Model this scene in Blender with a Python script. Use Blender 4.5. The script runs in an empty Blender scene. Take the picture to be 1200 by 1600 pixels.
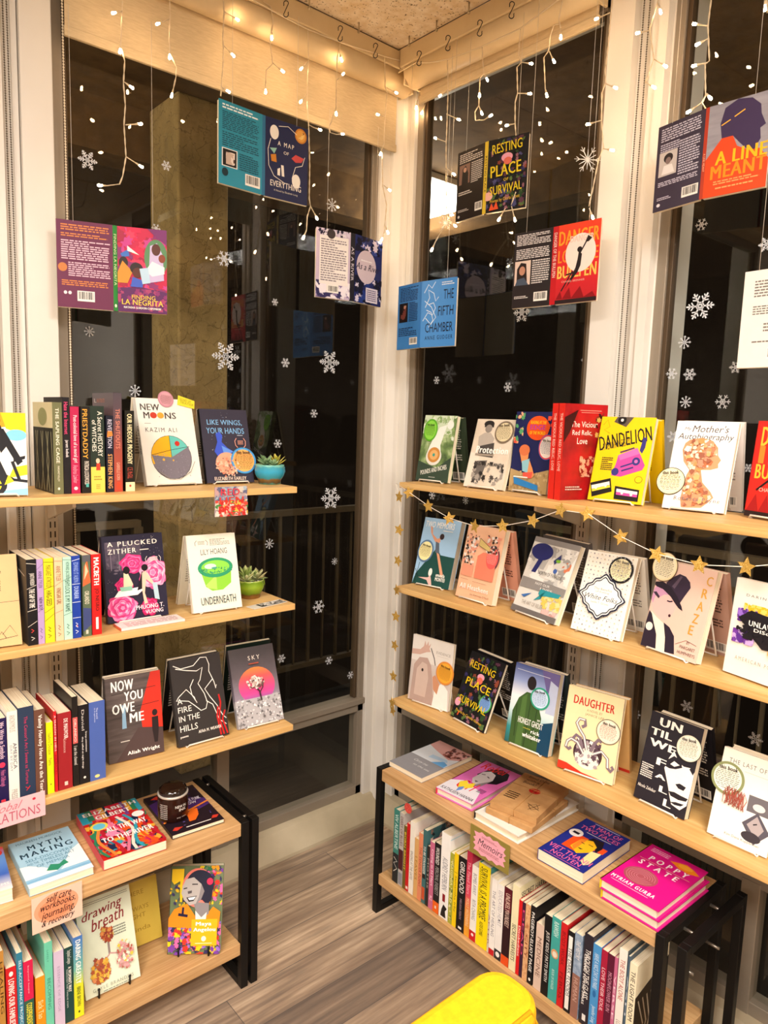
import bpy, math, random
from mathutils import Vector, Matrix
D = bpy.data
SC = bpy.context.scene
COL = SC.collection
PI = math.pi

# ---------------------------------------------------------------- camera, world, lights, exposure
def setup_camera():
    f, yaw, pitch, roll = 1124.17, .8572, -.1279, .0322
    cp, sp, cy, sy = math.cos(pitch), math.sin(pitch), math.cos(yaw), math.sin(yaw)
    fw = Vector((cp*cy, cp*sy, sp)); r = Vector((sy, -cy, 0)); u = r.cross(fw)
    c, s = math.cos(roll), math.sin(roll)
    r, u = c*r + s*u, -s*r + c*u
    cam = D.cameras.new('camera'); o = D.objects.new('camera', cam); COL.objects.link(o)
    m = Matrix((r, u, -fw)).transposed().to_4x4(); m.translation = Vector((-1.7424, -1.9916, 1.5))
    o.matrix_world = m
    cam.sensor_fit = 'VERTICAL'; cam.sensor_height = 36; cam.lens = f/1600*36
    cam.clip_start = .02; cam.clip_end = 200
    SC.camera = o
setup_camera()
SC.view_settings.view_transform = 'Standard'; SC.view_settings.look = 'None'
SC.view_settings.gamma = 1; SC.view_settings.use_curve_mapping = False
SC.view_settings.exposure = 0.74
W = D.worlds.new('night'); SC.world = W; W.use_nodes = True
W.node_tree.nodes['Background'].inputs[0].default_value = (.30, .19, .12, 1)
W.node_tree.nodes['Background'].inputs[1].default_value = .012
PANEL_POWER = 1.0
PANELS = [(-2.6, -1.7), (-2.6, -3.4), (-1.15, -2.55), (-4.3, -2.6)]          # ceiling light fixtures over the shop floor
PANEL_COL = (1.0, .955, .91)
EXT_LAMP = (.93, .82, 2.62)

def light(name, loc, power, size, col, rot=(0, 0, 0), sy=None):
    l = D.lights.new(name, 'AREA'); l.energy = power; l.color = col
    if sy: l.shape = 'RECTANGLE'; l.size = size; l.size_y = sy
    else: l.shape = 'DISK'; l.size = size
    o = D.objects.new(name, l); COL.objects.link(o); o.location = loc; o.rotation_euler = rot
    return o
for x, y in PANELS:
    light('ceiling_panel_light', (x, y, 2.655), 34*PANEL_POWER, .58, PANEL_COL, sy=1.16)
def bulb(name, loc, power, col, r=.12):
    l = D.lights.new(name, 'POINT'); l.energy = power; l.color = col; l.shadow_soft_size = r
    o = D.objects.new(name, l); COL.objects.link(o); o.location = loc
bulb('walkway_lamp_and_fill', (EXT_LAMP[0]-.0, EXT_LAMP[1]-.0, EXT_LAMP[2]-.24), 10, (1, .90, .74))
bulb('walkway_lamp_and_fill', (-1.9, .55, 2.30), 17, (1, .84, .60), .03)  # fill light added out of view to brighten the stucco post and soffit
bulb('walkway_lamp_and_fill', (.62, -3.4, 2.40), 12, (1, .84, .60), .02)  # added fill without any fixture, brightens the walkway outside the third window

# ---------------------------------------------------------------- materials
def lin(h):
    if isinstance(h, str):
        h = h.lstrip('#'); h = ''.join(c*2 for c in h) if len(h) == 3 else h; v = [int(h[i:i+2], 16)/255 for i in (0, 2, 4)]
    else: v = h
    return tuple(x/12.92 if x <= .04045 else ((x+.055)/1.055)**2.4 for x in v) + (1,)
MC = {}
def newmat(name):
    m = D.materials.new(name); m.use_nodes = True; nt = m.node_tree
    return m, nt, nt.nodes['Principled BSDF']
def flat(h, rough=.42, metal=0, spec=.28):
    k = (h, rough, metal)
    if k not in MC:
        m, nt, b = newmat('paint_'+str(h).strip('#'))
        b.inputs['Roughness'].default_value = rough; b.inputs['Metallic'].default_value = metal
        b.inputs['Specular IOR Level'].default_value = spec
        n = nt.nodes.new('ShaderNodeTexNoise'); n.inputs['Scale'].default_value = 60
        mx = nt.nodes.new('ShaderNodeMix'); mx.data_type = 'RGBA'
        c = lin(h); mx.inputs[6].default_value = c; mx.inputs[7].default_value = tuple(x*.93 for x in c[:3])+(1,)
        tc = nt.nodes.new('ShaderNodeTexCoord'); nt.links.new(tc.outputs['Object'], n.inputs['Vector'])
        nt.links.new(n.outputs[0], mx.inputs[0]); nt.links.new(mx.outputs[2], b.inputs['Base Color'])
        MC[k] = m
    return MC[k]
def ramp(nt, src, stops):
    r = nt.nodes.new('ShaderNodeValToRGB'); nt.links.new(src, r.inputs[0])
    e = r.color_ramp.elements
    while len(e) < len(stops): e.new(.5)
    for i, (p, c) in enumerate(stops): e[i].position = p; e[i].color = lin(c)
    return r
def mapping(nt, scale=(1, 1, 1), rot=(0, 0, 0), out='Object'):
    tc = nt.nodes.new('ShaderNodeTexCoord'); mp = nt.nodes.new('ShaderNodeMapping')
    mp.inputs['Scale'].default_value = scale; mp.inputs['Rotation'].default_value = rot
    nt.links.new(tc.outputs[out], mp.inputs[0]); return mp.outputs[0]
def bump(nt, b, src, strength, dist=.002):
    bp = nt.nodes.new('ShaderNodeBump'); bp.inputs['Strength'].default_value = strength; bp.inputs['Distance'].default_value = dist
    nt.links.new(src, bp.inputs['Height']); nt.links.new(bp.outputs[0], b.inputs['Normal'])
def noise(nt, vec, scale, detail=3, rough=.55):
    n = nt.nodes.new('ShaderNodeTexNoise'); n.inputs['Scale'].default_value = scale
    n.inputs['Detail'].default_value = detail; n.inputs['Roughness'].default_value = rough
    nt.links.new(vec, n.inputs['Vector']); return n.outputs[0]
def noisemat(name, stops, scale=(20, 20, 20), rough=.5, bmp=0, metal=0, detail=4, nscale=1, spec=.35):
    if name in MC: return MC[name]
    m, nt, b = newmat(name); v = mapping(nt, scale); n = noise(nt, v, nscale, detail)
    r = ramp(nt, n, stops); nt.links.new(r.outputs[0], b.inputs['Base Color'])
    b.inputs['Roughness'].default_value = rough; b.inputs['Metallic'].default_value = metal
    b.inputs['Specular IOR Level'].default_value = spec
    if bmp: bump(nt, b, n, bmp)
    MC[name] = m; return m
def gradz(name, stops, z0, z1, rough=.42, nz=0, axis=2):
    """colours printed along the height of the piece, in its own coordinates"""
    if name in MC: return MC[name]
    m, nt, b = newmat(name); tc = nt.nodes.new('ShaderNodeTexCoord'); s = nt.nodes.new('ShaderNodeSeparateXYZ')
    nt.links.new(tc.outputs['Object'], s.inputs[0])
    mr = nt.nodes.new('ShaderNodeMapRange'); mr.inputs[1].default_value = z0; mr.inputs[2].default_value = z1
    src = s.outputs[axis]
    if nz:
        n = noise(nt, tc.outputs['Object'], 60, 4); ma = nt.nodes.new('ShaderNodeMath'); ma.operation = 'MULTIPLY_ADD'
        nt.links.new(n, ma.inputs[0]); ma.inputs[1].default_value = nz; nt.links.new(src, ma.inputs[2]); src = ma.outputs[0]
    nt.links.new(src, mr.inputs[0]); r = ramp(nt, mr.outputs[0], stops)
    nt.links.new(r.outputs[0], b.inputs['Base Color']); b.inputs['Roughness'].default_value = rough
    MC[name] = m; return m
def emit(name, col, strength):
    if name in MC: return MC[name]
    m = D.materials.new(name); m.use_nodes = True; nt = m.node_tree; nt.nodes.clear()
    e = nt.nodes.new('ShaderNodeEmission'); e.inputs[0].default_value = tuple(col)+(1,); e.inputs[1].default_value = strength
    o = nt.nodes.new('ShaderNodeOutputMaterial'); nt.links.new(e.outputs[0], o.inputs[0]); MC[name] = m; return m

def wood(name, c1, c2, c3, axis, grain=90, length=2.2, rough=.5):
    if name in MC: return MC[name]
    m, nt, b = newmat(name); sc = [grain, grain, grain]; sc[axis] = length
    v = mapping(nt, tuple(sc), out='Object'); n = noise(nt, v, 1, 5, .6)
    v2 = mapping(nt, tuple(s*.12 for s in sc)); n2 = noise(nt, v2, 1, 2)
    r = ramp(nt, n, [(.3, c1), (.55, c2), (.75, c3)]); r2 = ramp(nt, n2, [(.3, '#d9d2c8'), (.7, '#ffffff')])
    mx = nt.nodes.new('ShaderNodeMix'); mx.data_type = 'RGBA'; mx.blend_type = 'MULTIPLY'; mx.inputs[0].default_value = .7
    nt.links.new(r.outputs[0], mx.inputs[6]); nt.links.new(r2.outputs[0], mx.inputs[7])
    nt.links.new(mx.outputs[2], b.inputs['Base Color']); b.inputs['Roughness'].default_value = rough
    bump(nt, b, n, .08, .001); MC[name] = m; return m
PINE_X = wood('pine_board_along_x', '#cf9c58', '#dfb472', '#eac68a', 0, 60, 1.6)
PINE_Y = wood('pine_board_along_y', '#cf9c58', '#dfb472', '#eac68a', 1, 60, 1.6)
OAK_X = wood('oak_laminate_along_x', '#b98d57', '#cfa471', '#ddb887', 0, 160, 6)
OAK_Y = wood('oak_laminate_along_y', '#b98d57', '#cfa471', '#ddb887', 1, 160, 6)
BLACKMETAL = flat('#0e0c0b', .45)
WIRE = flat('#eee4d6', .35)
WHITEP = noisemat('white_painted_wood', [(.3, '#dfd9cf'), (.7, '#ece7de')], (2, 2, 2), .45, .1)
BLINDF = noisemat('beige_blind_fabric', [(.3, '#c2ad8a'), (.7, '#d2be9a')], (40, 40, 300), .85, .15)
TUBEM = noisemat('cream_roller_tube', [(.3, '#cbb48c'), (.7, '#d6c19b')], (10, 10, 10), .6)
FRAMEM = flat('#968a7a', .4, .2)
FRAMED = flat('#5a4a38', .45, .3)
PAGES = None
def pages_mat():
    m, nt, b = newmat('book_page_edges'); v = mapping(nt, (8, 900, 8)); n = noise(nt, v, 1, 2)
    r = ramp(nt, n, [(.35, '#e0cfae'), (.6, '#f3e8d0')]); nt.links.new(r.outputs[0], b.inputs['Base Color'])
    b.inputs['Roughness'].default_value = .8; return m
PAGES = pages_mat()
def pages_x():
    m, nt, b = newmat('book_page_edges_upright'); v = mapping(nt, (900, 8, 8)); n = noise(nt, v, 1, 2)
    r = ramp(nt, n, [(.35, '#dccaa6'), (.6, '#f1e4c8')]); nt.links.new(r.outputs[0], b.inputs['Base Color'])
    b.inputs['Roughness'].default_value = .8; return m
PAGESX = pages_x()

# ---------------------------------------------------------------- mesh collector
class MB:
    def __init__(s): s.v = []; s.f = []; s.mi = []; s.ms = []; s.M = None; s.sm = []
    def m(s, mat):
        if isinstance(mat, str): mat = flat(mat)
        if mat not in s.ms: s.ms.append(mat)
        return s.ms.index(mat)
    def add(s, vs, fs, mat, smooth=False):
        b = len(s.v); i = s.m(mat)
        if s.M is not None: vs = [s.M @ Vector(v) for v in vs]
        s.v += [tuple(v) for v in vs]
        for f in fs: s.f.append(tuple(b+k for k in f)); s.mi.append(i); s.sm.append(smooth)
    def box(s, a, b, mat):
        x0, y0, z0 = a; x1, y1, z1 = b
        s.add([(x0,y0,z0),(x1,y0,z0),(x1,y1,z0),(x0,y1,z0),(x0,y0,z1),(x1,y0,z1),(x1,y1,z1),(x0,y1,z1)],
              [(0,3,2,1),(4,5,6,7),(0,1,5,4),(1,2,6,5),(2,3,7,6),(3,0,4,7)], mat)
    def tube(s, pts, r, mat, n=8, r2=None, caps=True):
        pts = [Vector(p) for p in pts]; k = len(pts); vs = []; fs = []; prev = None
        for i, p in enumerate(pts):
            d = (pts[min(i+1, k-1)] - pts[max(i-1, 0)])
            d = d.normalized() if d.length > 1e-9 else Vector((0, 0, 1))
            if prev is None: a = d.orthogonal().normalized()
            else: a = (prev - d*prev.dot(d)); a = a.normalized() if a.length > 1e-6 else d.orthogonal().normalized()
            prev = a; b = d.cross(a); rr = r if r2 is None else r+(r2-r)*i/(k-1)
            for j in range(n):
                t = 2*PI*j/n; vs.append(p+(a*math.cos(t)+b*math.sin(t))*rr)
        for i in range(k-1):
            for j in range(n):
                fs.append((i*n+j, i*n+(j+1) % n, (i+1)*n+(j+1) % n, (i+1)*n+j))
        if caps: fs.append(tuple(range(n))[::-1]); fs.append(tuple((k-1)*n+j for j in range(n)))
        s.add(vs, fs, mat, True)
    def lathe(s, prof, mat, n=32, c=(0, 0, 0), smooth=True):
        vs = []; fs = []
        for r, z in prof:
            for j in range(n):
                t = 2*PI*j/n; vs.append((c[0]+r*math.cos(t), c[1]+r*math.sin(t), c[2]+z))
        for i in range(len(prof)-1):
            for j in range(n): fs.append((i*n+j, i*n+(j+1) % n, (i+1)*n+(j+1) % n, (i+1)*n+j))
        s.add(vs, fs, mat, smooth)
    def ball(s, c, r, mat, n=8, k=5, sc=(1, 1, 1)):
        vs = [(c[0], c[1], c[2]-r*sc[2])]; fs = []
        for i in range(1, k):
            a = -PI/2+PI*i/k
            for j in range(n):
                t = 2*PI*j/n; vs.append((c[0]+r*sc[0]*math.cos(a)*math.cos(t), c[1]+r*sc[1]*math.cos(a)*math.sin(t), c[2]+r*sc[2]*math.sin(a)))
        vs.append((c[0], c[1], c[2]+r*sc[2])); L = len(vs)-1
        for j in range(n): fs.append((0, 1+(j+1) % n, 1+j)); fs.append((L, 1+(k-2)*n+j, 1+(k-2)*n+(j+1) % n))
        for i in range(k-2):
            for j in range(n): fs.append((1+i*n+j, 1+i*n+(j+1) % n, 1+(i+1)*n+(j+1) % n, 1+(i+1)*n+j))
        s.add(vs, fs, mat, True)
    def prism(s, pts, o, ax, ay, th, mat):
        """outline pts (2-D) in plane o+ax*x+ay*y given a real thickness th"""
        o, ax, ay = Vector(o), Vector(ax), Vector(ay); nrm = ax.cross(ay).normalized(); k = len(pts)
        vs = [o+ax*x+ay*y for x, y in pts]; vs += [v-nrm*th for v in vs]
        fs = [tuple(range(k)), tuple(range(2*k-1, k-1, -1))]+[(i, k+i, k+(i+1) % k, (i+1) % k) for i in range(k)]
        s.add(vs, fs, mat)
    def build(s, name, parent=None, loc=None, rot=None, label=None, bevel=0):
        me = D.meshes.new(name); me.from_pydata(s.v, [], s.f); me.update()
        for m in s.ms: me.materials.append(m)
        me.polygons.foreach_set('material_index', s.mi); me.polygons.foreach_set('use_smooth', s.sm)
        o = D.objects.new(name, me); COL.objects.link(o)
        if parent: o.parent = parent
        if loc: o.location = loc
        if rot: o.rotation_euler = rot
        if label: o['label'] = label
        if bevel:
            b = o.modifiers.new('edge', 'BEVEL'); b.width = bevel; b.segments = 3; b.limit_method = 'ANGLE'
        return o
def thing(name, label, cat, loc=(0, 0, 0), rot=(0, 0, 0), group=None):
    o = D.objects.new(name, None); COL.objects.link(o); o.location = loc; o.rotation_euler = rot; o.empty_display_size = .05
    o['label'] = label; o['category'] = cat
    if group: o['group'] = group
    return o
def tag(o, label, cat, group=None):
    o['label'] = label; o['category'] = cat
    if group: o['group'] = group
    return o
def struct(o): o['kind'] = 'structure'; return o

# ---------------------------------------------------------------- lettering (glyph outlines from the built-in font)
GL = {}
def glyph(ch, off):
    k = (ch, off)
    if k in GL: return GL[k]
    def mesh(txt):
        c = D.curves.new('t', 'FONT'); c.body = txt; c.offset = off; c.resolution_u = 2
        o = D.objects.new('t', c); COL.objects.link(o); dg = bpy.context.evaluated_depsgraph_get(); dg.update()
        me = D.meshes.new_from_object(o.evaluated_get(dg)); vs = [tuple(v.co[:2]) for v in me.vertices]; fs = [tuple(p.vertices) for p in me.polygons]
        D.objects.remove(o); D.curves.remove(c); D.meshes.remove(me); return vs, fs
    bar = GL.setdefault(('|bar', off), None)
    if bar is None: bar = max(v[0] for v in mesh('|')[0]); GL[('|bar', off)] = bar
    vs, fs = mesh(ch) if ch != ' ' else ([], [])
    adv = max(v[0] for v in mesh(ch+'|')[0])-bar if ch != ' ' else .28
    GL[k] = (vs, fs, adv); return GL[k]
def textmesh(txt, off=0, shear=0, track=0):
    V = []; F = []; x = 0
    for ch in txt:
        vs, fs, adv = glyph(ch, off); b = len(V)
        V += [(x+a+c*shear, c) for a, c in vs]; F += [tuple(b+i for i in f) for f in fs]; x += adv+track
    return V, F

# ---------------------------------------------------------------- printed artwork: commands laid on a rectangular face
def R(c, x0, y0, x1, y1): return ('g', c, [(x0, y0), (x1, y0), (x1, y1), (x0, y1)])
def E(c, cx, cy, rx, ry, n=28): return ('g', c, [(cx+rx*math.cos(2*PI*i/n), cy+ry*math.sin(2*PI*i/n)) for i in range(n)])
def G(c, *p): return ('g', c, list(p))
def Ln(c, w, *p): return ('l', c, w, list(p))
def T(c, t, x0, y0, x1, y1, b=.01, sh=0, rot=0, tr=0): return ('t', c, t, x0, y0, x1, y1, b, sh, rot, tr)
def Pg(c, x0, y0, x1, y1, n, seed=1): return ('p', c, x0, y0, x1, y1, n, seed)
def Bl(cs, x0, y0, x1, y1, n, s, seed=1): return ('b', cs, x0, y0, x1, y1, n, s, seed)
def El(cs, cx, cy, rx, ry, n, s, seed=1):
    rn = random.Random(seed); o = []
    for i in range(n):
        a = rn.random()*6.283; q = rn.random()**.6; X = cx+rx*q*math.cos(a); Y = cy+ry*q*math.sin(a); k = s*rn.uniform(.5, 1); ph = rn.random()*6
        o.append(('g', rn.choice(cs), [(X+k*(1 if j % 2 else .6)*math.cos(ph+j*.628), Y+.66*k*(1 if j % 2 else .6)*math.sin(ph+j*.628)) for j in range(10)]))
    return o
def inside(p, poly):
    c = False; j = len(poly)-1
    for i in range(len(poly)):
        if (poly[i][1] > p[1]) != (poly[j][1] > p[1]) and p[0] < (poly[j][0]-poly[i][0])*(p[1]-poly[i][1])/(poly[j][1]-poly[i][1])+poly[i][0]: c = not c
        j = i
    return c
def Fill(cs, poly, n, s, seed=1):
    rn = random.Random(seed); o = []; xs = [p[0] for p in poly]; ys = [p[1] for p in poly]
    while len(o) < n:
        X, Y = rn.uniform(min(xs), max(xs)), rn.uniform(min(ys), max(ys)); k = s*rn.uniform(.5, 1); ph = rn.random()*6; m_ = rn.choice([3, 4, 5])
        pts = [(X+k*math.cos(ph+j*6.283/m_), Y+.66*k*math.sin(ph+j*6.283/m_)) for j in range(m_)]
        if all(inside(p, poly) for p in pts): o.append(('g', rn.choice(cs), pts))
    return o
def Bar(x0, y0, x1, y1): return ('bar', x0, y0, x1, y1)
LAY = 3.2e-5
def art(mb, o, ax, ay, w, h, cmds):
    """o lower left corner, ax/ay unit vectors; outward normal ax x ay"""
    o, ax, ay = Vector(o), Vector(ax), Vector(ay); nrm = ax.cross(ay); st = [1.2e-4]
    def put(pts, fs, col):
        st[0] += LAY
        mb.add([o+ax*(x*w)+ay*(y*h)+nrm*st[0] for x, y in pts], fs, col)
    def clip(v): return min(1, max(0, v))
    for c in cmds:
        k = c[0]
        if k == 'g': put([(clip(x), clip(y)) for x, y in c[2]], [tuple(range(len(c[2])))], c[1])
        elif k == 'l':
            _, col, lw, pts = c; vs = []; fs = []
            for i, (x, y) in enumerate(pts):
                a = pts[max(i-1, 0)]; b = pts[min(i+1, len(pts)-1)]
                dx, dy = (b[0]-a[0])*w, (b[1]-a[1])*h; L = math.hypot(dx, dy) or 1; nx, ny = -dy/L*lw*w/2, dx/L*lw*w/2
                vs += [(clip(x+nx/w), clip(y+ny/h)), (clip(x-nx/w), clip(y-ny/h))]
            for i in range(len(pts)-1): fs.append((2*i, 2*i+1, 2*i+3, 2*i+2))
            put(vs, fs, col)
        elif k == 't':
            _, col, txt, x0, y0, x1, y1, b, sh, rot, tr = c
            # heavier weights: the same letters struck two or three times a hair apart
            V, F = textmesh(txt, 0, sh, tr+b*1.6)
            if not V: continue
            e = 1.15*b
            mx0 = min(v[0] for v in V)-e; mx1 = max(v[0] for v in V)+e; my0 = min(v[1] for v in V); my1 = max(v[1] for v in V)
            Wd, Hd = (mx1-mx0) or 1, (my1-my0) or 1
            cx, cy = (x0+x1)/2, (y0+y1)/2; cr, sr = math.cos(math.radians(rot)), math.sin(math.radians(rot))
            for dx in ((-e, 0, e) if b > .012 else (-e, e) if b > 0 else (0,)):
                q = []
                for a, d in V:
                    s_, t_ = (a+dx-mx0)/Wd, (d-my0)/Hd
                    if rot == -90: q.append((x0+t_*(x1-x0), y1-s_*(y1-y0)))      # reads down the spine
                    else:
                        X = (s_-.5)*(x1-x0)*w; Y = (t_-.5)*(y1-y0)*h; q.append((cx+(X*cr-Y*sr)/w, cy+(X*sr+Y*cr)/h))
                put(q, F, col)
        elif k == 'p':
            _, col, x0, y0, x1, y1, n, seed = c; rn = random.Random(seed*77+n); vs = []; fs = []
            for i in range(n):
                yy = y1-(i+.5)*(y1-y0)/n; hh = (y1-y0)/n*.26; x = x0; xe = x1-(rn.random()*.5*(x1-x0) if rn.random() < .2 else rn.random()*.05*(x1-x0))
                while x < xe:
                    e = min(xe, x+(x1-x0)*rn.uniform(.05, .17)); b = len(vs)
                    vs += [(x, yy-hh), (e, yy-hh), (e, yy+hh), (x, yy+hh)]; fs.append((b, b+1, b+2, b+3)); x = e+(x1-x0)*.022
            put(vs, fs, col)
        elif k == 'b':
            _, cs, x0, y0, x1, y1, n, s, seed = c; rn = random.Random(seed)
            for i in range(n):
                cx, cy = rn.uniform(x0, x1), rn.uniform(y0, y1); a0 = rn.random()*6.3; m_ = rn.choice([5, 6, 7]); st_ = rn.uniform(.5, 1)*s
                el = rn.uniform(.4, 1); pts = []
                for j in range(m_*2):
                    t = 2*PI*j/(m_*2); r_ = st_*(1 if j % 2 else .62); X = r_*math.cos(t); Y = r_*el*math.sin(t)
                    pts.append((min(x1, max(x0, cx+X*math.cos(a0)-Y*math.sin(a0))), min(y1, max(y0, cy+(X*math.sin(a0)+Y*math.cos(a0))*w/h))))
                put(pts, [tuple(range(len(pts)))], rn.choice(cs))
        elif k == 'bar':
            _, x0, y0, x1, y1 = c; put([(x0, y0), (x1, y0), (x1, y1), (x0, y1)], [(0, 1, 2, 3)], '#f4efe6')
            rn = random.Random(3); vs = []; fs = []; x = x0+.06*(x1-x0)
            while x < x1-.06*(x1-x0):
                e = x+(x1-x0)*rn.choice([.012, .02, .035]); b = len(vs)
                vs += [(x, y0+.2*(y1-y0)), (e, y0+.2*(y1-y0)), (e, y1-.08*(y1-y0)), (x, y1-.08*(y1-y0))]; fs.append((b, b+1, b+2, b+3)); x = e+(x1-x0)*rn.choice([.012, .02, .03])
            put(vs, fs, '#1a1818')

# ---------------------------------------------------------------- measured placements (metres)
STAND={'cyclist': ('L1', -1.443, -0.3, -0.246, 0.13, 0.195, 0.476), 'newmoons': ('L1', -1.012, -0.231, 0.044, 0.155, 0.229, 0.283), 'wings': ('L1', -0.843, -0.224, -0.089, 0.138, 0.207, 0.292), 'kraftL': ('L2', -1.446, -0.323, -0.112, 0.108, 0.199, 0.275), 'zither': ('L2', -1.136, -0.289, -0.0, 0.153, 0.211, 0.191), 'under': ('L2', -0.928, -0.316, -0.058, 0.137, 0.201, 0.254), 'owe': ('L3', -1.143, -0.299, -0.078, 0.137, 0.21, 0.142), 'fire': ('L3', -0.969, -0.316, -0.017, 0.144, 0.223, 0.277), 'sky': ('L3', -0.791, -0.311, -0.071, 0.14, 0.218, 0.36), 'breath': ('BB', -1.248, -0.417, -0.037, 0.128, 0.214, 0.362), 'yellowbk': ('BB', -1.114, -0.321, -0.048, 0.092, 0.159, 0.282), 'maya': ('BB', -1.039, -0.394, -0.628, 0.132, 0.211, 0.271), 'pounds': ('R1', -0.256, -0.416, -1.485, 0.123, 0.197, 0.177), 'protect': ('R1', -0.264, -0.619, -1.517, 0.133, 0.194, 0.269), 'navy': ('R1', -0.233, -0.754, -1.619, 0.128, 0.21, 0.09), 'vicious': ('R1', -0.308, -0.967, -1.732, 0.13, 0.225, 0.037), 'dandelion': ('R1', -0.225, -0.995, -1.472, 0.135, 0.207, 0.238), 'mother': ('R1', -0.208, -1.179, -1.411, 0.131, 0.205, 0.304), 'dangerS': ('R1', -0.173, -1.345, -1.917, 0.136, 0.2, 0.085), 'memoirs2': ('R2', -0.27, -0.431, -1.384, 0.132, 0.205, 0.294), 'peach': ('R2', -0.273, -0.616, -1.616, 0.14, 0.206, 0.207), 'attic': ('R2', -0.258, -0.807, -1.762, 0.165, 0.206, 0.359), 'folks': ('R2', -0.276, -1.006, -1.566, 0.132, 0.197, 0.293), 'craze': ('R2', -0.256, -1.18, -1.766, 0.145, 0.2, 0.236), 'unlaw': ('R2', -0.273, -1.374, -1.784, 0.128, 0.195, 0.098), 'body': ('R3', -0.295, -0.458, -1.425, 0.151, 0.199, 0.095), 'resting': ('R3', -0.283, -0.628, -1.674, 0.14, 0.196, 0.376), 'ghost': ('R3', -0.283, -0.828, -1.499, 0.134, 0.212, 0.179), 'daughter': ('R3', -0.291, -1.005, -1.409, 0.141, 0.205, 0.191), 'until': ('R3', -0.27, -1.2, -1.619, 0.124, 0.201, 0.262), 'last': ('R3', -0.28, -1.376, -1.554, 0.119, 0.183, 0.287)}
FLAT={'bluestack': (0.466, 0.03, -1.484, -0.427, -0.112, 0.087, 0.171), 'myth': (0.466, 0.018, -1.368, -0.446, -0.029, 0.133, 0.2), 'liars': (0.466, 0.024, -1.214, -0.452, -0.061, 0.146, 0.23), 'darkj': (0.466, 0.01, -1.041, -0.432, -0.061, 0.136, 0.207), 'bodyph': (0.466, 0.015, -0.368, -0.466, -1.537, 0.136, 0.222), 'rebel': (0.466, 0.02, -0.372, -0.669, -1.48, 0.126, 0.235), 'underk': (0.466, 0.022, -0.382, -0.821, -1.572, 0.147, 0.257), 'kraft1': (0.488, 0.018, -0.366, -0.845, -1.448, 0.139, 0.186), 'kraft2': (0.506, 0.018, -0.359, -0.854, -1.363, 0.131, 0.2), 'faces': (0.466, 0.028, -0.392, -1.035, -1.55, 0.124, 0.208), 'poppy2': (0.466, 0.024, -0.396, -1.21, -1.59, 0.137, 0.217), 'poppy1': (0.49, 0.024, -0.4, -1.208, -1.583, 0.138, 0.214)}
HANG={'negrita': (-1.055, -0.138, 1.955, -0.346, 0.128, -0.018, 0.011, -0.423, 0.118, 0.206), 'map': (-0.634, -0.141, 2.33, 0.064, 0.139, 0.028, 0.01, -0.039, 0.141, 0.213), 'river': (-0.312, -0.139, 2.074, -0.179, 0.118, -0.05, 0.018, 0.178, 0.133, 0.206), 'fifth': (-0.139, -0.278, 1.934, -1.68, 0.116, -1.61, 0.01, -1.465, 0.139, 0.204), 'resting': (-0.137, -0.525, 2.289, -1.664, 0.116, -1.571, 0.013, -1.343, 0.124, 0.196), 'danger': (-0.137, -0.78, 2.014, -1.463, 0.118, -1.533, 0.017, -1.512, 0.121, 0.199), 'line': (-0.137, -1.169, 2.196, -1.781, 0.128, -1.609, 0.008, -1.538, 0.131, 0.191), 'white': (-0.135, -1.379, 1.837, -1.665, 0.099, -1.574, 0.01, -1.852, 0.098, 0.202)}
ROW_L1=[(-1.257, -1.237, 0.203), (-1.236, -1.221, 0.215), (-1.22, -1.201, 0.195), (-1.197, -1.177, 0.196), (-1.177, -1.145, 0.198), (-1.141, -1.124, 0.177), (-1.126, -1.104, 0.23), (-1.097, -1.075, 0.19)]
ROW_L2=[(-1.329, -1.309, 0.191), (-1.308, -1.295, 0.19), (-1.294, -1.274, 0.19), (-1.272, -1.255, 0.19), (-1.254, -1.236, 0.189), (-1.235, -1.217, 0.19), (-1.212, -1.194, 0.189), (-1.192, -1.171, 0.189)]
ROW_L3=[(-1.401, -1.379, 0.203), (-1.378, -1.357, 0.214), (-1.356, -1.324, 0.217), (-1.324, -1.301, 0.204), (-1.299, -1.285, 0.169), (-1.283, -1.277, 0.192), (-1.275, -1.245, 0.184), (-1.243, -1.23, 0.216), (-1.229, -1.206, 0.192), (-1.205, -1.169, 0.193)]
ROW_BB=[(-1.434, -1.423, 0.272), (-1.42, -1.4, 0.194), (-1.399, -1.387, 0.219), (-1.386, -1.367, 0.192), (-1.363, -1.344, 0.142), (-1.346, -1.327, 0.216), (-1.325, -1.304, 0.184), (-1.303, -1.284, 0.183), (-1.285, -1.263, 0.199)]
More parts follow.
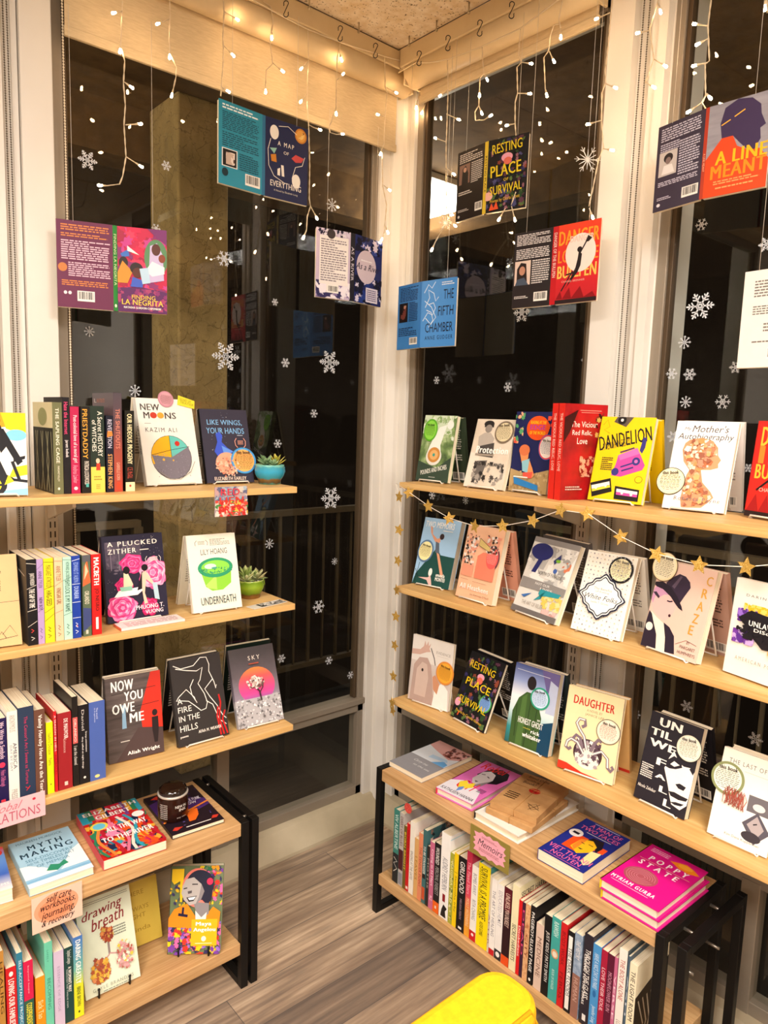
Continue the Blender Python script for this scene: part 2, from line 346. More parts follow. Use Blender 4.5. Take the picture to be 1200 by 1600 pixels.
ROW_RS=[(-0.518, -0.542, 0.229), (-0.543, -0.562, 0.229), (-0.563, -0.575, 0.197), (-0.574, -0.589, 0.21), (-0.589, -0.608, 0.223), (-0.61, -0.626, 0.181), (-0.625, -0.643, 0.205), (-0.643, -0.658, 0.223), (-0.661, -0.672, 0.182), (-0.672, -0.69, 0.201), (-0.69, -0.714, 0.208), (-0.715, -0.749, 0.251), (-0.75, -0.765, 0.207), (-0.765, -0.78, 0.214), (-0.781, -0.81, 0.214), (-0.808, -0.829, 0.243), (-0.83, -0.852, 0.213), (-0.851, -0.891, 0.231), (-0.892, -0.898, 0.216), (-0.898, -0.916, 0.212), (-0.917, -0.939, 0.207), (-0.939, -0.964, 0.211), (-0.965, -0.986, 0.232), (-0.987, -0.997, 0.201), (-0.997, -1.007, 0.201), (-1.007, -1.022, 0.203), (-1.023, -1.038, 0.208), (-1.042, -1.064, 0.173), (-1.064, -1.085, 0.209), (-1.085, -1.11, 0.216), (-1.111, -1.128, 0.215), (-1.131, -1.147, 0.206), (-1.149, -1.169, 0.211), (-1.174, -1.197, 0.225), (-1.197, -1.218, 0.214), (-1.219, -1.234, 0.213), (-1.234, -1.251, 0.213), (-1.251, -1.259, 0.214), (-1.261, -1.28, 0.243), (-1.282, -1.286, 0.236), (-1.285, -1.305, 0.225)]
TAGS={'newmoons': (0.082, 0.228, 0.0217), 'wings': (0.112, 0.061, 0.0373), 'pounds': (0.031, 0.152, 0.0259), 'protect': (0.102, 0.158, 0.031), 'navy': (0.116, 0.12, 0.0275), 'mother': (0.009, 0.062, 0.0317), 'memoirs2': (0.027, 0.102, 0.0277), 'peach': (0.113, 0.125, 0.0254), 'folks': (0.097, 0.162, 0.0317), 'craze': (0.016, 0.185, 0.0335), 'body': (0.129, 0.11, 0.0315), 'resting': (0.114, 0.073, 0.0243), 'ghost': (0.088, 0.138, 0.0286), 'daughter': (0.114, 0.12, 0.0294), 'until': (0.102, 0.15, 0.0294), 'last': (0.019, 0.122, 0.0337)}
STRANDS=[('L', [(-1.015, -0.123, 2.507), (-1.02, -0.123, 2.43), (-1.022, -0.123, 2.386), (-1.013, -0.123, 2.352), (-1.017, -0.123, 2.3), (-1.013, -0.123, 2.249), (-1.017, -0.123, 2.203), (-1.013, -0.123, 2.129), (-1.022, -0.123, 2.081), (-1.03, -0.123, 2.06), (-1.062, -0.123, 2.049)], [((-1.018, -0.123, 2.463), (-1.029, -0.123, 2.457)), ((-1.022, -0.123, 2.389), (-1.023, -0.123, 2.381)), ((-1.015, -0.123, 2.303), (-1.007, -0.123, 2.3)), ((-1.013, -0.123, 2.204), (-0.986, -0.123, 2.213)), ((-1.013, -0.123, 2.129), (-0.985, -0.123, 2.119)), ((-1.057, -0.123, 2.05), (-1.068, -0.123, 2.048))]), ('L', [(-0.896, -0.123, 2.541), (-0.895, -0.123, 2.497), (-0.898, -0.123, 2.443), (-0.895, -0.123, 2.406), (-0.878, -0.123, 2.381), (-0.88, -0.123, 2.357), (-0.887, -0.123, 2.327)], [((-0.898, -0.123, 2.488), (-0.919, -0.123, 2.473)), ((-0.897, -0.123, 2.42), (-0.897, -0.123, 2.41)), ((-0.887, -0.123, 2.327), (-0.889, -0.123, 2.319))]), ('L', [(-0.746, -0.123, 2.597), (-0.744, -0.123, 2.559), (-0.747, -0.123, 2.494), (-0.745, -0.123, 2.471), (-0.747, -0.123, 2.415), (-0.753, -0.123, 2.348)], [((-0.744, -0.123, 2.562), (-0.715, -0.123, 2.558)), ((-0.746, -0.123, 2.479), (-0.726, -0.123, 2.468)), ((-0.751, -0.123, 2.373), (-0.741, -0.123, 2.37))]), ('L', [(-0.623, -0.123, 2.631), (-0.6, -0.123, 2.627), (-0.592, -0.123, 2.589), (-0.603, -0.123, 2.544), (-0.594, -0.123, 2.497), (-0.592, -0.123, 2.481), (-0.613, -0.123, 2.457), (-0.614, -0.123, 2.423)], [((-0.594, -0.123, 2.58), (-0.595, -0.123, 2.558)), ((-0.592, -0.123, 2.484), (-0.569, -0.123, 2.476)), ((-0.614, -0.123, 2.423), (-0.614, -0.123, 2.412))]), ('L', [(-0.475, -0.123, 2.612), (-0.471, -0.123, 2.528), (-0.474, -0.123, 2.431), (-0.467, -0.123, 2.354), (-0.449, -0.123, 2.351)], [((-0.471, -0.123, 2.528), (-0.489, -0.123, 2.507)), ((-0.474, -0.123, 2.437), (-0.489, -0.123, 2.418)), ((-0.449, -0.123, 2.351), (-0.437, -0.123, 2.351))]), ('L', [(-0.467, -0.123, 2.354), (-0.46, -0.123, 2.239), (-0.46, -0.123, 2.148), (-0.455, -0.123, 2.127), (-0.466, -0.123, 2.095), (-0.468, -0.123, 2.055)], [((-0.455, -0.123, 2.127), (-0.438, -0.123, 2.106)), ((-0.468, -0.123, 2.055), (-0.474, -0.123, 2.042))]), ('L', [(-0.357, -0.123, 2.617), (-0.368, -0.123, 2.571), (-0.369, -0.123, 2.517), (-0.368, -0.123, 2.426), (-0.393, -0.123, 2.365), (-0.388, -0.123, 2.353), (-0.364, -0.123, 2.354)], [((-0.364, -0.123, 2.599), (-0.356, -0.123, 2.58)), ((-0.366, -0.123, 2.509), (-0.352, -0.123, 2.524)), ((-0.369, -0.123, 2.435), (-0.368, -0.123, 2.423)), ((-0.366, -0.123, 2.354), (-0.352, -0.123, 2.358))]), ('L', [(-0.183, -0.123, 2.635), (-0.177, -0.123, 2.548), (-0.168, -0.123, 2.532), (-0.173, -0.123, 2.463), (-0.175, -0.123, 2.376), (-0.182, -0.123, 2.36)], [((-0.171, -0.123, 2.546), (-0.141, -0.123, 2.544)), ((-0.173, -0.123, 2.459), (-0.194, -0.123, 2.457)), ((-0.182, -0.123, 2.36), (-0.185, -0.123, 2.352))]), ('L', [(-0.182, -0.123, 2.352), (-0.175, -0.123, 2.248), (-0.156, -0.123, 2.193), (-0.163, -0.123, 2.102)], [((-0.17, -0.123, 2.25), (-0.156, -0.123, 2.245)), ((-0.162, -0.123, 2.132), (-0.153, -0.123, 2.118)), ((-0.163, -0.123, 2.102), (-0.168, -0.123, 2.091))]), ('L', [(-0.037, -0.123, 2.659), (-0.027, -0.123, 2.574), (-0.037, -0.123, 2.545)], [((-0.037, -0.123, 2.545), (-0.039, -0.123, 2.534)), ((0.004, -0.123, 2.553), (-0.01, -0.123, 2.525)), ((-0.049, -0.123, 2.662), (0.015, -0.123, 2.663))]), ('R', [(-0.123, -0.344, 2.572), (-0.123, -0.352, 2.486), (-0.123, -0.353, 2.422), (-0.123, -0.353, 2.331), (-0.123, -0.357, 2.262)], [((-0.123, -0.349, 2.486), (-0.123, -0.33, 2.481)), ((-0.123, -0.35, 2.417), (-0.123, -0.392, 2.393)), ((-0.123, -0.353, 2.337), (-0.123, -0.316, 2.355)), ((-0.123, -0.357, 2.262), (-0.123, -0.383, 2.242))]), ('R', [(-0.123, -0.357, 2.256), (-0.123, -0.364, 2.153), (-0.123, -0.375, 2.105), (-0.123, -0.349, 2.081), (-0.123, -0.323, 2.051)], [((-0.123, -0.372, 2.109), (-0.123, -0.397, 2.091)), ((-0.123, -0.346, 2.127), (-0.123, -0.379, 2.121)), ((-0.123, -0.323, 2.051), (-0.123, -0.315, 2.039))]), ('R', [(-0.123, -0.482, 2.561), (-0.123, -0.487, 2.522), (-0.123, -0.494, 2.485), (-0.123, -0.48, 2.478), (-0.123, -0.48, 2.404), (-0.123, -0.466, 2.39), (-0.123, -0.47, 2.366), (-0.123, -0.502, 2.358)], [((-0.123, -0.491, 2.491), (-0.123, -0.502, 2.474)), ((-0.123, -0.479, 2.456), (-0.123, -0.48, 2.442)), ((-0.123, -0.48, 2.404), (-0.123, -0.488, 2.389)), ((-0.123, -0.502, 2.358), (-0.123, -0.517, 2.361))]), ('R', [(-0.123, -0.62, 2.559), (-0.123, -0.618, 2.495), (-0.123, -0.63, 2.471), (-0.123, -0.615, 2.463), (-0.123, -0.622, 2.395), (-0.123, -0.615, 2.373), (-0.123, -0.619, 2.314), (-0.123, -0.624, 2.285)], [((-0.123, -0.63, 2.471), (-0.123, -0.653, 2.461)), ((-0.123, -0.623, 2.394), (-0.123, -0.654, 2.384)), ((-0.123, -0.619, 2.317), (-0.123, -0.601, 2.319))]), ('R', [(-0.123, -0.634, 2.135), (-0.123, -0.62, 2.104)], [((-0.123, -0.621, 2.1), (-0.123, -0.632, 2.071)), ((-0.123, -0.6, 2.099), (-0.123, -0.585, 2.081))]), ('R', [(-0.123, -0.756, 2.586), (-0.123, -0.746, 2.536), (-0.123, -0.754, 2.511)], [((-0.123, -0.754, 2.511), (-0.123, -0.755, 2.5))]), ('R', [(-0.123, -0.747, 2.524), (-0.123, -0.731, 2.527), (-0.123, -0.722, 2.506), (-0.123, -0.719, 2.469), (-0.123, -0.705, 2.458), (-0.123, -0.715, 2.379)], [((-0.123, -0.721, 2.468), (-0.123, -0.733, 2.447)), ((-0.123, -0.715, 2.379), (-0.123, -0.718, 2.37))]), ('R', [(-0.123, -0.904, 2.528), (-0.123, -0.901, 2.501), (-0.123, -0.899, 2.422), (-0.123, -0.896, 2.365), (-0.123, -0.899, 2.335), (-0.123, -0.89, 2.315), (-0.123, -0.895, 2.247), (-0.123, -0.905, 2.184), (-0.123, -0.893, 2.157), (-0.123, -0.881, 2.084), (-0.123, -0.874, 2.051)], [((-0.123, -0.898, 2.495), (-0.123, -0.872, 2.495)), ((-0.123, -0.897, 2.335), (-0.123, -0.919, 2.321)), ((-0.123, -0.895, 2.25), (-0.123, -0.867, 2.251)), ((-0.123, -0.906, 2.181), (-0.123, -0.921, 2.175)), ((-0.123, -0.876, 2.046), (-0.123, -0.883, 2.031))]), ('R', [(-0.123, -1.027, 2.481), (-0.123, -1.008, 2.419), (-0.123, -1.025, 2.348), (-0.123, -1.007, 2.301)], [((-0.123, -1.025, 2.468), (-0.123, -1.029, 2.457)), ((-0.123, -1.007, 2.416), (-0.123, -0.989, 2.419)), ((-0.123, -1.025, 2.348), (-0.123, -1.047, 2.33)), ((-0.123, -1.007, 2.304), (-0.123, -1.022, 2.292))]), ('R', [(-0.123, -1.152, 2.432), (-0.123, -1.149, 2.375), (-0.123, -1.152, 2.355), (-0.123, -1.159, 2.3), (-0.123, -1.15, 2.297), (-0.123, -1.157, 2.229), (-0.123, -1.15, 2.217), (-0.123, -1.16, 2.201)], [((-0.123, -1.149, 2.375), (-0.123, -1.128, 2.385)), ((-0.123, -1.153, 2.348), (-0.123, -1.14, 2.346)), ((-0.123, -1.155, 2.298), (-0.123, -1.136, 2.3)), ((-0.123, -1.156, 2.236), (-0.123, -1.161, 2.23)), ((-0.123, -1.15, 2.217), (-0.123, -1.131, 2.21))]), ('R', [(-0.123, -1.269, 2.391), (-0.123, -1.275, 2.354)], [((-0.123, -1.269, 2.387), (-0.123, -1.269, 2.376))])]
CORD=[(-1.078, -0.123, 2.591), (-1.014, -0.123, 2.59), (-0.896, -0.123, 2.593), (-0.746, -0.123, 2.612), (-0.647, -0.123, 2.623), (-0.565, -0.123, 2.616), (-0.475, -0.123, 2.612), (-0.357, -0.123, 2.617), (-0.183, -0.123, 2.635), (-0.105, -0.123, 2.645), (-0.123, -0.205, 2.609), (-0.123, -0.269, 2.588), (-0.123, -0.344, 2.572), (-0.123, -0.482, 2.561), (-0.123, -0.62, 2.559), (-0.123, -0.756, 2.587), (-0.123, -0.899, 2.587), (-0.123, -1.018, 2.579), (-0.123, -1.14, 2.571), (-0.123, -1.252, 2.569)]
HOOKS=[(-0.574, -0.16, 2.626), (-0.386, -0.16, 2.628), (-0.251, -0.16, 2.626), (-0.16, -0.259, 2.601), (-0.16, -0.381, 2.602), (-0.16, -0.505, 2.598), (-0.16, -0.618, 2.602)]
FLAKES=[('L', -1.061, 0.012, 2.141, 0.023, 0), ('L', -0.847, 0.012, 2.179, 0.013, 1), ('L', -0.878, 0.012, 2.006, 0.012, 2), ('L', -0.669, 0.012, 1.959, 0.022, 2), ('L', -1.065, 0.012, 1.707, 0.013, 3), ('L', -0.49, 0.012, 1.856, 0.011, 1), ('L', -0.662, 0.012, 1.674, 0.042, 0), ('L', -0.943, 0.012, 1.557, 0.016, 3), ('L', -0.448, 0.012, 1.671, 0.015, 1), ('L', -0.272, 0.012, 1.686, 0.038, 0), ('L', -0.332, 0.012, 1.512, 0.014, 2), ('L', -0.276, 0.012, 2.194, 0.02, 3), ('L', -0.473, 0.012, 1.411, 0.014, 2), ('L', -0.254, 0.012, 1.223, 0.038, 1), ('L', -0.5, 0.012, 1.083, 0.016, 3), ('L', -0.231, 0.012, 0.996, 0.012, 3), ('L', -0.296, 0.012, 0.841, 0.023, 2), ('L', -0.447, 0.012, 0.682, 0.015, 1), ('L', -0.246, 0.012, 0.635, 0.015, 2), ('L', -0.145, 0.012, 0.559, 0.014, 2), ('R', 0.012, -0.568, 1.833, 0.029, 1), ('R', 0.012, -0.801, 1.683, 0.012, 2), ('R', 0.012, -0.216, 1.638, 0.013, 2), ('R', 0.012, -0.529, 1.611, 0.015, 2), ('R', 0.012, -0.217, 1.244, 0.015, 2), ('R', 0.012, -0.375, 1.242, 0.012, 3), ('R', 0.012, -1.104, 1.992, 0.014, 2), ('R', 0.012, -1.118, 1.799, 0.032, 1), ('R', 0.012, -1.26, 1.922, 0.016, 0), ('R', 0.012, -1.086, 1.714, 0.015, 3), ('R', 0.012, -1.025, 1.669, 0.013, 3), ('R', 0.012, -1.059, 1.638, 0.014, 2), ('R', 0.012, -1.106, 1.635, 0.015, 1), ('R', 0.012, -1.102, 1.567, 0.014, 3), ('R', 0.012, -1.194, 1.568, 0.017, 2), ('R', 0.012, -1.217, 1.649, 0.014, 1), ('R', 0.012, -1.076, 1.48, 0.014, 0), ('R', 0.012, -1.268, 1.414, 0.01, 1), ('R', 0.012, -1.173, 0.796, 0.015, 0), ('R', 0.012, -1.037, 0.729, 0.012, 0), ('R', 0.012, -1.345, 0.772, 0.016, 0)]
GARL=[(-0.343, -0.442, 1.278), (-0.343, -0.447, 1.181), (-0.343, -0.446, 1.089), (-0.343, -0.445, 1.0), (-0.343, -0.446, 0.92), (-0.343, -0.445, 0.831), (-0.343, -0.444, 0.735), (-0.343, -0.442, 0.65)]
GARL2=[(-0.343, -0.485, 1.294), (-0.343, -0.565, 1.264), (-0.343, -0.649, 1.24), (-0.343, -0.74, 1.231), (-0.343, -0.834, 1.244), (-0.343, -0.926, 1.27), (-0.343, -1.003, 1.304), (-0.343, -1.077, 1.304), (-0.343, -1.164, 1.264), (-0.343, -1.249, 1.24), (-0.343, -1.339, 1.233), (-0.343, -1.429, 1.245), (-0.343, -1.494, 1.263)]
# ---------------------------------------------------------------- book builders
CREAM = '#f4ead6'; INK = '#17151a'; WHT = '#f7f1e6'
ZT = dict(L1=1.311, L2=.985, L3=.633, R1=1.319, R2=1.007, R3=.655, BT=.466, BB=.131)
def codex(root, w, h, t, base, front=(), spine=(), back=(), tc=.0007, over=.0008, spinebase=None, pages=PAGES):
    """cover shell (front board, spine, back board) and page block as two parts"""
    c = MB(); sb = spinebase or base
    c.box((0, 0, 0), (w, tc, h), base); c.box((0, t-tc, 0), (w, t, h), base); c.box((-.0004, 0, 0), (tc, t, h), sb)
    art(c, (0, 0, 0), (1, 0, 0), (0, 0, 1), w, h, front)
    art(c, (-.0004, t, 0), (0, -1, 0), (0, 0, 1), t, h, spine)
    art(c, (w, t, 0), (-1, 0, 0), (0, 0, 1), w, h, back)
    co = c.build('cover', root)
    p = MB(); p.box((tc, tc, over), (w-over*1.5, t-tc, h-over), pages); p.build('page_block', root)
    return co
def frame_of(key, dy=0):
    sh, x, y, yaw, w, h, t = STAND[key]; z = ZT[sh]+.004
    M = Matrix.Translation((x, y, z)) @ Matrix.Rotation(yaw, 4, 'Z') @ Matrix.Rotation(-t, 4, 'X')
    return M, w, h, t
def wire_stand(key, th, label, black=False, back=True):
    sh, x, y, yaw, w, h, t = STAND[key]; z0 = ZT[sh]; m = BLACKMETAL if black else WIRE
    root = thing('wire_book_stand', label, 'book stand', (x, y, z0), (0, 0, yaw), 'wire book stands on the shelves')
    r = .0020; a, b = w*.14, w*.86; u = h*.62; D_ = .012+th; back_y = 2*u*math.sin(t)+D_+.012
    back_y = min(back_y, .125)
    topy = u*math.sin(t)+th/math.cos(t)+.003; topz = u*math.cos(t)+.004
    f = MB()
    if black:
        for xx in (a+.01, b-.01):
            f.tube([(xx, .02, r), (xx, -.006, r), (xx, -.0065, .022)], r*1.1, m)
            f.ball((xx, -.0065, .023), .0032, m)
    else:
        f.tube([(a, .012, r), (a, -.006, r), (a+.004, -.0075, .0075), (b-.004, -.0075, .0075), (b, -.006, r), (b, .012, r)], r, m)
    f.build('front_lip', root)
    g = MB()
    for xx in (a, b):
        g.tube([(xx, .012, r), (xx, th+.010, r), (xx, topy, topz-.006), (xx, topy+.004, topz)], r, m)
    g.tube([(a, topy+.004, topz), (b, topy+.004, topz)], r, m); g.build('back_rest', root)
    l = MB()
    for xx in (a, b):
        l.tube([(xx, topy+.004, topz), (xx, back_y-.006, .006), (xx, back_y, r)], r, m)
    l.tube([(a, back_y, r), (b, back_y, r)], r, m); l.build('rear_leg', root)
def standing(key, label, base, front, spine=(), back=(), th=.014, stand=None, behind=None, hard=False, spinebase=None, cat='book', name='book'):
    sh, x, y, yaw, w, h, t = STAND[key]
    b = thing(name, label, cat, (x, y, ZT[sh]+.004), (-t, 0, yaw))
    codex(b, w, h, th, base, front, spine, back, tc=.002 if hard else .0008, over=.003 if hard else .0008, spinebase=spinebase)
    if stand: wire_stand(key, th, stand, black=stand.startswith('black'))
    if behind:
        lab, bc, bart = behind[:3]; bt = behind[3] if len(behind) > 3 else .012
        yb = min(2*h*math.sin(t)+th+bt+.006, .142); tb = math.asin(max(.02, (yb-h*math.sin(t)-th-bt-.004)/h))
        e = Vector((math.cos(yaw), math.sin(yaw), 0)); n = Vector((-e.y, e.x, 0))
        o = Vector((x, y, ZT[sh]+.0005))+e*(w+.004)+n*yb
        b2 = thing('book', lab, 'book', o, (-tb, 0, yaw+PI)); codex(b2, w, h, bt, bc, (), (), bart, over=.0012)
    return b
def disc_tag(key, label, rim, mid, ink, title=True, sq=1.0, outline=None):
    u, v, r = TAGS[key]; M, w, h, t = frame_of(key)
    m = MB(); n = 40
    o = Vector((0, 0, 0))
    def ring(rad, yy, mat, th=.0006):
        m.prism([(rad*math.cos(2*PI*i/n), rad*sq*math.sin(2*PI*i/n)) for i in range(n)], (0, yy, 0), (1, 0, 0), (0, 0, 1), th, mat)
    ring(r, -.0002, outline or rim); ring(r*.95, -.0004, rim, .0003); ring(r*.84, -.0006, mid, .0003)
    cm = []
    rn = random.Random(len(label))
    for i in range(10):
        yy = .20+.056*i; half = math.sqrt(max(.01, .40**2-(yy-.5)**2))*.92; x = .5-half
        while x < .5+half-.03:
            e = min(.5+half, x+rn.uniform(.05, .13)); cm.append(Ln(ink, .014, (x, yy), ((x+e)/2, yy+rn.uniform(-.012, .012)), (e, yy))); x = e+.03
    if title: cm.append(T('#1f1a1a' if title is True else title, 'this book', .22, .745, .78, .87, b=.03))
    art(m, (-r, -.0007, -r), (1, 0, 0), (0, 0, 1), 2*r, 2*r, cm)
    ob = m.build('round_tag'); ob.matrix_world = M @ Matrix.Translation((u, -.0026, v)) @ Matrix.Rotation(rn.uniform(-.15, .15), 4, 'Y')
    tag(ob, label, 'tag', 'handwritten round paper tags'); return ob
def lying(key, label, base, front, hard=False, spinebase=None, dz=0, cat='book', name='book', spine=()):
    z0, t, x, y, yaw, w, h = FLAT[key]
    b = thing(name, label, cat, (x, y, z0+t+.0004), (-PI/2, 0, yaw))
    codex(b, w, h, t-.0002, base, front, spine, (), tc=.0025 if hard else .0008, over=.004 if hard else .0008, spinebase=spinebase)
    return b
ENDS = {}
def row(kind, specs, axis, fixed, z0, grp):
    rows = ROWS[kind]; prev = None
    for (a, b, h), sp in zip(rows, specs):
        label, base, cmds = sp[:3]; opt = sp[3] if len(sp) > 3 else {}
        lo, hi = (a, b) if axis == 'x' else (-a, -b)
        if prev is not None: lo = max(lo, prev+.0005)
        hi = max(hi, lo+.005); prev = hi; t = hi-lo; d = opt.get('d', .138)
        h = opt.get('h', h)
        loc = (lo, fixed, z0+.0004) if axis == 'x' else (fixed, -lo, z0+.0004)
        r = thing('book', label, 'book', loc, (0, 0, 0 if axis == 'x' else -PI/2), grp)
        hard = opt.get('hard', False); tc = .0022 if hard else .0008; ov = .003 if hard else .0009
        side = opt.get('side', base)
        c = MB(); c.box((0, 0, 0), (t, tc, h), base); c.box((0, tc, 0), (tc, d, h), side); c.box((t-tc, tc, 0), (t, d, h), side)
        art(c, (0, 0, 0), (1, 0, 0), (0, 0, 1), t, h, cmds)
        if opt.get('right'): art(c, (t, 0, 0), (0, 1, 0), (0, 0, 1), d, h, opt['right'])
        if opt.get('left'): art(c, (0, d, 0), (0, -1, 0), (0, 0, 1), d, h, opt['left'])
        c.build('cover', r)
        p = MB(); p.box((tc, tc, ov), (t-tc, d-ov, h-ov), PAGESX); p.build('page_block', r)
def Sp(c, t, y0, y1, x0=.22, x1=.78, b=.01, sh=0): return T(c, t, x0, y0, x1, y1, b=b, sh=sh, rot=-90)

# ================================================================ SETTING
GZ = 2.68
def box_struct(name, a, b, mat, bevel=0):
    m = MB(); m.box(a, b, mat); return struct(m.build(name, bevel=bevel))
def floor_mat():
    m, nt, b = newmat('vinyl_plank_floor'); v = mapping(nt, (1, 1, 1))
    br = nt.nodes.new('ShaderNodeTexBrick'); br.offset = .37; br.inputs['Scale'].default_value = 1
    br.inputs['Brick Width'].default_value = .92; br.inputs['Row Height'].default_value = .121
    br.inputs['Mortar Size'].default_value = .0011; br.inputs['Mortar Smooth'].default_value = .3; br.inputs['Bias'].default_value = 0
    br.inputs['Color1'].default_value = lin('#67523f'); br.inputs['Color2'].default_value = lin('#e6d0b4'); br.inputs['Mortar'].default_value = lin('#4a3a2c')
    nt.links.new(v, br.inputs['Vector'])
    g = noise(nt, mapping(nt, (3.2, 46, 1)), 1, 6, .65); r = ramp(nt, g, [(.28, '#6d5c4a'), (.48, '#c8b7a2'), (.66, '#fff6ea')])
    k = noise(nt, mapping(nt, (1.3, 9, 1)), 1.4, 3); r2 = ramp(nt, k, [(.35, '#a99b8d'), (.65, '#ffffff')])
    w = nt.nodes.new('ShaderNodeTexWave'); w.wave_type = 'RINGS'; w.inputs['Scale'].default_value = 2.6; w.inputs['Distortion'].default_value = 5; w.inputs['Detail'].default_value = 3
    nt.links.new(mapping(nt, (.55, 5.5, 1)), w.inputs['Vector']); r3 = ramp(nt, w.outputs[0], [(.0, '#c3b4a4'), (.5, '#ffffff')])
    src = br.outputs[0]
    for rr, f in ((r, .85), (r2, .75), (r3, .45)):
        mx = nt.nodes.new('ShaderNodeMix'); mx.data_type = 'RGBA'; mx.blend_type = 'MULTIPLY'; mx.inputs[0].default_value = f
        nt.links.new(src, mx.inputs[6]); nt.links.new(rr.outputs[0], mx.inputs[7]); src = mx.outputs[2]
    hs = nt.nodes.new('ShaderNodeBrightContrast'); hs.inputs[1].default_value = .06; nt.links.new(src, hs.inputs[0])
    nt.links.new(hs.outputs[0], b.inputs['Base Color']); b.inputs['Roughness'].default_value = .45; bump(nt, b, g, .12, .001)
    return m
def ceil_mat():
    m, nt, b = newmat('acoustic_ceiling_tile'); v = mapping(nt, (1, 1, 1))
    n = noise(nt, v, 130, 3, .6); r = ramp(nt, n, [(.335, '#54442f'), (.385, '#dccfba')])
    n2 = noise(nt, v, 30, 2); r2 = ramp(nt, n2, [(.3, '#eadcc4'), (.7, '#ffffff')])
    mx = nt.nodes.new('ShaderNodeMix'); mx.data_type = 'RGBA'; mx.blend_type = 'MULTIPLY'; mx.inputs[0].default_value = 1
    nt.links.new(r.outputs[0], mx.inputs[6]); nt.links.new(r2.outputs[0], mx.inputs[7])
    nt.links.new(mx.outputs[2], b.inputs['Base Color']); b.inputs['Roughness'].default_value = .9; bump(nt, b, n, .4, .003); return m
CEILM = ceil_mat()
box_struct('floor', (-6, -5.5, -.12), (0.02, .02, 0), floor_mat())
box_struct('ceiling', (-6, -5.5, GZ), (.02, .02, GZ+.1), CEILM)
m = MB()
for x in (-.62, -1.23, -1.84, -2.45, -3.06, -3.67, -4.28, -4.89): m.box((x-.012, -5.5, GZ-.004), (x+.012, -.13, GZ+.001), TUBEM)
for y in (-.78, -2.0, -3.22, -4.44): m.box((-6, y-.012, GZ-.005), (-.13, y+.012, GZ+.001), TUBEM)
struct(m.build('trim_1'))
BACKW = noisemat('cream_shop_wall', [(.3, '#c9bca6'), (.7, '#d8ccb8')], (4, 4, 4), .8)
box_struct('wall_back', (-6, -5.6, 0), (0.02, -5.5, GZ), BACKW)
box_struct('wall_far_left', (-6.1, -5.5, 0), (-6, 0.02, GZ), BACKW)
# window glass
def glass_mat():
    m = D.materials.new('window_glass'); m.use_nodes = True; nt = m.node_tree; nt.nodes.clear()
    o = nt.nodes.new('ShaderNodeOutputMaterial'); mx = nt.nodes.new('ShaderNodeMixShader'); t = nt.nodes.new('ShaderNodeBsdfTransparent')
    g = nt.nodes.new('ShaderNodeBsdfGlossy'); g.inputs['Roughness'].default_value = 0
    t.inputs[0].default_value = (.96, .97, .96, 1)
    ge = nt.nodes.new('ShaderNodeNewGeometry'); dp = nt.nodes.new('ShaderNodeVectorMath'); dp.operation = 'DOT_PRODUCT'
    nt.links.new(ge.outputs['Incoming'], dp.inputs[0]); nt.links.new(ge.outputs['Normal'], dp.inputs[1])
    src = dp.outputs['Value']
    for op, v in (('ABSOLUTE', None), ('SUBTRACT', 1), ('POWER', 5), ('MULTIPLY', .96), ('ADD', .04)):     # Schlick reflectance of a pane face
        k = nt.nodes.new('ShaderNodeMath'); k.operation = op
        if op == 'SUBTRACT': k.inputs[0].default_value = 1; nt.links.new(src, k.inputs[1])
        else:
            nt.links.new(src, k.inputs[0])
            if v is not None: k.inputs[1].default_value = v
        src = k.outputs[0]
    nt.links.new(src, mx.inputs[0]); nt.links.new(t.outputs[0], mx.inputs[1]); nt.links.new(g.outputs[0], mx.inputs[2]); nt.links.new(mx.outputs[0], o.inputs[0])
    return m
GLASS = glass_mat()
def window(n, axis, a, b, lower=True, mull=None):
    """frame + panes in the wall plane between a and b along the wall"""
    f = MB()
    def bx(u0, u1, z0, z1, d0=-.004, d1=.045, mat=FRAMEM):
        if axis == 'x': f.box((u0, d0, z0), (u1, d1, z1), mat)
        else: f.box((d0, -u1, z0), (d1, -u0, z1), mat)
    if axis == 'y':
        a, b = -b, -a
        if mull is not None: mull = -mull
    W_ = .026
    bx(a, a+W_, .09, 2.62, mat=FRAMEM); bx(b-W_, b, .09, 2.62, mat=FRAMEM); bx(a, b, 2.58, 2.66)
    bx(a+W_, a+W_+.012, .47, 2.58, .004, .03, FRAMED); bx(b-W_-.012, b-W_, .47, 2.58, .004, .03, FRAMED)
    bx(a, b, .09, .125); bx(a, b, .418, .445); bx(a, b, .449, .47, -.016, .045)
    if mull is not None: bx(mull-.022, mull+.022, .09, .43, -.006, .04)
    fo = struct(f.build('window_%d' % n, bevel=.002))
    g = MB()
    if axis == 'x': g.box((a+.02, .016, .1), (b-.02, .018, 2.6), GLASS)
    else: g.box((.016, -b+.02, .1), (.018, -a-.02, 2.6), GLASS)
    go = g.build('glass', fo)
window(1, 'x', -1.15, -.095, mull=-.675)
window(2, 'y', -.835, -.095, mull=-.45)
window(3, 'y', -2.35, -1.005, mull=-1.375)
window(4, 'x', -2.9, -1.285)
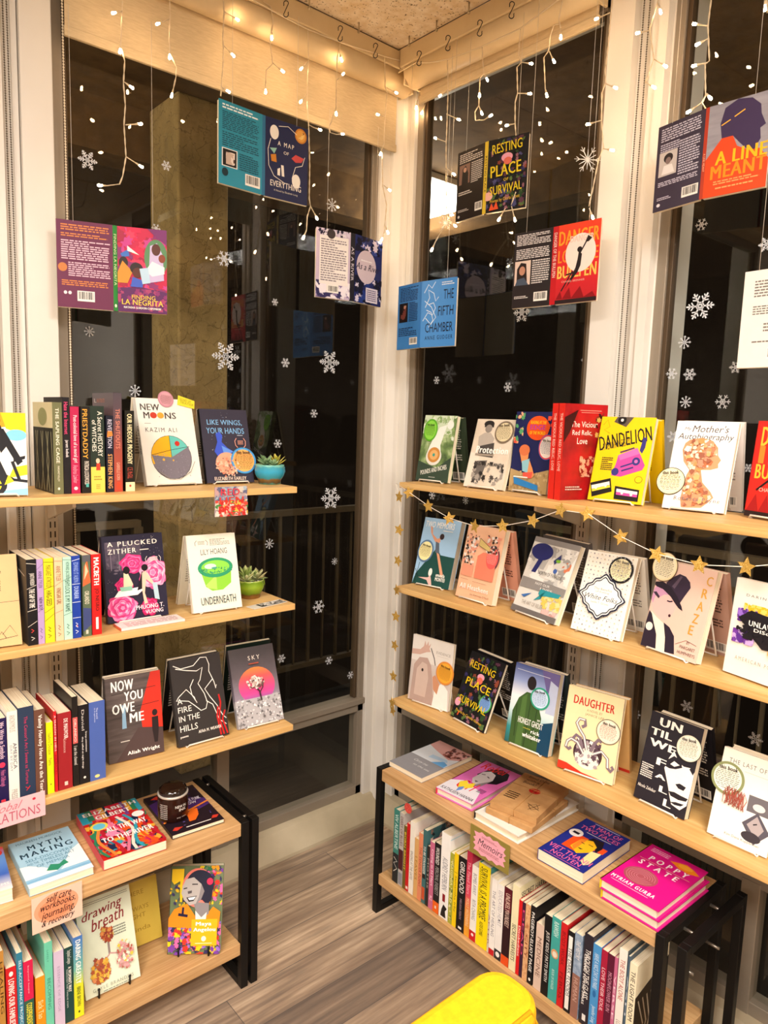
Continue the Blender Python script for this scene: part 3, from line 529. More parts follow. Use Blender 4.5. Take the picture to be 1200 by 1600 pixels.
# window_2 / 3 use positive distances along -y
# walls with columns between the windows
m = MB(); m.box((-1.285, -.012, 0), (-1.15, .16, GZ), WHITEP); m.box((-1.229, -.034, .0), (-1.158, -.012, GZ), WHITEP)
m.box((-1.285, -.03, .0), (-1.268, -.012, GZ), WHITEP); m.box((-1.245, -.022, 0), (-1.232, -.012, GZ), WHITEP)
m.box((-6, 0, 0), (-2.9, .16, GZ), WHITEP); m.box((-2.9, 0, 0), (-.0, .05, .09), WHITEP); m.box((-2.9, 0.0, 2.64), (0, .16, GZ), WHITEP)
struct(m.build('wall_left'))
m = MB(); m.box((-.002, -1.005, 0), (.16, -.837, GZ), WHITEP); m.box((-.03, -.908, 0), (-.002, -.837, GZ), WHITEP)
m.box((-.022, -.972, 0), (-.002, -.955, GZ), WHITEP); m.box((-.030, -1.0, 0), (-.002, -.976, GZ), WHITEP)
m.box((0, -5.5, 0), (.16, -2.35, GZ), WHITEP); m.box((0, -2.35, 0), (.05, 0, .09), WHITEP); m.box((0, -2.35, 2.64), (.16, 0, GZ), WHITEP)
struct(m.build('wall_right'))
m = MB()   # corner post: two trims and an angled board between them
m.prism([(-.095, 0), (-.095, -.018), (-.058, -.018), (-.058, -.036), (-.036, -.058), (-.018, -.058), (-.018, -.095), (0, -.095), (.05, -.095), (.05, .05), (-.095, .05)][::-1], (0, 0, GZ), (1, 0, 0), (0, 1, 0), GZ, WHITEP)
struct(m.build('trim_2', bevel=.002))
KERB = noisemat('painted_kerb', [(.3, '#b3a589'), (.7, '#c9bb9f')], (6, 6, 6), .5)
m = MB(); prof = [(0, 0), (-.071, 0), (-.071, .012), (-.03, .085), (0, .092)]
m.add([(-2.9, y, z) for y, z in prof]+[(-.03, y, z) for y, z in prof], [(0, 1, 6, 5), (1, 2, 7, 6), (2, 3, 8, 7), (3, 4, 9, 8), (0, 4, 3, 2, 1), (5, 6, 7, 8, 9)], KERB); struct(m.build('baseboard_left'))
m = MB(); m.add([(y, -.03, z) for y, z in prof]+[(y, -2.35, z) for y, z in prof], [(0, 5, 6, 1), (1, 6, 7, 2), (2, 7, 8, 3), (3, 8, 9, 4), (0, 1, 2, 3, 4), (5, 9, 8, 7, 6)], KERB); struct(m.build('baseboard_right'))
# headboards under the ceiling that carry the blinds
m = MB(); m.box((-2.9, -.118, 2.622), (0, 0, GZ-.001), TUBEM); struct(m.build('trim_3', bevel=.004))
m = MB(); m.box((-.118, -.835, 2.622), (0, -.119, GZ-.001), TUBEM); struct(m.build('trim_4', bevel=.004))
# ceiling light fixtures
PANE = emit('lit_diffuser', (1, .86, .70), 5)
for i, (x, y) in enumerate(PANELS):
    r = thing('ceiling_light', ['recessed ceiling light panel nearest the left window wall', 'recessed ceiling light panel at the back of the shop', 'recessed ceiling light panel nearest the window corner', 'recessed ceiling light panel at the far left of the shop'][i], 'ceiling light', (x, y, GZ-.02), group='recessed ceiling lights')
    m = MB(); m.box((-.31, -.61, -.004), (.31, -.58, .018), WHITEP); m.box((-.31, .58, -.004), (.31, .61, .018), WHITEP); m.box((-.31, -.58, -.004), (-.29, .58, .018), WHITEP); m.box((.29, -.58, -.004), (.31, .58, .018), WHITEP); m.build('frame', r)
    m = MB(); m.box((-.29, -.58, .008), (.29, .58, .016), PANE); m.build('diffuser', r)

# ---------------------------------------------------------------- outside: covered walkway, post, railing
STUC = None
def stucco():
    m, nt, b = newmat('tan_stucco'); v = mapping(nt, (1, 1, 1)); n = noise(nt, v, 9, 8, .62)
    vo = nt.nodes.new('ShaderNodeTexVoronoi'); vo.feature = 'DISTANCE_TO_EDGE'; vo.inputs['Scale'].default_value = 16
    wv = noise(nt, v, 22, 4); add = nt.nodes.new('ShaderNodeVectorMath'); add.operation = 'MULTIPLY_ADD'; add.inputs[1].default_value = (.12, .12, .12)
    nt.links.new(wv, add.inputs[0]); nt.links.new(v, add.inputs[2]); nt.links.new(add.outputs[0], vo.inputs['Vector'])
    r = ramp(nt, n, [(.3, '#8a7448'), (.7, '#b89c66')]); r2 = ramp(nt, vo.outputs[0], [(.0, '#5c4a2a'), (.035, '#ffffff')])
    mx = nt.nodes.new('ShaderNodeMix'); mx.data_type = 'RGBA'; mx.blend_type = 'MULTIPLY'; mx.inputs[0].default_value = .55
    nt.links.new(r.outputs[0], mx.inputs[6]); nt.links.new(r2.outputs[0], mx.inputs[7]); nt.links.new(mx.outputs[2], b.inputs['Base Color'])
    b.inputs['Roughness'].default_value = .9; bump(nt, b, n, .6, .01); return m
STUC = stucco()
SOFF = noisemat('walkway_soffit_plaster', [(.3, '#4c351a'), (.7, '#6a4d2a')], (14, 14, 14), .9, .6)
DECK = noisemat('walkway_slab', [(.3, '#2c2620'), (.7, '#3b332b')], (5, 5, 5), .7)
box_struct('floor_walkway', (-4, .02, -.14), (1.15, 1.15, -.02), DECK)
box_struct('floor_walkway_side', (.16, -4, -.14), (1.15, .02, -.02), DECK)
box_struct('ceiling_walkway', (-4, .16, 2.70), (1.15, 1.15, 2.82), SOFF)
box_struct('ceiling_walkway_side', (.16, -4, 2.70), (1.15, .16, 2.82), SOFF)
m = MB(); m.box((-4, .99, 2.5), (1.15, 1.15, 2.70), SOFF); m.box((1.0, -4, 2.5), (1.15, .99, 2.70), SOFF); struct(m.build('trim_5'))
m = MB(); m.box((-.486, .72, -.02), (-.27, .98, 2.70), STUC)
tag(m.build('stucco_post', bevel=.01), 'tan cracked stucco post standing outside the left window', 'post')
RAILM = flat('#665640', .5)
def railing(axis, a, b, fixed, label):
    r = thing('balcony_railing', label, 'railing', (0, 0, 0)); m = MB()
    def bx(u0, u1, z0, z1, wd=.02):
        q = MB() ; mm = m
        if axis == 'x': mm.box((u0, fixed-wd, z0), (u1, fixed+wd, z1), RAILM)
        else: mm.box((fixed-wd, u0, z0), (fixed+wd, u1, z1), RAILM)
    bx(a, b, 1.0, 1.03, .022); m.build('top_rail', r); m = MB(); bx(a, b, .18, .205, .016); m.build('bottom_rail', r)
    n = int((b-a)/.087); s = (b-a)/n
    for i in range(n+1):
        u = a+i*s; q = MB(); t = .012 if i % 2 else .006
        if axis == 'x': q.box((u-t/2*1.3, fixed-.006, .205), (u+t/2*1.3, fixed+.006, 1.0), RAILM)
        else: q.box((fixed-.006, u-t/2*1.3, .205), (fixed+.006, u+t/2*1.3, 1.0), RAILM)
        q.build('baluster', r)
    for u in (a+.01, b-.01):
        q = MB(); q.box((u-.02, fixed-.02, -.02), (u+.02, fixed+.02, 1.0), RAILM) if axis == 'x' else q.box((fixed-.02, u-.02, -.02), (fixed+.02, u+.02, 1.0), RAILM); q.build('post', r)
railing('x', -.24, 1.04, 1.07, 'brown metal railing outside the left window, right of the stucco post')
railing('x', -2.6, -.51, 1.07, 'brown metal railing outside the left window, left of the stucco post')
railing('y', -2.3, 1.0, 1.09, 'brown metal railing outside the right windows')
r = thing('walkway_lamp', 'white lit box lamp under the walkway soffit seen through the right window', 'lamp', EXT_LAMP)
m = MB(); m.box((-.16, -.16, .05), (.16, .16, .08), WHITEP); m.build('housing', r, bevel=.004)
m = MB(); m.box((-.14, -.14, -.06), (.14, .14, .05), emit('outdoor_lamp_glow', (1, .93, .8), 9)); m.build('shade', r, bevel=.02)
r = thing('walkway_lamp', 'added unseen box lamp under the walkway soffit, out past the left column', 'lamp', (-1.9, .55, 2.62))  # lamp body added out of view to go with the left fill light
m = MB(); m.box((-.16, -.16, .05), (.16, .16, .08), WHITEP); m.build('housing', r, bevel=.004)
m = MB(); m.box((-.14, -.14, -.06), (.14, .14, .05), emit('outdoor_lamp_glow', (1, .93, .8), 9)); m.build('shade', r, bevel=.02)
r = thing('street_lamp', 'distant white street lamp glowing beyond the left window', 'street lamp', (7.2, 9.0, -3))
m = MB(); m.tube([(0, 0, 0), (0, 0, 5.25), (.1, 0, 5.4), (.5, 0, 5.42)], .05, RAILM); m.build('pole', r)
m = MB(); m.box((.3, -.12, 5.30), (.8, .12, 5.38), emit('street_lamp_glow', (1, .97, .88), 30)); m.build('lamp_head', r)

# ================================================================ BLINDS, CHAINS, WIRE
def blind(axis, a, b, hem, label, zt=2.603):
    r = thing('roller_blind', label, 'roller blind', ((a+b)/2, -.076, zt) if axis == 'x' else (-.076, (a+b)/2, zt))
    L = (b-a)/2; drop = zt-hem
    if axis == 'y': r.rotation_euler = (0, 0, -PI/2)
    m = MB(); m.tube([(-L, 0, 0), (L, 0, 0)], .040, TUBEM, 32); m.build('roller_tube', r)
    m = MB(); m.box((-L+.006, .030, -drop+.016), (L-.012, .0315, 0), BLINDF); m.build('fabric', r)
    m = MB(); m.box((-L+.004, .0255, -drop), (L-.010, .0355, -drop+.024), BLINDF); m.build('hem_bar', r, bevel=.002)
    for s in (-1, 1):
        m = MB(); m.box((s*L-.004, -.036, -.036), (s*L+.004, .045, .018), TUBEM); m.build('bracket', r, bevel=.002)
blind('x', -1.135, -.048, 2.397, 'beige roller blind partly lowered over the left window')
blind('y', -.825, -.140, 2.526, 'beige roller blind rolled up above the right window')
def bead_chain(label, pts, col, r=.0021, sp=.0056):
    m = MB(); p = [Vector(q) for q in pts]
    for i in range(len(p)-1):
        n = max(1, int((p[i+1]-p[i]).length/sp))
        for k in range(n): m.ball(p[i]+(p[i+1]-p[i])*(k/n), r, col, 6, 4)
    m.tube(pts, r*.35, col, 5)
    o = m.build('bead_chain'); tag(o, label, 'blind cord')
CH = flat('#6f6556', .35, .6); CHW = flat('#e9dcc4', .4)
bead_chain('white bead chain hanging in front of the left window beside its column', [(-1.134, -.045, 2.61), (-1.132, -.045, 1.33), (-1.130, -.05, .75)], CHW, .0026, .0068)
bead_chain('dark bead loop on the left column, strand nearer the frame edge', [(-1.262, -.032, 2.6), (-1.262, -.032, .55)], CH)
bead_chain('dark bead loop on the left column, strand nearer the raised board', [(-1.254, -.032, 2.6), (-1.251, -.032, .55)], CH)
bead_chain('dark bead loop on the right column, strand nearer the raised board', [(-.02, -.926, 2.6), (-.02, -.926, .55)], CH)
bead_chain('dark bead loop on the right column, strand nearer the third window', [(-.02, -.942, 2.6), (-.02, -.939, .55)], CH)
r = thing('ceiling_wire', 'thin dark wire strung under the ceiling along both window walls', 'wire', (-.15, -.15, 2.655))
DARKW = flat('#3a2c20', .4, .6)
m = MB(); m.tube([(-1.6, 0, .02), (0, 0, .0)], .0012, DARKW, 6); m.build('left_run', r)
m = MB(); m.tube([(0, 0, .0), (0, -2.0, .0)], .0012, DARKW, 6); m.build('right_run', r)
for p in [(-.34, .0), (-.60, 0), (-.16, 0), (0, -.05), (0, -.17), (0, -.30), (0, -.46), (0, -.62)]:
    m = MB(); m.tube([(p[0], p[1], -.004), (p[0], p[1], .024)], .0022, flat('#b9a98c', .3, .8), 8); m.ball((p[0], p[1], -.002), .0045, flat('#b9a98c', .3, .8)); m.build('eyelet', r)
HL = ['black S hook on the left run of ceiling wire, farthest from the corner', 'black S hook in the middle of the left run of ceiling wire', 'black S hook on the left run of ceiling wire, nearest the corner', 'black S hook on the right run of ceiling wire, nearest the corner', 'black S hook second from the corner on the right run of ceiling wire', 'black S hook third from the corner on the right run of ceiling wire', 'black S hook on the right run of ceiling wire, farthest from the corner']
for p, lab in zip(HOOKS, HL):
    m = MB(); pts = []
    for i in range(9): a = PI*(1.15-i/8*1.15); pts.append((.006*math.cos(a), 0, .010+.006*math.sin(a)))
    pts = [(-.006, 0, .004)]+pts
    pts2 = [(-x, 0, -z-.006) for x, y, z in pts[::-1]]
    m.tube(pts[:0]+[(q[0]*1.0, 0, q[2]) for q in pts]+pts2, .0011, BLACKMETAL, 6)
    o = m.build('s_hook', rot=(0, 0, -.71)); o.scale = (1.1, 1.1, 1.1); o.location = (p[0], p[1], p[2]-.006); tag(o, lab, 'hook', 'black S hooks on the ceiling wire')

# ================================================================ ICICLE LIGHTS
BULB = emit('warm_bulb_glow', (1, .66, .36), 75)
CORDM = flat('#e2cfae', .4)
r = thing('icicle_light_string', 'warm white icicle string lights draped along both window tops', 'string lights', (-.13, -.13, 2.6))
o0 = Vector(r.location)
m = MB(); m.tube([Vector(p)-o0 for p in CORD[:10]]+[Vector((-.123, -.123, 2.606))-o0]+[Vector(p)-o0 for p in CORD[10:]], .0021, CORDM, 6); m.build('main_cord', r)
rn = random.Random(5)
for s, pts, bulbs in STRANDS:
    P_ = [Vector(p)-o0 for p in pts]; q = []
    for i in range(len(P_)-1):
        n = max(1, int((P_[i+1]-P_[i]).length/.008)); q += [P_[i].lerp(P_[i+1], k/n) for k in range(n)]
    q.append(P_[-1]); m = MB()
    for ph in (0, PI):
        m.tube([v+Vector((math.cos(i*1.1+ph), math.sin(i*1.1+ph), 0))*.0011 for i, v in enumerate(q)], .0010, CORDM, 5)
    st = m.build('strand', r)
    for a, b in bulbs:
        a, b = Vector(a)-o0, Vector(b)-o0; d = (b-a); L = d.length
        if L < .004: d = Vector((0, 0, -1))*.01; L = .01
        d.normalize(); m = MB()
        m.tube([a, b], .0014, CORDM, 6); m.tube([b-d*.003, b+d*.006], .0022, CORDM, 8); m.build('twig', st)
        m = MB(); m.tube([b+d*.005, b+d*.009, b+d*.013], .0022, BULB, 8, r2=.0032); m.ball(b+d*.014, .0032, BULB); m.build('bulb', st)
# ================================================================ SHELVES AND BENCHES
def board(name, label, a, b, mat, grp=None):
    c = [(a[i]+b[i])/2 for i in range(3)]; m = MB(); m.box([a[i]-c[i] for i in range(3)], [b[i]-c[i] for i in range(3)], mat)
    o = m.build(name, bevel=.0016); o.location = c; tag(o, label, 'shelf', grp); return o
board('wall_shelf', 'top pine shelf on the left window wall', (-2.3, -.363, 1.294), (-.647, -.10, 1.311), PINE_X)
board('wall_shelf', 'middle pine shelf on the left window wall', (-2.3, -.363, .968), (-.647, -.10, .985), PINE_X)
board('wall_shelf', 'lowest pine shelf on the left window wall', (-2.3, -.363, .616), (-.647, -.10, .633), PINE_X)
board('wall_shelf', 'top pine shelf on the right window wall', (-.330, -2.1, 1.302), (-.10, -.425, 1.319), PINE_Y)
board('wall_shelf', 'middle pine shelf on the right window wall', (-.330, -2.1, .990), (-.10, -.425, 1.007), PINE_Y)
board('wall_shelf', 'lowest pine shelf on the right window wall', (-.330, -2.1, .638), (-.10, -.425, .655), PINE_Y)
STDM = flat('#d9ccb8', .4, .2); SLOT = flat('#3a3129', .6)
def standard(axis, u, d, label):
    r = thing('shelf_standard', label, 'shelf rail', (u, d, .55) if axis == 'x' else (d, u, .55), (0, 0, 0 if axis == 'x' else -PI/2))
    m = MB(); m.box((-.013, -.006, 0), (.013, .012, .93), STDM); m.build('rail', r)
    m = MB()
    for i in range(36):
        for s in (-.0055, .0055): m.box((s-.0016, -.0064, .012+i*.0254), (s+.0016, -.0058, .028+i*.0254), SLOT)
    m.build('slot_row', r)
def bracket(axis, u, d, z, reach, label):
    r = thing('shelf_bracket', label, 'bracket', (u, d, z) if axis == 'x' else (d, u, z), (0, 0, 0 if axis == 'x' else -PI/2))
    m = MB(); m.prism([(0, 0), (0, -.075), (-.03, -.066), (-reach, -.022), (-reach, 0)], (-.004, 0, 0), (0, 1, 0), (0, 0, 1), .008, STDM)
    m.M = None; m.build('arm', r, bevel=.001)
    m = MB(); m.box((-.008, -reach, -.006), (.008, -.0, -.0004), STDM); m.build('flange', r)
standard('x', -1.190, -.050, 'white slotted shelf rail on the left column')
standard('y', -.870, -.047, 'white slotted shelf rail on the right column')
standard('x', -2.2, -.050, 'white slotted shelf rail far along the left wall')
for i, z in enumerate((1.294, .968, .616)):
    nm = ['top', 'middle', 'lowest'][i]
    bracket('x', -1.190, -.056, z, .20, 'white bracket under the %s left shelf' % nm)
    bracket('x', -2.2, -.056, z, .20, 'white bracket at the far end of the %s left shelf' % nm)
for i, z in enumerate((1.302, .990, .638)):
    nm = ['top', 'middle', 'lowest'][i]
    bracket('y', -.870, -.053, z, .20, 'white bracket under the %s right shelf' % nm)
def bench(label, axis, length, loc, rot, wood_m):
    """local: x along length, y depth (0 front), z up; oak boards held by paired black steel hoops"""
    r = thing('display_bench', label, 'bench', loc, rot)
    dp = .275; s = .020
    m = MB(); m.box((0, 0, .430), (length, dp, .465), wood_m); m.build('top_board', r, bevel=.0015)
    m = MB(); m.box((0, 0, .097), (length, dp, .130), wood_m); m.build('lower_board', r, bevel=.0015)
    def hoop(x0, nm):
        m = MB(); y0, y1 = -.004, dp+.004
        m.box((x0, y0, 0), (x0+s, y0+s, .467), BLACKMETAL); m.box((x0, y1-s, 0), (x0+s, y1, .467), BLACKMETAL)
        m.box((x0, y0+s, .447), (x0+s, y1-s, .467), BLACKMETAL); m.box((x0, y0+s, 0), (x0+s, y1-s, s), BLACKMETAL)
        m.build(nm, r, bevel=.0015)
    for x0 in (-s-.001, length+.001): hoop(x0, 'leg_frame')
    return r, hoop, length, s
r1, hp, L_, s_ = bench('oak bench with black steel frames under the left shelves', 'x', .86, (-1.733, -.470, 0), (0, 0, 0), OAK_X)
hp(L_+.030, 'leg_frame')
BOLT = flat('#8c8378', .3, .8)
for yy in (.03, .235):
    for zz in (.12, .40, .462):
        m = MB(); m.tube([(L_+.02, yy, zz), (L_+.032, yy, zz)], .004, BOLT, 8); m.build('connector_bolt', r1)
r2, hp2, L2_, s_ = bench('oak bench with black steel frames under the right shelves', 'y', .874, (-.400, -.470, 0), (0, 0, -PI/2), OAK_X)
hp2(L2_+.048, 'leg_frame')
for yy in (.08, .20):
    for zz in (.36, .45):
        m = MB(); m.tube([(L2_+.018, yy, zz), (L2_+.05, yy, zz)], .0035, BOLT, 8); m.build('connector_bolt', r2)
r = thing('display_bench', 'next oak bench beyond the right bench, mostly out of frame', 'bench', (-.400, -1.42, 0), (0, 0, -PI/2))
m = MB(); m.box((0.0, .10, .097), (.6, .275, .130), OAK_X); m.build('lower_board', r, bevel=.0015)
m = MB(); m.box((.58, 0, 0), (.60, .02, .467), BLACKMETAL); m.box((.58, .255, 0), (.60, .275, .467), BLACKMETAL); m.box((.58, .02, .447), (.60, .255, .467), BLACKMETAL); m.build('leg_frame', r)
# yellow armchair whose back shows at the bottom edge
YEL = noisemat('yellow_upholstery', [(.3, '#de9c00'), (.7, '#e8aa04')], (120, 120, 120), .8, .12)
r = thing('armchair', 'bright yellow upholstered armchair back at the bottom edge', 'chair', (-1.30, -1.60, 0))
m = MB(); pts = []
def rrect(x0, y0, x1, y1, rad, n=8):
    p = []
    for cx, cy, a0 in ((x1-rad, y1-rad, 0), (x0+rad, y1-rad, PI/2), (x0+rad, y0+rad, PI), (x1-rad, y0+rad, 3*PI/2)):
        for i in range(n+1): a = a0+PI/2*i/n; p.append((cx+rad*math.cos(a), cy+rad*math.sin(a)))
    return p
m.prism(rrect(-.29, .105, .305, .200, .04), (0, 0, .745), (1, 0, 0), (0, 1, 0), .40, YEL); m.build('backrest', r, bevel=.016)
m = MB(); m.tube([(-.27, .112, .738), (.272, .110, .742), (.296, .110, .70), (.296, .110, .40)], .0028, flat('#c99a00', .8), 6); m.build('seam', r)
m = MB(); m.prism(rrect(-.27, -.27, .27, .113, .05), (0, 0, .43), (1, 0, 0), (0, 1, 0), .12, YEL); m.build('seat', r, bevel=.02)
for x in (-.24, .24):
    for y in (-.23, .15):
        m = MB(); m.tube([(x, y, 0), (x*.95, y*.95, .35)], .012, BLACKMETAL, 12, r2=.016); m.build('leg', r)

# ================================================================ STANDING DISPLAY BOOKS
ART_CRAZE = [G('#e6b7b0', (0.012, 0.565), (0.058, 0.633), (0.169, 0.659), (0.302, 0.622), (0.431, 0.579), (0.456, 0.525), (0.439, 0.464), (0.415, 0.424), (0.368, 0.367), (0.319, 0.34), (0.242, 0.354), (0.158, 0.383), (0.068, 0.426), (0.012, 0.491)), G('#c793b4', (-0.007, 0.54), (-0.016, 0.636), (0.024, 0.687), (0.109, 0.689), (0.21, 0.676), (0.294, 0.631), (0.208, 0.621), (0.133, 0.579), (0.071, 0.613), (0.048, 0.549), (0.04, 0.495)), G('#3a2c3c', (-0.011, 0.621), (0.058, 0.633), (0.137, 0.587), (0.123, 0.562), (0.049, 0.594)), G('#2a2030', (-0.004, -0.008), (-0.037, 0.286), (0.013, 0.408), (0.067, 0.381), (0.151, 0.293), (0.232, 0.176), (0.285, 0.007)), G('#2a2030', (0.315, 0.321), (0.433, 0.289), (0.545, 0.211), (0.618, 0.023), (0.444, 0.013), (0.41, 0.139)), G('#f3e8d0', (0.052, 0.405), (0.169, 0.355), (0.319, 0.31), (0.4, 0.166), (0.446, 0.009), (0.286, 0.003), (0.242, 0.163), (0.117, 0.316)), G('#33263a', (0.19, 0.755), (0.309, 0.843), (0.39, 0.885), (0.504, 0.872), (0.595, 0.822), (0.627, 0.763), (0.56, 0.659), (0.505, 0.566), (0.392, 0.63), (0.272, 0.698)), G('#5c4c60', (0.306, 0.732), (0.416, 0.866), (0.452, 0.86), (0.36, 0.712)), G('#231a28', (-0.028, 0.739), (0.129, 0.76), (0.285, 0.726), (0.44, 0.638), (0.552, 0.543), (0.586, 0.497), (0.505, 0.517), (0.442, 0.549), (0.328, 0.616), (0.162, 0.677), (0.036, 0.689), (-0.025, 0.706)), E('#f5ebd8', 0.077, 0.234, 0.065, 0.047, 20), E('#3a1c28', 0.385, 0.411, 0.023, 0.017, 20), Ln('#2a2030', 0.02, (0.282, 0.564), (0.331, 0.561), (0.38, 0.573)), Ln('#8a5a50', 0.008, (0.597, 0.135), (0.761, 0.206), (0.945, 0.182))]
ART_UNTIL = [G('#f4ece2', (0.455, 0.44), (0.501, 0.568), (0.565, 0.659), (0.69, 0.557), (0.795, 0.537), (0.921, 0.55), (1.015, 0.564), (1.031, 0.458), (1.01, 0.312), (0.988, 0.152), (0.885, 0.078), (0.719, 0.099), (0.657, 0.175), (0.59, 0.272)), G('#26222a', (0.461, 0.464), (0.481, 0.541), (0.586, 0.606), (0.721, 0.586), (0.771, 0.517), (0.66, 0.475), (0.544, 0.457)), G('#f4ece2', (0.545, 0.506), (0.606, 0.553), (0.717, 0.532), (0.628, 0.495)), G('#26222a', (0.899, 0.534), (0.957, 0.58), (1.031, 0.585), (1.029, 0.528), (0.981, 0.485)), G('#26222a', (0.714, 0.322), (0.787, 0.347), (0.912, 0.335), (0.881, 0.289), (0.78, 0.291)), G('#26222a', (0.622, 0.223), (0.727, 0.237), (0.851, 0.23), (0.99, 0.228), (0.961, 0.192), (0.824, 0.175), (0.674, 0.183)), G('#26222a', (0.689, 0.118), (0.788, 0.142), (0.94, 0.153), (0.892, 0.122), (0.777, 0.108))]
MPOLY = [(0.262, 0.786), (0.461, 0.814), (0.64, 0.78), (0.736, 0.707), (0.758, 0.622), (0.816, 0.571), (0.782, 0.527), (0.793, 0.485), (0.678, 0.458), (0.525, 0.451), (0.586, 0.314), (0.741, 0.217), (0.802, 0.157), (0.714, 0.088), (0.635, 0.036), (0.311, 0.018), (0.273, 0.124), (0.306, 0.387), (0.339, 0.443), (0.218, 0.536), (0.166, 0.666), (0.193, 0.745)]
ART_MOTHER = [('g', '#cf9468', MPOLY)]+Fill(['#e8d2b8', '#b8683f', '#d98f52', '#c07a58', '#efe2d0', '#e2a86a', '#9c5a40', '#dcae84', '#c9886a'], MPOLY, 150, .062, 4)
ART_DANDELION = [G('#5a4f44', (0.242, 0.939), (0.296, 1.004), (0.6, 0.999), (0.482, 0.881)), E('#191717', 0.391, 0.962, 0.079, 0.052, 20), E('#efe6d8', 0.391, 0.962, 0.027, 0.018, 20), G('#35337a', (0.807, 0.613), (0.833, 0.766), (0.9, 0.77), (0.896, 0.65), (0.857, 0.582)), G('#d8489a', (0.364, 0.308), (0.416, 0.44), (0.435, 0.548), (0.76, 0.645), (0.945, 0.448), (0.913, 0.393), (0.543, 0.299)), G('#e86ab0', (0.435, 0.548), (0.76, 0.645), (0.823, 0.58), (0.481, 0.488)), E('#35337a', 0.427, 0.352, 0.069, 0.045, 20), E('#35337a', 0.777, 0.487, 0.073, 0.048, 20), E('#e86ab0', 0.777, 0.487, 0.031, 0.020, 20), Ln('#35337a', 0.03, (0.511, 0.41), (0.717, 0.464)), Ln('#35337a', 0.03, (0.538, 0.366), (0.748, 0.417)), G('#5a2f5a', (0.452, 0.589), (0.699, 0.65), (0.714, 0.635), (0.471, 0.572)), G('#1c1a18', (-0.014, 0.2), (0.371, 0.274), (0.434, 0.118), (0.072, 0.036)), G('#f2e9da', (0.029, 0.17), (0.357, 0.234), (0.376, 0.194), (0.049, 0.127)), G('#e8d03a', (0.05, 0.125), (0.377, 0.19), (0.391, 0.166), (0.065, 0.098)), E('#efe6d8', 0.126, 0.143, 0.020, 0.013, 20), E('#efe6d8', 0.301, 0.176, 0.020, 0.013, 20), G('#1c1a18', (0.479, 0.187), (0.929, 0.164), (0.934, 0.028), (0.49, 0.036)), G('#f6efe4', (0.516, 0.157), (0.902, 0.141), (0.904, 0.108), (0.519, 0.121)), G('#d8489a', (0.52, 0.119), (0.905, 0.105), (0.906, 0.079), (0.522, 0.088)), E('#efe6d8', 0.626, 0.11, 0.023, 0.015, 20), E('#efe6d8', 0.796, 0.101, 0.024, 0.016, 20)]
def rose(cx, cy, r, cols, asp=.72, n=11, seed=1):
    rn = random.Random(seed); o = []
    for k in range(n):
        f = 1-k/n*.92; ph = rn.random()*6; m_ = 5 if k % 2 else 6
        o.append(('g', cols[k % len(cols)], [(cx+r*f*(1+.10*math.cos(m_*a+ph)+.04*math.sin(11*a))*math.cos(a)+r*.03*math.sin(k), cy+asp*r*f*(1+.10*math.cos(m_*a+ph)+.04*math.sin(11*a))*math.sin(a)) for a in [2*PI*i/40 for i in range(40)]]))
    return o
NV = '#1d1a33'; RED = '#c81e1e'
def backblurb(ink, bar=True): return [Pg(ink, .1, .35, .9, .9, 16)]+([Bar(.55, .05, .92, .17)] if bar else [])
standing('cyclist', 'white book with a black cyclist at the left edge of the top left shelf', '#f6f1e2', [
 G('#f39a1e', (.35, .78), (1, .86), (1, 1), (.35, 1)), G('#f6c51f', (.7, .80), (1, .72), (1, 1), (.62, 1)), E('#7fc3e4', .85, .72, .16, .07), G('#f2e21d', (.72, .2), (1, .24), (1, .36), (.8, .33)),
 G('#8fc9e8', (.3, 0), (1, 0), (1, .08), (.3, .03)), E(INK, .48, .90, .14, .075), G(INK, (.30, .45), (.42, .84), (.62, .84), (.72, .6), (.62, .5), (.55, .62), (.45, .40)), G(INK, (.55, .78), (.66, .80), (.94, .40), (.86, .35)),
 G(INK, (.80, .44), (.98, .47), (.97, .43), (.8, .39)), G(INK, (.3, .45), (.55, .50), (.72, .20), (.58, .10), (.42, .3)), Ln(INK, .05, (.5, .30), (.80, .18), (1, .16)), Ln(INK, .05, (.78, .40), (.88, .18)), E(INK, .40, .12, .3, .16), E('#f2e21d', .40, .12, .22, .11), Ln(INK, .04, (.15, .12), (.66, .12)), G('#f2e21d', (.66, .12), (.8, .16), (.72, .24))],
 stand='white wire stand holding the cyclist book')
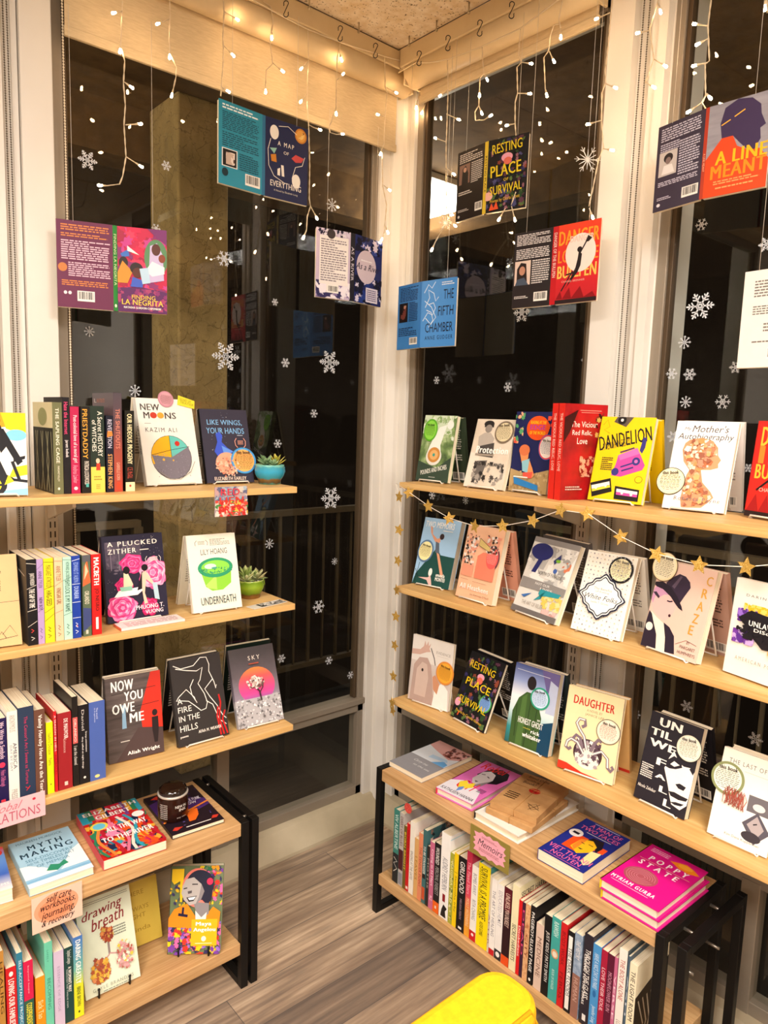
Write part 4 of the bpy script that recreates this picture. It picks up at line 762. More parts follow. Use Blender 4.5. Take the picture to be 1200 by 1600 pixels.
standing('newmoons', 'white book with a round yellow, teal and grey disc on the top left shelf', '#f3ede2', [
 T('#4a4340', 'NEW', .06, .86, .40, .935, b=.02), T('#4a4340', 'M', .10, .765, .205, .84, b=.02), T('#4a4340', 'NS', .475, .765, .68, .84, b=.02), E('#c8402c', .275, .803, .06, .036), E('#e2a33a', .40, .803, .06, .036), Ln('#999', .003, (.1, .70), (.2, .70)) if 0 else R('#a9a29a', .10, .705, .21, .712), T('#5a5350', 'KAZIM ALI', .10, .61, .66, .66, b=0, tr=.15),
 E('#2a2a2a', .50, .315, .365, .255), E('#7d7680', .50, .315, .357, .249), G('#eeb01e', *([(.50, .315)]+[(.50+.357*math.cos(a), .315+.249*math.sin(a)) for a in [PI/2+i*(PI*.60)/14 for i in range(15)]])), G('#66c2b8', *([(.50, .315)]+[(.50+.357*math.cos(a), .315+.249*math.sin(a)) for a in [PI*.12+i*(PI*.38)/10 for i in range(11)]])),
 Ln('#222', .008, (.5, .315), (.5, .562)) if 0 else R('#222222', .496, .315, .504, .562), G('#7d7680', (.15, .345), (.5, .315), (.83, .44), (.855, .30), (.8, .2), (.5, .07), (.22, .17)), Ln('#222222', .008, (.15, .345), (.5, .40), (.845, .44)), G('#eeb01e', (.155, .352), (.495, .405), (.496, .562), (.33, .54), (.21, .46)), E('#c32f22', .63, .475, .045, .03), E('#e3b04a', .35, .29, .022, .015), E('#e3b04a', .52, .28, .016, .011), Bl(['#6d6671', '#8d8690', '#9c95a0'], .2, .09, .8, .36, 120, .012, 4), Ln('#8d867c', .01, (.24, .15), (.4, .065), (.6, .06), (.8, .14), (.9, .26))],
 spine=[T('#3b3532', 'NEW MOONS', .25, .36, .75, .68, rot=-90)], th=.016, stand='white wire stand under the book with the round disc', behind=('cream back copy behind the book with the round disc', '#ece3d2', backblurb('#8d8377')))
standing('wings', 'dark slate book with a blue winged figure beside the turquoise pot', '#332f3f', [
 T('#7fb4df', 'LIKE WINGS,', .13, .775, .87, .855, b=.01), T('#7fb4df', 'YOUR HANDS', .10, .665, .90, .745, b=.01), R('#b9c2cf', .74, .64, .86, .648),
 Bl(['#ffffff', '#9fb5d5'], .05, .3, .6, .98, 26, .008, 2), G('#3a55c8', (.22, .42), (.30, .55), (.28, .66), (.36, .69), (.42, .64), (.39, .55), (.5, .47), (.62, .42), (.5, .36), (.28, .36)), G('#5e8fe0', (.38, .50), (.62, .42), (.42, .36)), E('#e9a383', .46, .26, .24, .15), *El(['#e9a383', '#f0c0a0', '#d98468', '#8c5a50', '#f3ccb0'], .46, .22, .25, .14, 110, .032, 7),
 T('#f0d9c8', 'ELIZABETH EARLEY', .15, .03, .82, .075, b=.02), Ln('#e09c88', .014, (.70, .60), (.66, .56), (.67, .50), (.71, .47)), Ln('#e09c88', .014, (.85, .60), (.89, .56), (.88, .50), (.84, .47)), Pg('#e09c88', .72, .51, .84, .57, 3)],
 spine=[R('#111', .0, .0, 1, 1)], th=.014, stand='white wire stand under the slate book with the winged figure', behind=('cream back copy behind the slate book with the winged figure', '#d8cdb8', backblurb('#7d7468')))
standing('kraftL', 'tan kraft-paper wrapped book with mountain doodles on the middle left shelf', '#dcb27c', [
 Ln('#3a2f28', .008, (0, .47), (1, .48)), Ln('#3a2f28', .008, (.42, 0), (.42, 1)), Ln('#3a2f28', .012, (.45, .08), (.60, .20), (.66, .13), (.80, .22), (.93, .10), (.48, .07)), Ln('#3a2f28', .012, (.55, .09), (.65, .16), (.72, .09)), T('#4a3a2c', 'Fantasy', .62, .60, .70, .82, rot=-90), Ln('#3a2f28', .012, (.42, .47), (.5, .40), (.6, .45), (.48, .5))], th=.03)
standing('zither', 'dark purple book with pink roses and a scooter on the middle left shelf', '#262238', [
 R('#4f4656', .04, .62, .62, .93), Bl(['#6d6270', '#3b3344', '#5d5262'], .04, .55, .64, .93, 40, .05, 3), Ln('#8a7f8c', .01, (.12, .6), (.12, .9)), Ln('#8a7f8c', .01, (.25, .6), (.26, .92)), Ln('#8a7f8c', .012, (.4, .6), (.4, .92)), T('#f2ece0', 'A PLUCKED', .08, .875, .90, .93, b=.02, tr=.12), T('#f2ece0', 'ZITHER', .08, .79, .54, .845, b=.02, tr=.12), R('#f2ece0', .60, .81, .75, .82),
  *rose(.45, .66, .19, ['#d62b75', '#e8428c', '#f27cae', '#c92468', '#f25a98'], .60, 10, 3), *rose(.79, .53, .235, ['#e0518f', '#f9a6c6', '#f57fb0', '#f7c0d6', '#d94a88'], .78, 13, 5), *rose(.30, .42, .14, ['#d62b75', '#b81f5c'], .6, 6, 8), *rose(.69, .13, .15, ['#b31850', '#cf2468', '#e8488a'], .7, 9, 4), *rose(.24, .16, .235, ['#c93071', '#f98cb8', '#e2508f', '#fbb0cc', '#f3559a', '#d63a7c'], .68, 14, 6),
G('#f6f2ee', (.12, .29), (.5, .29), (.60, .34), (.55, .38), (.20, .36)), G('#f3d9b5', (.28, .38), (.30, .56), (.36, .57), (.44, .42), (.40, .36)), E(INK, .35, .59, .055, .045), G('#8fc7ab', (.22, .40), (.42, .40), (.42, .35), (.24, .35)), G('#1a1620', (.50, .34), (.60, .56), (.68, .52), (.62, .36)), G('#f0c9ae', (.60, .54), (.66, .56), (.78, .42), (.76, .39), (.66, .46), (.62, .30), (.66, .18), (.60, .17), (.58, .34)), E(INK, .65, .60, .055, .04), G('#b7d0da', (.76, .42), (.84, .40), (.86, .20), (.78, .22)), Bl(['#f2ece0', '#8f86a4'], .6, .75, .98, .97, 30, .006, 11), Bl(['#f2ece0', '#8f86a4'], .03, .3, .3, .5, 20, .006, 12),
 T('#ffe9ee', 'PHUONG T.', .45, .115, .92, .165, b=.02), T('#ffe9ee', 'VUONG', .60, .055, .90, .10, b=.02), Ln('#f2ece0', .008, (.70, .73), (.67, .70), (.68, .66)), Ln('#f2ece0', .008, (.90, .73), (.93, .70), (.92, .66)), Pg('#f2ece0', .74, .67, .88, .72, 3)],
 th=.014, stand='white wire stand behind the rose covered book', behind=('dark back copy behind the rose covered book', '#1d1a22', backblurb('#cfc8bd')))
standing('under', 'cream book with a bright green cake beside the green pot', '#f5efdd', [
 Ln('#8a8376', .012, (.20, .93), (.16, .90), (.17, .86)), Ln('#8a8376', .012, (.38, .93), (.42, .90), (.41, .86)), Pg('#a09889', .22, .87, .36, .92, 3), Pg('#a09889', .46, .85, .88, .94, 5), T('#4b4a46', 'LILY HOANG', .26, .735, .80, .81, b=0),
 G('#8fd13f', (.22, .53), (.30, .32), (.42, .26), (.64, .26), (.82, .34), (.86, .60)), G('#b6e267', (.30, .34), (.34, .30), (.52, .27), (.53, .46)), E('#2f9c6c', .53, .56, .36, .13), E('#8fdc4e', .53, .565, .29, .09), Bl(['#2f9c6c', '#27865c', '#45b07e'], .19, .48, .87, .56, 60, .022, 3), E('#c9ecd8', .42, .58, .12, .035), E('#4fa98f', .50, .555, .06, .012), T('#2e4a4c', 'UNDERNEATH', .17, .085, .88, .185, b=0)],
 spine=[T('#2e4a4c', 'UNDERNEATH', .2, .4, .8, .7, rot=-90)], th=.012, stand='white wire stand under the green cake book', behind=('cream back copy behind the green cake book', '#f1e9d2', backblurb('#b3a993')))
BRK = noisemat('brick_and_red_cover', [(.3, '#3d3433'), (.55, '#5c504d'), (.8, '#7f726d')], (6, 1, 60), .4)
standing('owe', 'grey and red thriller paperback with a small shadow figure on the lowest left shelf', BRK, [
 G(gradz('red_glow_print', [(0, '#4c1512'), (.45, '#e0301c'), (1, '#c3281c')], 0, .2), (.66, 0), (1, 0), (1, 1), (.82, 1), (.60, .55)), Ln('#2e2725', .01, (.1, .8), (.9, .82)), Ln('#2e2725', .01, (.1, .6), (.95, .63)), Ln('#2e2725', .012, (.60, .35), (1, .30)), G('#51403f', (.12, 0), (.55, .36), (1, .3), (1, 0)),
 G('#8fb4cf', (.26, .38), (.34, .38), (.33, .66), (.28, .66)), T('#fbf6ef', 'NOW', .10, .83, .50, .955, b=.03), T('#fbf6ef', 'YOU', .32, .70, .66, .81, b=.03), T('#fbf6ef', 'OWE', .10, .565, .50, .68, b=.03), T('#fbf6ef', 'ME', .40, .435, .66, .545, b=.03), E('#2a2123', .86, .50, .05, .04), G('#2a2123', (.80, .45), (.92, .45), (.92, .30), (.89, .14), (.83, .14), (.80, .3)), T('#fbf6ef', 'Aliah Wright', .33, .045, .92, .10, b=.03), R('#e8e0d6', .22, .225, .38, .235)],
 th=.02, behind=('pale back copy with curling cover behind the grey and red thriller', '#f0e6d8', backblurb('#9a8f84')))
standing('fire', 'charcoal book with white line-drawn legs and red flames on the lowest left shelf', '#35302f', [
 Ln('#f7f1e8', .014, (.06, .94), (.20, .89), (.45, .90), (.60, .98)), Ln('#f7f1e8', .014, (.10, .90), (.30, .86), (.50, .83), (.62, .86), (.55, .72), (.50, .68), (.60, .55), (.64, .44), (.60, .37), (.50, .36), (.38, .44), (.28, .50), (.10, .53), (.05, .53), (.10, .57), (.26, .64), (.40, .53), (.44, .46), (.36, .56), (.34, .66), (.42, .74)), Ln('#f7f1e8', .014, (.60, .98), (.72, .97), (.76, .88), (.74, .80), (.82, .66), (.84, .58), (.86, .62)), Ln('#f7f1e8', .014, (.80, .70), (.62, .60), (.70, .50), (.82, .38), (.92, .24), (.98, .20)), Ln('#f7f1e8', .014, (.62, .46), (.74, .40), (.84, .20), (.97, .13)),
 Ln(RED, .03, (.84, .02), (.80, .25), (.84, .36)), Ln(RED, .03, (.90, .02), (.84, .22), (.90, .40), (.88, .5)), Ln(RED, .03, (.97, .02), (.90, .2), (.97, .3)), T('#f7f1e8', 'A', .06, .485, .16, .55, b=0), T('#f7f1e8', 'FIRE', .06, .385, .32, .45, b=0), T('#f7f1e8', 'IN THE', .06, .28, .46, .345, b=0), T('#f7f1e8', 'HILLS', .06, .165, .40, .235, b=0), T('#f7f1e8', 'AFAA M. WEAVER', .40, .105, .86, .14, b=.02), T('#f7f1e8', 'poems', .05, .09, .20, .115, b=.02)],
 th=.014, stand='white wire stand behind the charcoal book with line-drawn legs', behind=('dark back copy behind the charcoal book with line-drawn legs', '#141316', backblurb('#d8d2c8')))
SKYM = gradz('stormy_sky_print', [(0, '#b9b6b8'), (.30, '#9d9aa0'), (.36, '#cfcaca'), (.42, '#8d8290'), (.7, '#5e545a'), (1, '#3f393c')], 0, .218, nz=.03)
standing('sky', 'grey landscape book with an orange sun behind a tree, lowest left shelf', SKYM, [
 E(gradz('orange_pink_sun_print', [(.3, '#8a5fa8'), (.42, '#d9418e'), (.62, '#e85a55'), (.8, '#f59a20')], 0, .218), .52, .50, .40, .235), R('#b7b3b5', 0, 0, 1, .345), Bl(['#8a8688', '#dcd8d8', '#6d696b', '#f2eeee'], 0, 0, 1, .345, 160, .035, 5), Ln('#3a2c2c', .03, (.56, .30), (.54, .42), (.44, .50)), Ln('#3a2c2c', .02, (.54, .40), (.62, .46), (.66, .56)), *El(['#e8dcd2', '#6d4f4c', '#c9b2a6', '#f5efe8'], .47, .54, .20, .075, 70, .035, 6),
 T('#f0e6d8', 'SKY', .38, .83, .64, .885, b=0, tr=.25), R('#b0503a', .38, .775, .60, .79)],
 th=.014, stand='white wire stand with a peaked lip under the orange sun book', behind=('black and green back copy behind the orange sun book', '#12211a', backblurb('#cfc8bd')))
standing('breath', 'pale green book with a flower tree shaped like lungs on the lower left bench', '#dde3cb', [
 R('#6a6f62', .05, .955, .95, .96), R('#6a6f62', .05, .935, .95, .94), T('#8c2b2b', 'drawing', .08, .77, .84, .895, b=.012, sh=.35, rot=6), T('#8c2b2b', 'breath', .22, .665, .84, .79, b=.012, sh=.35, rot=6), Pg('#7b7f70', .62, .52, .85, .63, 4),
 Ln('#8f7d78', .04, (.5, .52), (.5, .36)), Ln('#c99a94', .025, (.5, .36), (.36, .30)), Ln('#c99a94', .025, (.5, .37), (.68, .33)), *El(['#a8482c', '#d98a4a', '#c9a24a', '#8c3a2c'], .49, .58, .11, .085, 60, .05, 2), *El(['#b05a34', '#d98a5a', '#e3b84a', '#9c4a3a', '#d8a03a'], .30, .24, .17, .13, 110, .05, 3), *El(['#d9a0a0', '#b05a4a', '#e3c04a', '#c98a8a', '#dde3cb'], .75, .31, .15, .15, 100, .042, 4), T('#8a9080', 'GAYLE BRANDEIS', .12, .055, .86, .09, b=0, tr=.15), Pg('#8a9080', .3, .02, .8, .04, 1)], th=.014, stand='black pegged stand holding the pale green book')
standing('yellowbk', 'yellow lettered book partly hidden behind the pale green book', '#d9b84c', [T('#a8842a', 'THERE', .05, .78, .60, .85, b=0), T('#a8842a', 'IS', .05, .66, .2, .73, b=0), T('#a8842a', 'ALWAYS', .05, .54, .70, .61, b=0), T('#a8842a', 'LIGHT', .05, .42, .60, .49, b=0), T('#a8842a', 'Linda', .15, .22, .7, .29, b=0)], th=.012)
MAYA_BG = ['#e2382c', '#f29a1e', '#7a3fa0', '#3a3560', '#f06ba8', '#e8c51e', '#2f6f4a', '#d9412f']
standing('maya', 'colourful floral book with a laughing woman in grey on the lower left bench', '#6f7f5a', [
 Bl(MAYA_BG, .55, .55, 1, 1, 80, .07, 1), Bl(['#38305c', '#7a3fa0', '#f06ba8', '#e2382c', '#f2c81e', '#9a6fd0'], 0, 0, 1, .36, 150, .09, 2), Bl(['#38305c', '#d9b01e'], 0, .55, .3, .8, 20, .06, 3), G('#f2c81e', (.03, .84), (.03, .98), (.26, .98), (.24, .60), (.20, .60), (.19, .84), (.08, .80)), E('#f08070', .53, .76, .30, .225), G('#f28c1e', (0, .42), (.10, .52), (.34, .58), (.5, .44), (.7, .44), (.84, .54), (.98, .48), (.96, .30), (.5, .30), (0, .32)),
 E('#26283c', .57, .79, .27, .175), G('#26283c', (.5, .9), (.83, .8), (.80, .62), (.72, .56), (.62, .62)), G('#8d8688', (.45, .60), (.76, .58), (.76, .46), (.62, .40), (.52, .48)), G('#e9e4de', (.50, .50), (.62, .42), (.72, .48), (.70, .32), (.52, .32)), G('#b9b2ae', (.24, .78), (.30, .86), (.45, .88), (.60, .80), (.62, .68), (.52, .58), (.38, .56), (.28, .62), (.22, .70)), G('#8d8688', (.6, .8), (.66, .72), (.6, .62), (.5, .57), (.56, .66)), Ln('#2a2628', .02, (.26, .75), (.33, .76)), Ln('#2a2628', .02, (.42, .80), (.53, .80)), G('#5c5556', (.34, .72), (.42, .73), (.42, .70), (.35, .69)), G('#2a2628', (.32, .65), (.52, .67), (.46, .61), (.37, .60)), G('#ffffff', (.35, .645), (.50, .66), (.46, .625), (.38, .62)),
 Ln('#201c3a', .05, (.18, .46), (.36, .44)), Ln('#201c3a', .04, (.27, .54), (.26, .44)), E('#d9345c', .76, .83, .06, .04), R('#f2b51e', .44, .10, .93, .40), T('#ffffff', 'Maya', .52, .315, .82, .37, b=.03), T('#ffffff', 'Angelou', .48, .25, .90, .305, b=.03), E('#fff6da', .68, .18, .045, .03), R('#fff3c4', .52, .125, .84, .132)],
 spine=[], th=.018, stand='black pegged stand holding the floral book', spinebase='#17161c')

GM = noisemat('green_photo_print', [(.3, '#2c3f2c'), (.5, '#6f8a52'), (.7, '#c2d2a0')], (26, 1, 20), .4)
standing('pounds', 'green book with a coffee swirl at the left end of the top right shelf', GM, [R('#cfdcc0', 0, .72, .9, 1), Bl(['#a9c08a', '#8aa86a', '#dfe8d2'], 0, .6, 1, 1, 40, .1, 2), G('#3a4a3c', (0, 0), (1, 0), (1, .38), (.6, .2), (0, .3)), G('#eef0e6', (.22, .40), (.30, .55), (.52, .82), (.74, .86), (.62, .55), (.70, .36), (.45, .26)), E('#e6e2d6', .46, .38, .24, .14), E('#c98a42', .46, .40, .19, .115), E('#e2b070', .46, .40, .13, .075), E('#3f9a8c', .46, .40, .04, .025), E('#eef0e6', .84, .86, .1, .065), T('#f3f1e6', 'POUNDS AND INCHES', .12, .14, .92, .21, b=.02, rot=14), R('#e8e6da', .4, .06, .6, .066)], th=.016, stand='white wire stand under the green book', behind=('dark green back copy behind the green book', '#35412f', backblurb('#d5d0c2')))
PM = noisemat('beige_photo_print', [(.3, '#cbbba6'), (.7, '#e6dac8')], (9, 1, 9), .4)
standing('protect', 'beige book with a grey photo of a person in a cap, top right shelf', PM, [G('#e8dccb', (0, 0), (.3, 0), (.25, .5), (0, .5)), E('#2c2826', .33, .93, .13, .05), G('#2c2826', (.22, .88), (.46, .88), (.46, .93), (.22, .93)), E('#8f857c', .34, .86, .09, .06), G('#b5aa9e', (.12, .74), (.26, .80), (.42, .80), (.54, .72), (.50, .56), (.16, .58)), G('#4a4542', (.20, .60), (.56, .66), (.60, .44), (.2, .46)), G('#6b645f', (.16, .38), (.48, .40), (.4, .10), (.18, .10)), Bl(['#4a4542', '#a39a90', '#2f2b29'], .15, .05, .95, .38, 40, .08, 4), T('#fbf7ef', 'Protection', .14, .50, .96, .60, b=.03), R('#9c8f80', .14, .46, .62, .49), T('#3a3431', 'SAMI MIRANDA', .28, .32, .94, .365, b=.02)], th=.016, stand='white wire stand under the beige book')
standing('navy', 'navy illustrated book with an orange balloon and seated child, top right shelf', '#1f2455', [G('#b59a6a', (0, 0), (1, 0), (1, .30), (.5, .22), (0, .28)), Bl(['#9c8258', '#cbb283'], 0, 0, 1, .26, 50, .05, 2), Bl(['#e8543c', '#f2b08a', '#58a06a'], .0, .6, .25, 1, 16, .08, 3), Bl(['#e8543c', '#f2b08a'], .85, .5, 1, .95, 10, .08, 4), E('#e8541e', .62, .80, .29, .15), T('#f2c51e', 'READING AT THE', .42, .85, .82, .89, b=.03), T('#b03a9c', 'EDGE', .42, .78, .82, .84, b=.03), T('#f2c51e', 'OF THE WORLD', .42, .72, .82, .76, b=.03), G('#e8955c', (.20, .52), (.34, .58), (.46, .50), (.44, .24), (.60, .18), (.66, .22), (.6, .30), (.50, .40), (.30, .36)), E('#d9774a', .34, .52, .14, .07), G('#8fc3cf', (.30, .38), (.50, .42), (.48, .24), (.34, .26)), G('#e85a4a', (.36, .24), (.62, .26), (.60, .18), (.38, .17)), G('#2f7fc0', (.12, .18), (.78, .10), (.80, .03), (.16, .09)), R('#f0ece0', .12, .175, .5, .19)], th=.016, stand='white wire stand under the navy illustrated book')
def vic(lbl, shift):
    sh, x, y, yaw, w, h, t = STAND['vicious']
    ya = math.radians(-14)
    b = thing('book', lbl, 'book', (-.287-math.sin(ya)*shift, -.958+math.cos(ya)*shift, ZT['R1']+.0003), (0, 0, ya))
    codex(b, .135, .233, .021, noisemat('deep_red_theatre_print', [(.3, '#6e0f12'), (.6, '#b3161a'), (.8, '#c92020')], (12, 1, 12), .35), [
     T('#f4e6dc', 'The Vicious', .16, .76, .78, .82, b=0), T('#f4e6dc', 'Red Relic,', .20, .67, .66, .73, b=0), T('#f4e6dc', 'Love', .32, .585, .56, .65, b=0), R('#d98a7a', .35, .93, .85, .938), R('#d98a7a', .38, .91, .8, .916), Bl(['#c9a050', '#3a0c0c', '#8a3020'], .72, .62, .92, .92, 18, .07, 2), Bl(['#d08a6a', '#8a2018', '#e0a080'], .40, .24, .82, .46, 40, .07, 3), G('#3a0a0c', (0, .86), (.3, .94), (.12, .7), (0, .6)), Pg('#cbb0a4', .1, .10, .5, .15, 2)],
     [T('#f7cfc0', 'THE VICIOUS RED RELIC, LOVE', .25, .3, .75, .9, rot=-90)], (), spinebase='#d92a20')
vic('red book with bright spine standing in front, left of the yellow cassette book', 0)
vic('red book standing behind its twin, only its bright red spine showing', .0235)
standing('dandelion', 'yellow book with a pink radio and two cassettes on the top right shelf', '#f2c80e', [
  Ln('#8a7410', .008, (.05, .90), (.12, .96), (.18, .88), (.08, .84), (.2, .8)), T('#1c1a18', 'DANDELION', .02, .66, .98, .83, b=.02, rot=14), T('#1c1a18', 'A MEMOIR IN ESSAYS', .10, .63, .62, .72, b=.0, rot=14),
  *ART_DANDELION, Pg('#3a3420', .14, .36, .36, .52, 7),  E('#8a7410', .88, .28, .07, .04), E('#f2c80e', .88, .28, .06, .033)],
 th=.016, stand='white wire stand under the yellow cassette book', behind=('yellow back copy with curls of print behind the cassette book', '#efc20c', [Pg('#5a4a10', .15, .40, .8, .7, 12), Ln('#5a4a10', .01, (.1, .95), (.3, .85), (.2, .75), (.4, .72)), Bar(.1, .08, .5, .2)]))
standing('mother', 'white book with a collaged head in profile on the top right shelf', '#f5ece4', [
 T('#5a4a44', 'My', .14, .885, .25, .93, b=0, sh=.2), T('#4a3c38', 'Mother\'s', .27, .875, .86, .955, b=0, sh=.2), T('#4a3c38', 'Autobiography', .05, .77, .96, .86, b=0, sh=.2), *ART_MOTHER, T('#7d6f6a', 'Roberta Payne', .18, .085, .92, .14, b=0, tr=.12)],
 th=.02, stand='white wire stand under the white book with a collaged head', behind=('grey-white back copy behind the collaged head book', '#e9e1d8', backblurb('#9a918a')))
standing('dangerS', 'red book with tall yellow letters at the right edge of the top right shelf', '#cf2a22', [
 T('#f2c040', 'DANGER', .10, .74, .95, .94, b=.03), T('#f2c040', 'LOVE', .10, .54, .7, .70, b=.03) if 0 else T('#f28a30', 'I', .10, .56, .2, .74, b=.03), E('#f2e4dc', .62, .62, .34, .26), T('#f2c040', 'BULLPEN', .08, .40, .95, .55, b=.03), Ln(INK, .03, (.15, .28), (.4, .42), (.6, .6), (.75, .8)), G('#a31a1c', (.02, .06), (.16, .24), (.24, .06), (.36, .24), (.44, .06), (.7, .22), (.8, .06)), R('#2a1c1c', 0, 0, 1, .06), T('#f0c8b8', 'CHANEL BRENNER', .2, .27, .9, .31, b=0)], th=.014, stand='white wire stand under the red book at the right edge')
standing('memoirs2', 'sky blue and dark green book with a diving woman, middle right shelf', '#9fc4e2', [
 G('#1f4a44', (0, .0), (1, 0), (1, .46), (.62, .47), (.48, .57), (.05, .15)), T('#f7f3ea', 'TWO MEMOIRS', .05, .86, .84, .95, b=.01, sh=.1), R('#f7f3ea', .56, .825, .82, .835), G('#d99a78', (.20, .88), (.26, .86), (.30, .76), (.44, .70), (.52, .72), (.54, .66), (.46, .62), (.36, .68), (.24, .78)), E('#3a2c2c', .56, .74, .06, .045), G('#5a6470', (.42, .66), (.52, .64), (.58, .48), (.46, .50)), G('#d99a78', (.50, .50), (.58, .48), (.78, .20), (.76, .14), (.70, .20)), E('#f2ece4', .44, .20, .05, .06), G('#e0b8b0', (.14, .10), (.40, .12), (.46, .16), (.54, .02), (.48, 0), (.38, .08)), T('#f7f3ea', 'amanda', .60, .155, .84, .205, b=.03), T('#f7f3ea', 'MONTEI', .60, .09, .86, .145, b=.03), Ln('#1c2a2a', .012, (.02, .22), (.14, .1)), Ln('#1c2a2a', .012, (.1, .32), (.06, .0))],
 th=.026, stand='white wire stand under the blue diver book')
standing('peach', 'peach floral book on the middle right shelf', '#f0bd98', [
 Bl(['#3a3430', '#f2e6dc', '#8a7a70', '#f0a088'], .03, .46, .36, .88, 90, .05, 2), R('#e89a7c', .05, .30, .36, .46), R('#e98468', .42, .30, .92, .66), G('#f0bd98', (.42, .60), (.55, .66), (.42, .70)), Bl(['#3a3430', '#f2e6dc', '#f0a088'], .60, .66, .95, .90, 60, .05, 3), G('#d9c07a', (.42, .84), (.42, .74), (.72, .68), (.72, .74)), Ln('#3a3430', .008, (.42, .84), (.72, .74), (.72, .68), (.42, .74), (.42, .84)), T('#fbf4ea', 'All Heathens', .10, .13, .88, .20, b=.02), T('#7a4a3a', 'Joy Kennedy-O\'Neill', .42, .055, .92, .09, b=0), R('#b5806a', .08, .255, .3, .26), R('#b5806a', .42, .245, .8, .25)],
 th=.02, stand='white wire stand under the peach floral book', behind=('peach back copy with barcode behind the peach floral book', '#e8a488', backblurb('#7a4a3c')))
standing('attic', 'grey collage book with a navy tree and teal hand, middle right shelf', '#dfdbd2', [
 R('#8f8a86', 0, .93, 1, 1), G('#b9b5b0', (.1, .90), (.5, .9), (.4, .6), (.2, .6)), Bl(['#cfccc6', '#a9a6a2', '#f0ede6'], 0, .45, 1, .92, 40, .14, 2), E('#2a2f6c', .26, .82, .24, .11), G('#2a2f6c', (.24, .74), (.34, .74), (.26, .54), (.16, .54)), G('#f2f0ea', (.86, .60), (1, .86), (1, .54)), G('#e6e3dc', (.48, .50), (.6, .66), (.72, .5)), G('#33386c', (.56, .74), (.68, .84), (.7, .78), (.6, .7)), E('#7fb83a', .66, .75, .05, .02), E('#4a6ab0', .66, .62, .04, .03), Bl(['#e0845c'], .5, .54, .95, .8, 6, .05, 6), T('#6a6660', 'NORTH OF PARADISE', .32, .53, .84, .58, b=0), G('#8f8a86', (.02, .32), (1, .34), (1, .44), (.02, .46)), T('#f2f0ea', 'NOT OUR', .34, .40, .66, .43, b=0), T('#f2f0ea', 'LIVES', .48, .35, .74, .38, b=0),
 Bl(['#e8c860', '#f0dc9a'], .5, .14, 1, .34, 26, .10, 3), G('#2f96a0', (.42, .20), (.52, .27), (.66, .29), (.92, .31), (.94, .36), (.76, .36), (.62, .36), (.5, .36), (.48, .30), (.56, .24)), G('#3f6fb0', (.12, .22), (.26, .26), (.34, .28), (.2, .20)), T('#a39c92', 'THE ART OF RELIEF', .18, .12, .66, .17, b=0), Bl(['#e0b8b0', '#c99890'], .66, .04, 1, .14, 14, .09, 4), R('#6f6a67', 0, 0, 1, .075)],
 th=.016, stand='white wire stand under the grey collage book', behind=('grey back copy behind the grey collage book', '#5c5450', backblurb('#cfc8c0')))
DOTS = [E(['#b9b2bf', '#8a8890', '#a0a8b8', '#cbbca4'][(i*7+j*3) % 4], .06+.08*i, .03+.052*j, .010+.006*((i+j) % 2), (.010+.006*((i+j) % 2))*.67, 6) for i in range(12) for j in range(19)]
def wob(rx, ry, cx=.5, cy=.46, n=64):
    p = []
    for i in range(n+1):
        a = 2*PI*i/n; k = (abs(math.cos(a))**1.25+abs(math.sin(a))**1.25)**(-1/1.25)*(1+.045*math.cos(12*a)); p.append((cx+rx*k*math.cos(a), cy+ry*k*math.sin(a)))
    return p
standing('folks', 'white dotted book with a black scalloped frame on the middle right shelf', '#f6f1e4', DOTS+[
 ('g', '#20243c', wob(.46, .275)[:-1]), ('g', '#f6f1e4', wob(.425, .252)[:-1]), ('g', '#20243c', wob(.40, .236)[:-1]), ('g', '#f8f4ea', wob(.375, .22)[:-1]), T('#8a857c', 'The Benefits', .32, .535, .68, .565, b=0), T('#8a857c', 'of Eating', .36, .50, .64, .525, b=0), T('#2a2c40', 'White Folks', .17, .415, .83, .475, b=0, sh=.35), T('#8a857c', 'Leslie T. Grover', .32, .37, .68, .395, b=0)],
 th=.016, stand='white wire stand under the dotted book', behind=('white back copy behind the dotted book', '#efe8da', backblurb('#8f887d')))
standing('craze', 'pink book with a woman in a black top hat on the middle right shelf', '#e2bfae', [
  *ART_CRAZE,
T('#d09a3e', 'C', .86, .83, .96, .93, b=.02), T('#d09a3e', 'R', .83, .69, .93, .79, b=.02), T('#d09a3e', 'A', .80, .55, .91, .65, b=.02), T('#d09a3e', 'Z', .78, .41, .88, .51, b=.02), T('#d09a3e', 'E', .76, .28, .84, .38, b=.02), T('#5a4440', 'BY', .78, .17, .83, .20, b=0), T('#5a4440', 'MARGARET', .68, .11, .94, .145, b=0), T('#5a4440', 'HUMPHREYS', .66, .05, .96, .085, b=0)],
 th=.018, stand='white wire stand under the top hat book', behind=('pink back copy with barcode behind the top hat book', '#c9a08e', backblurb('#5c443c')))
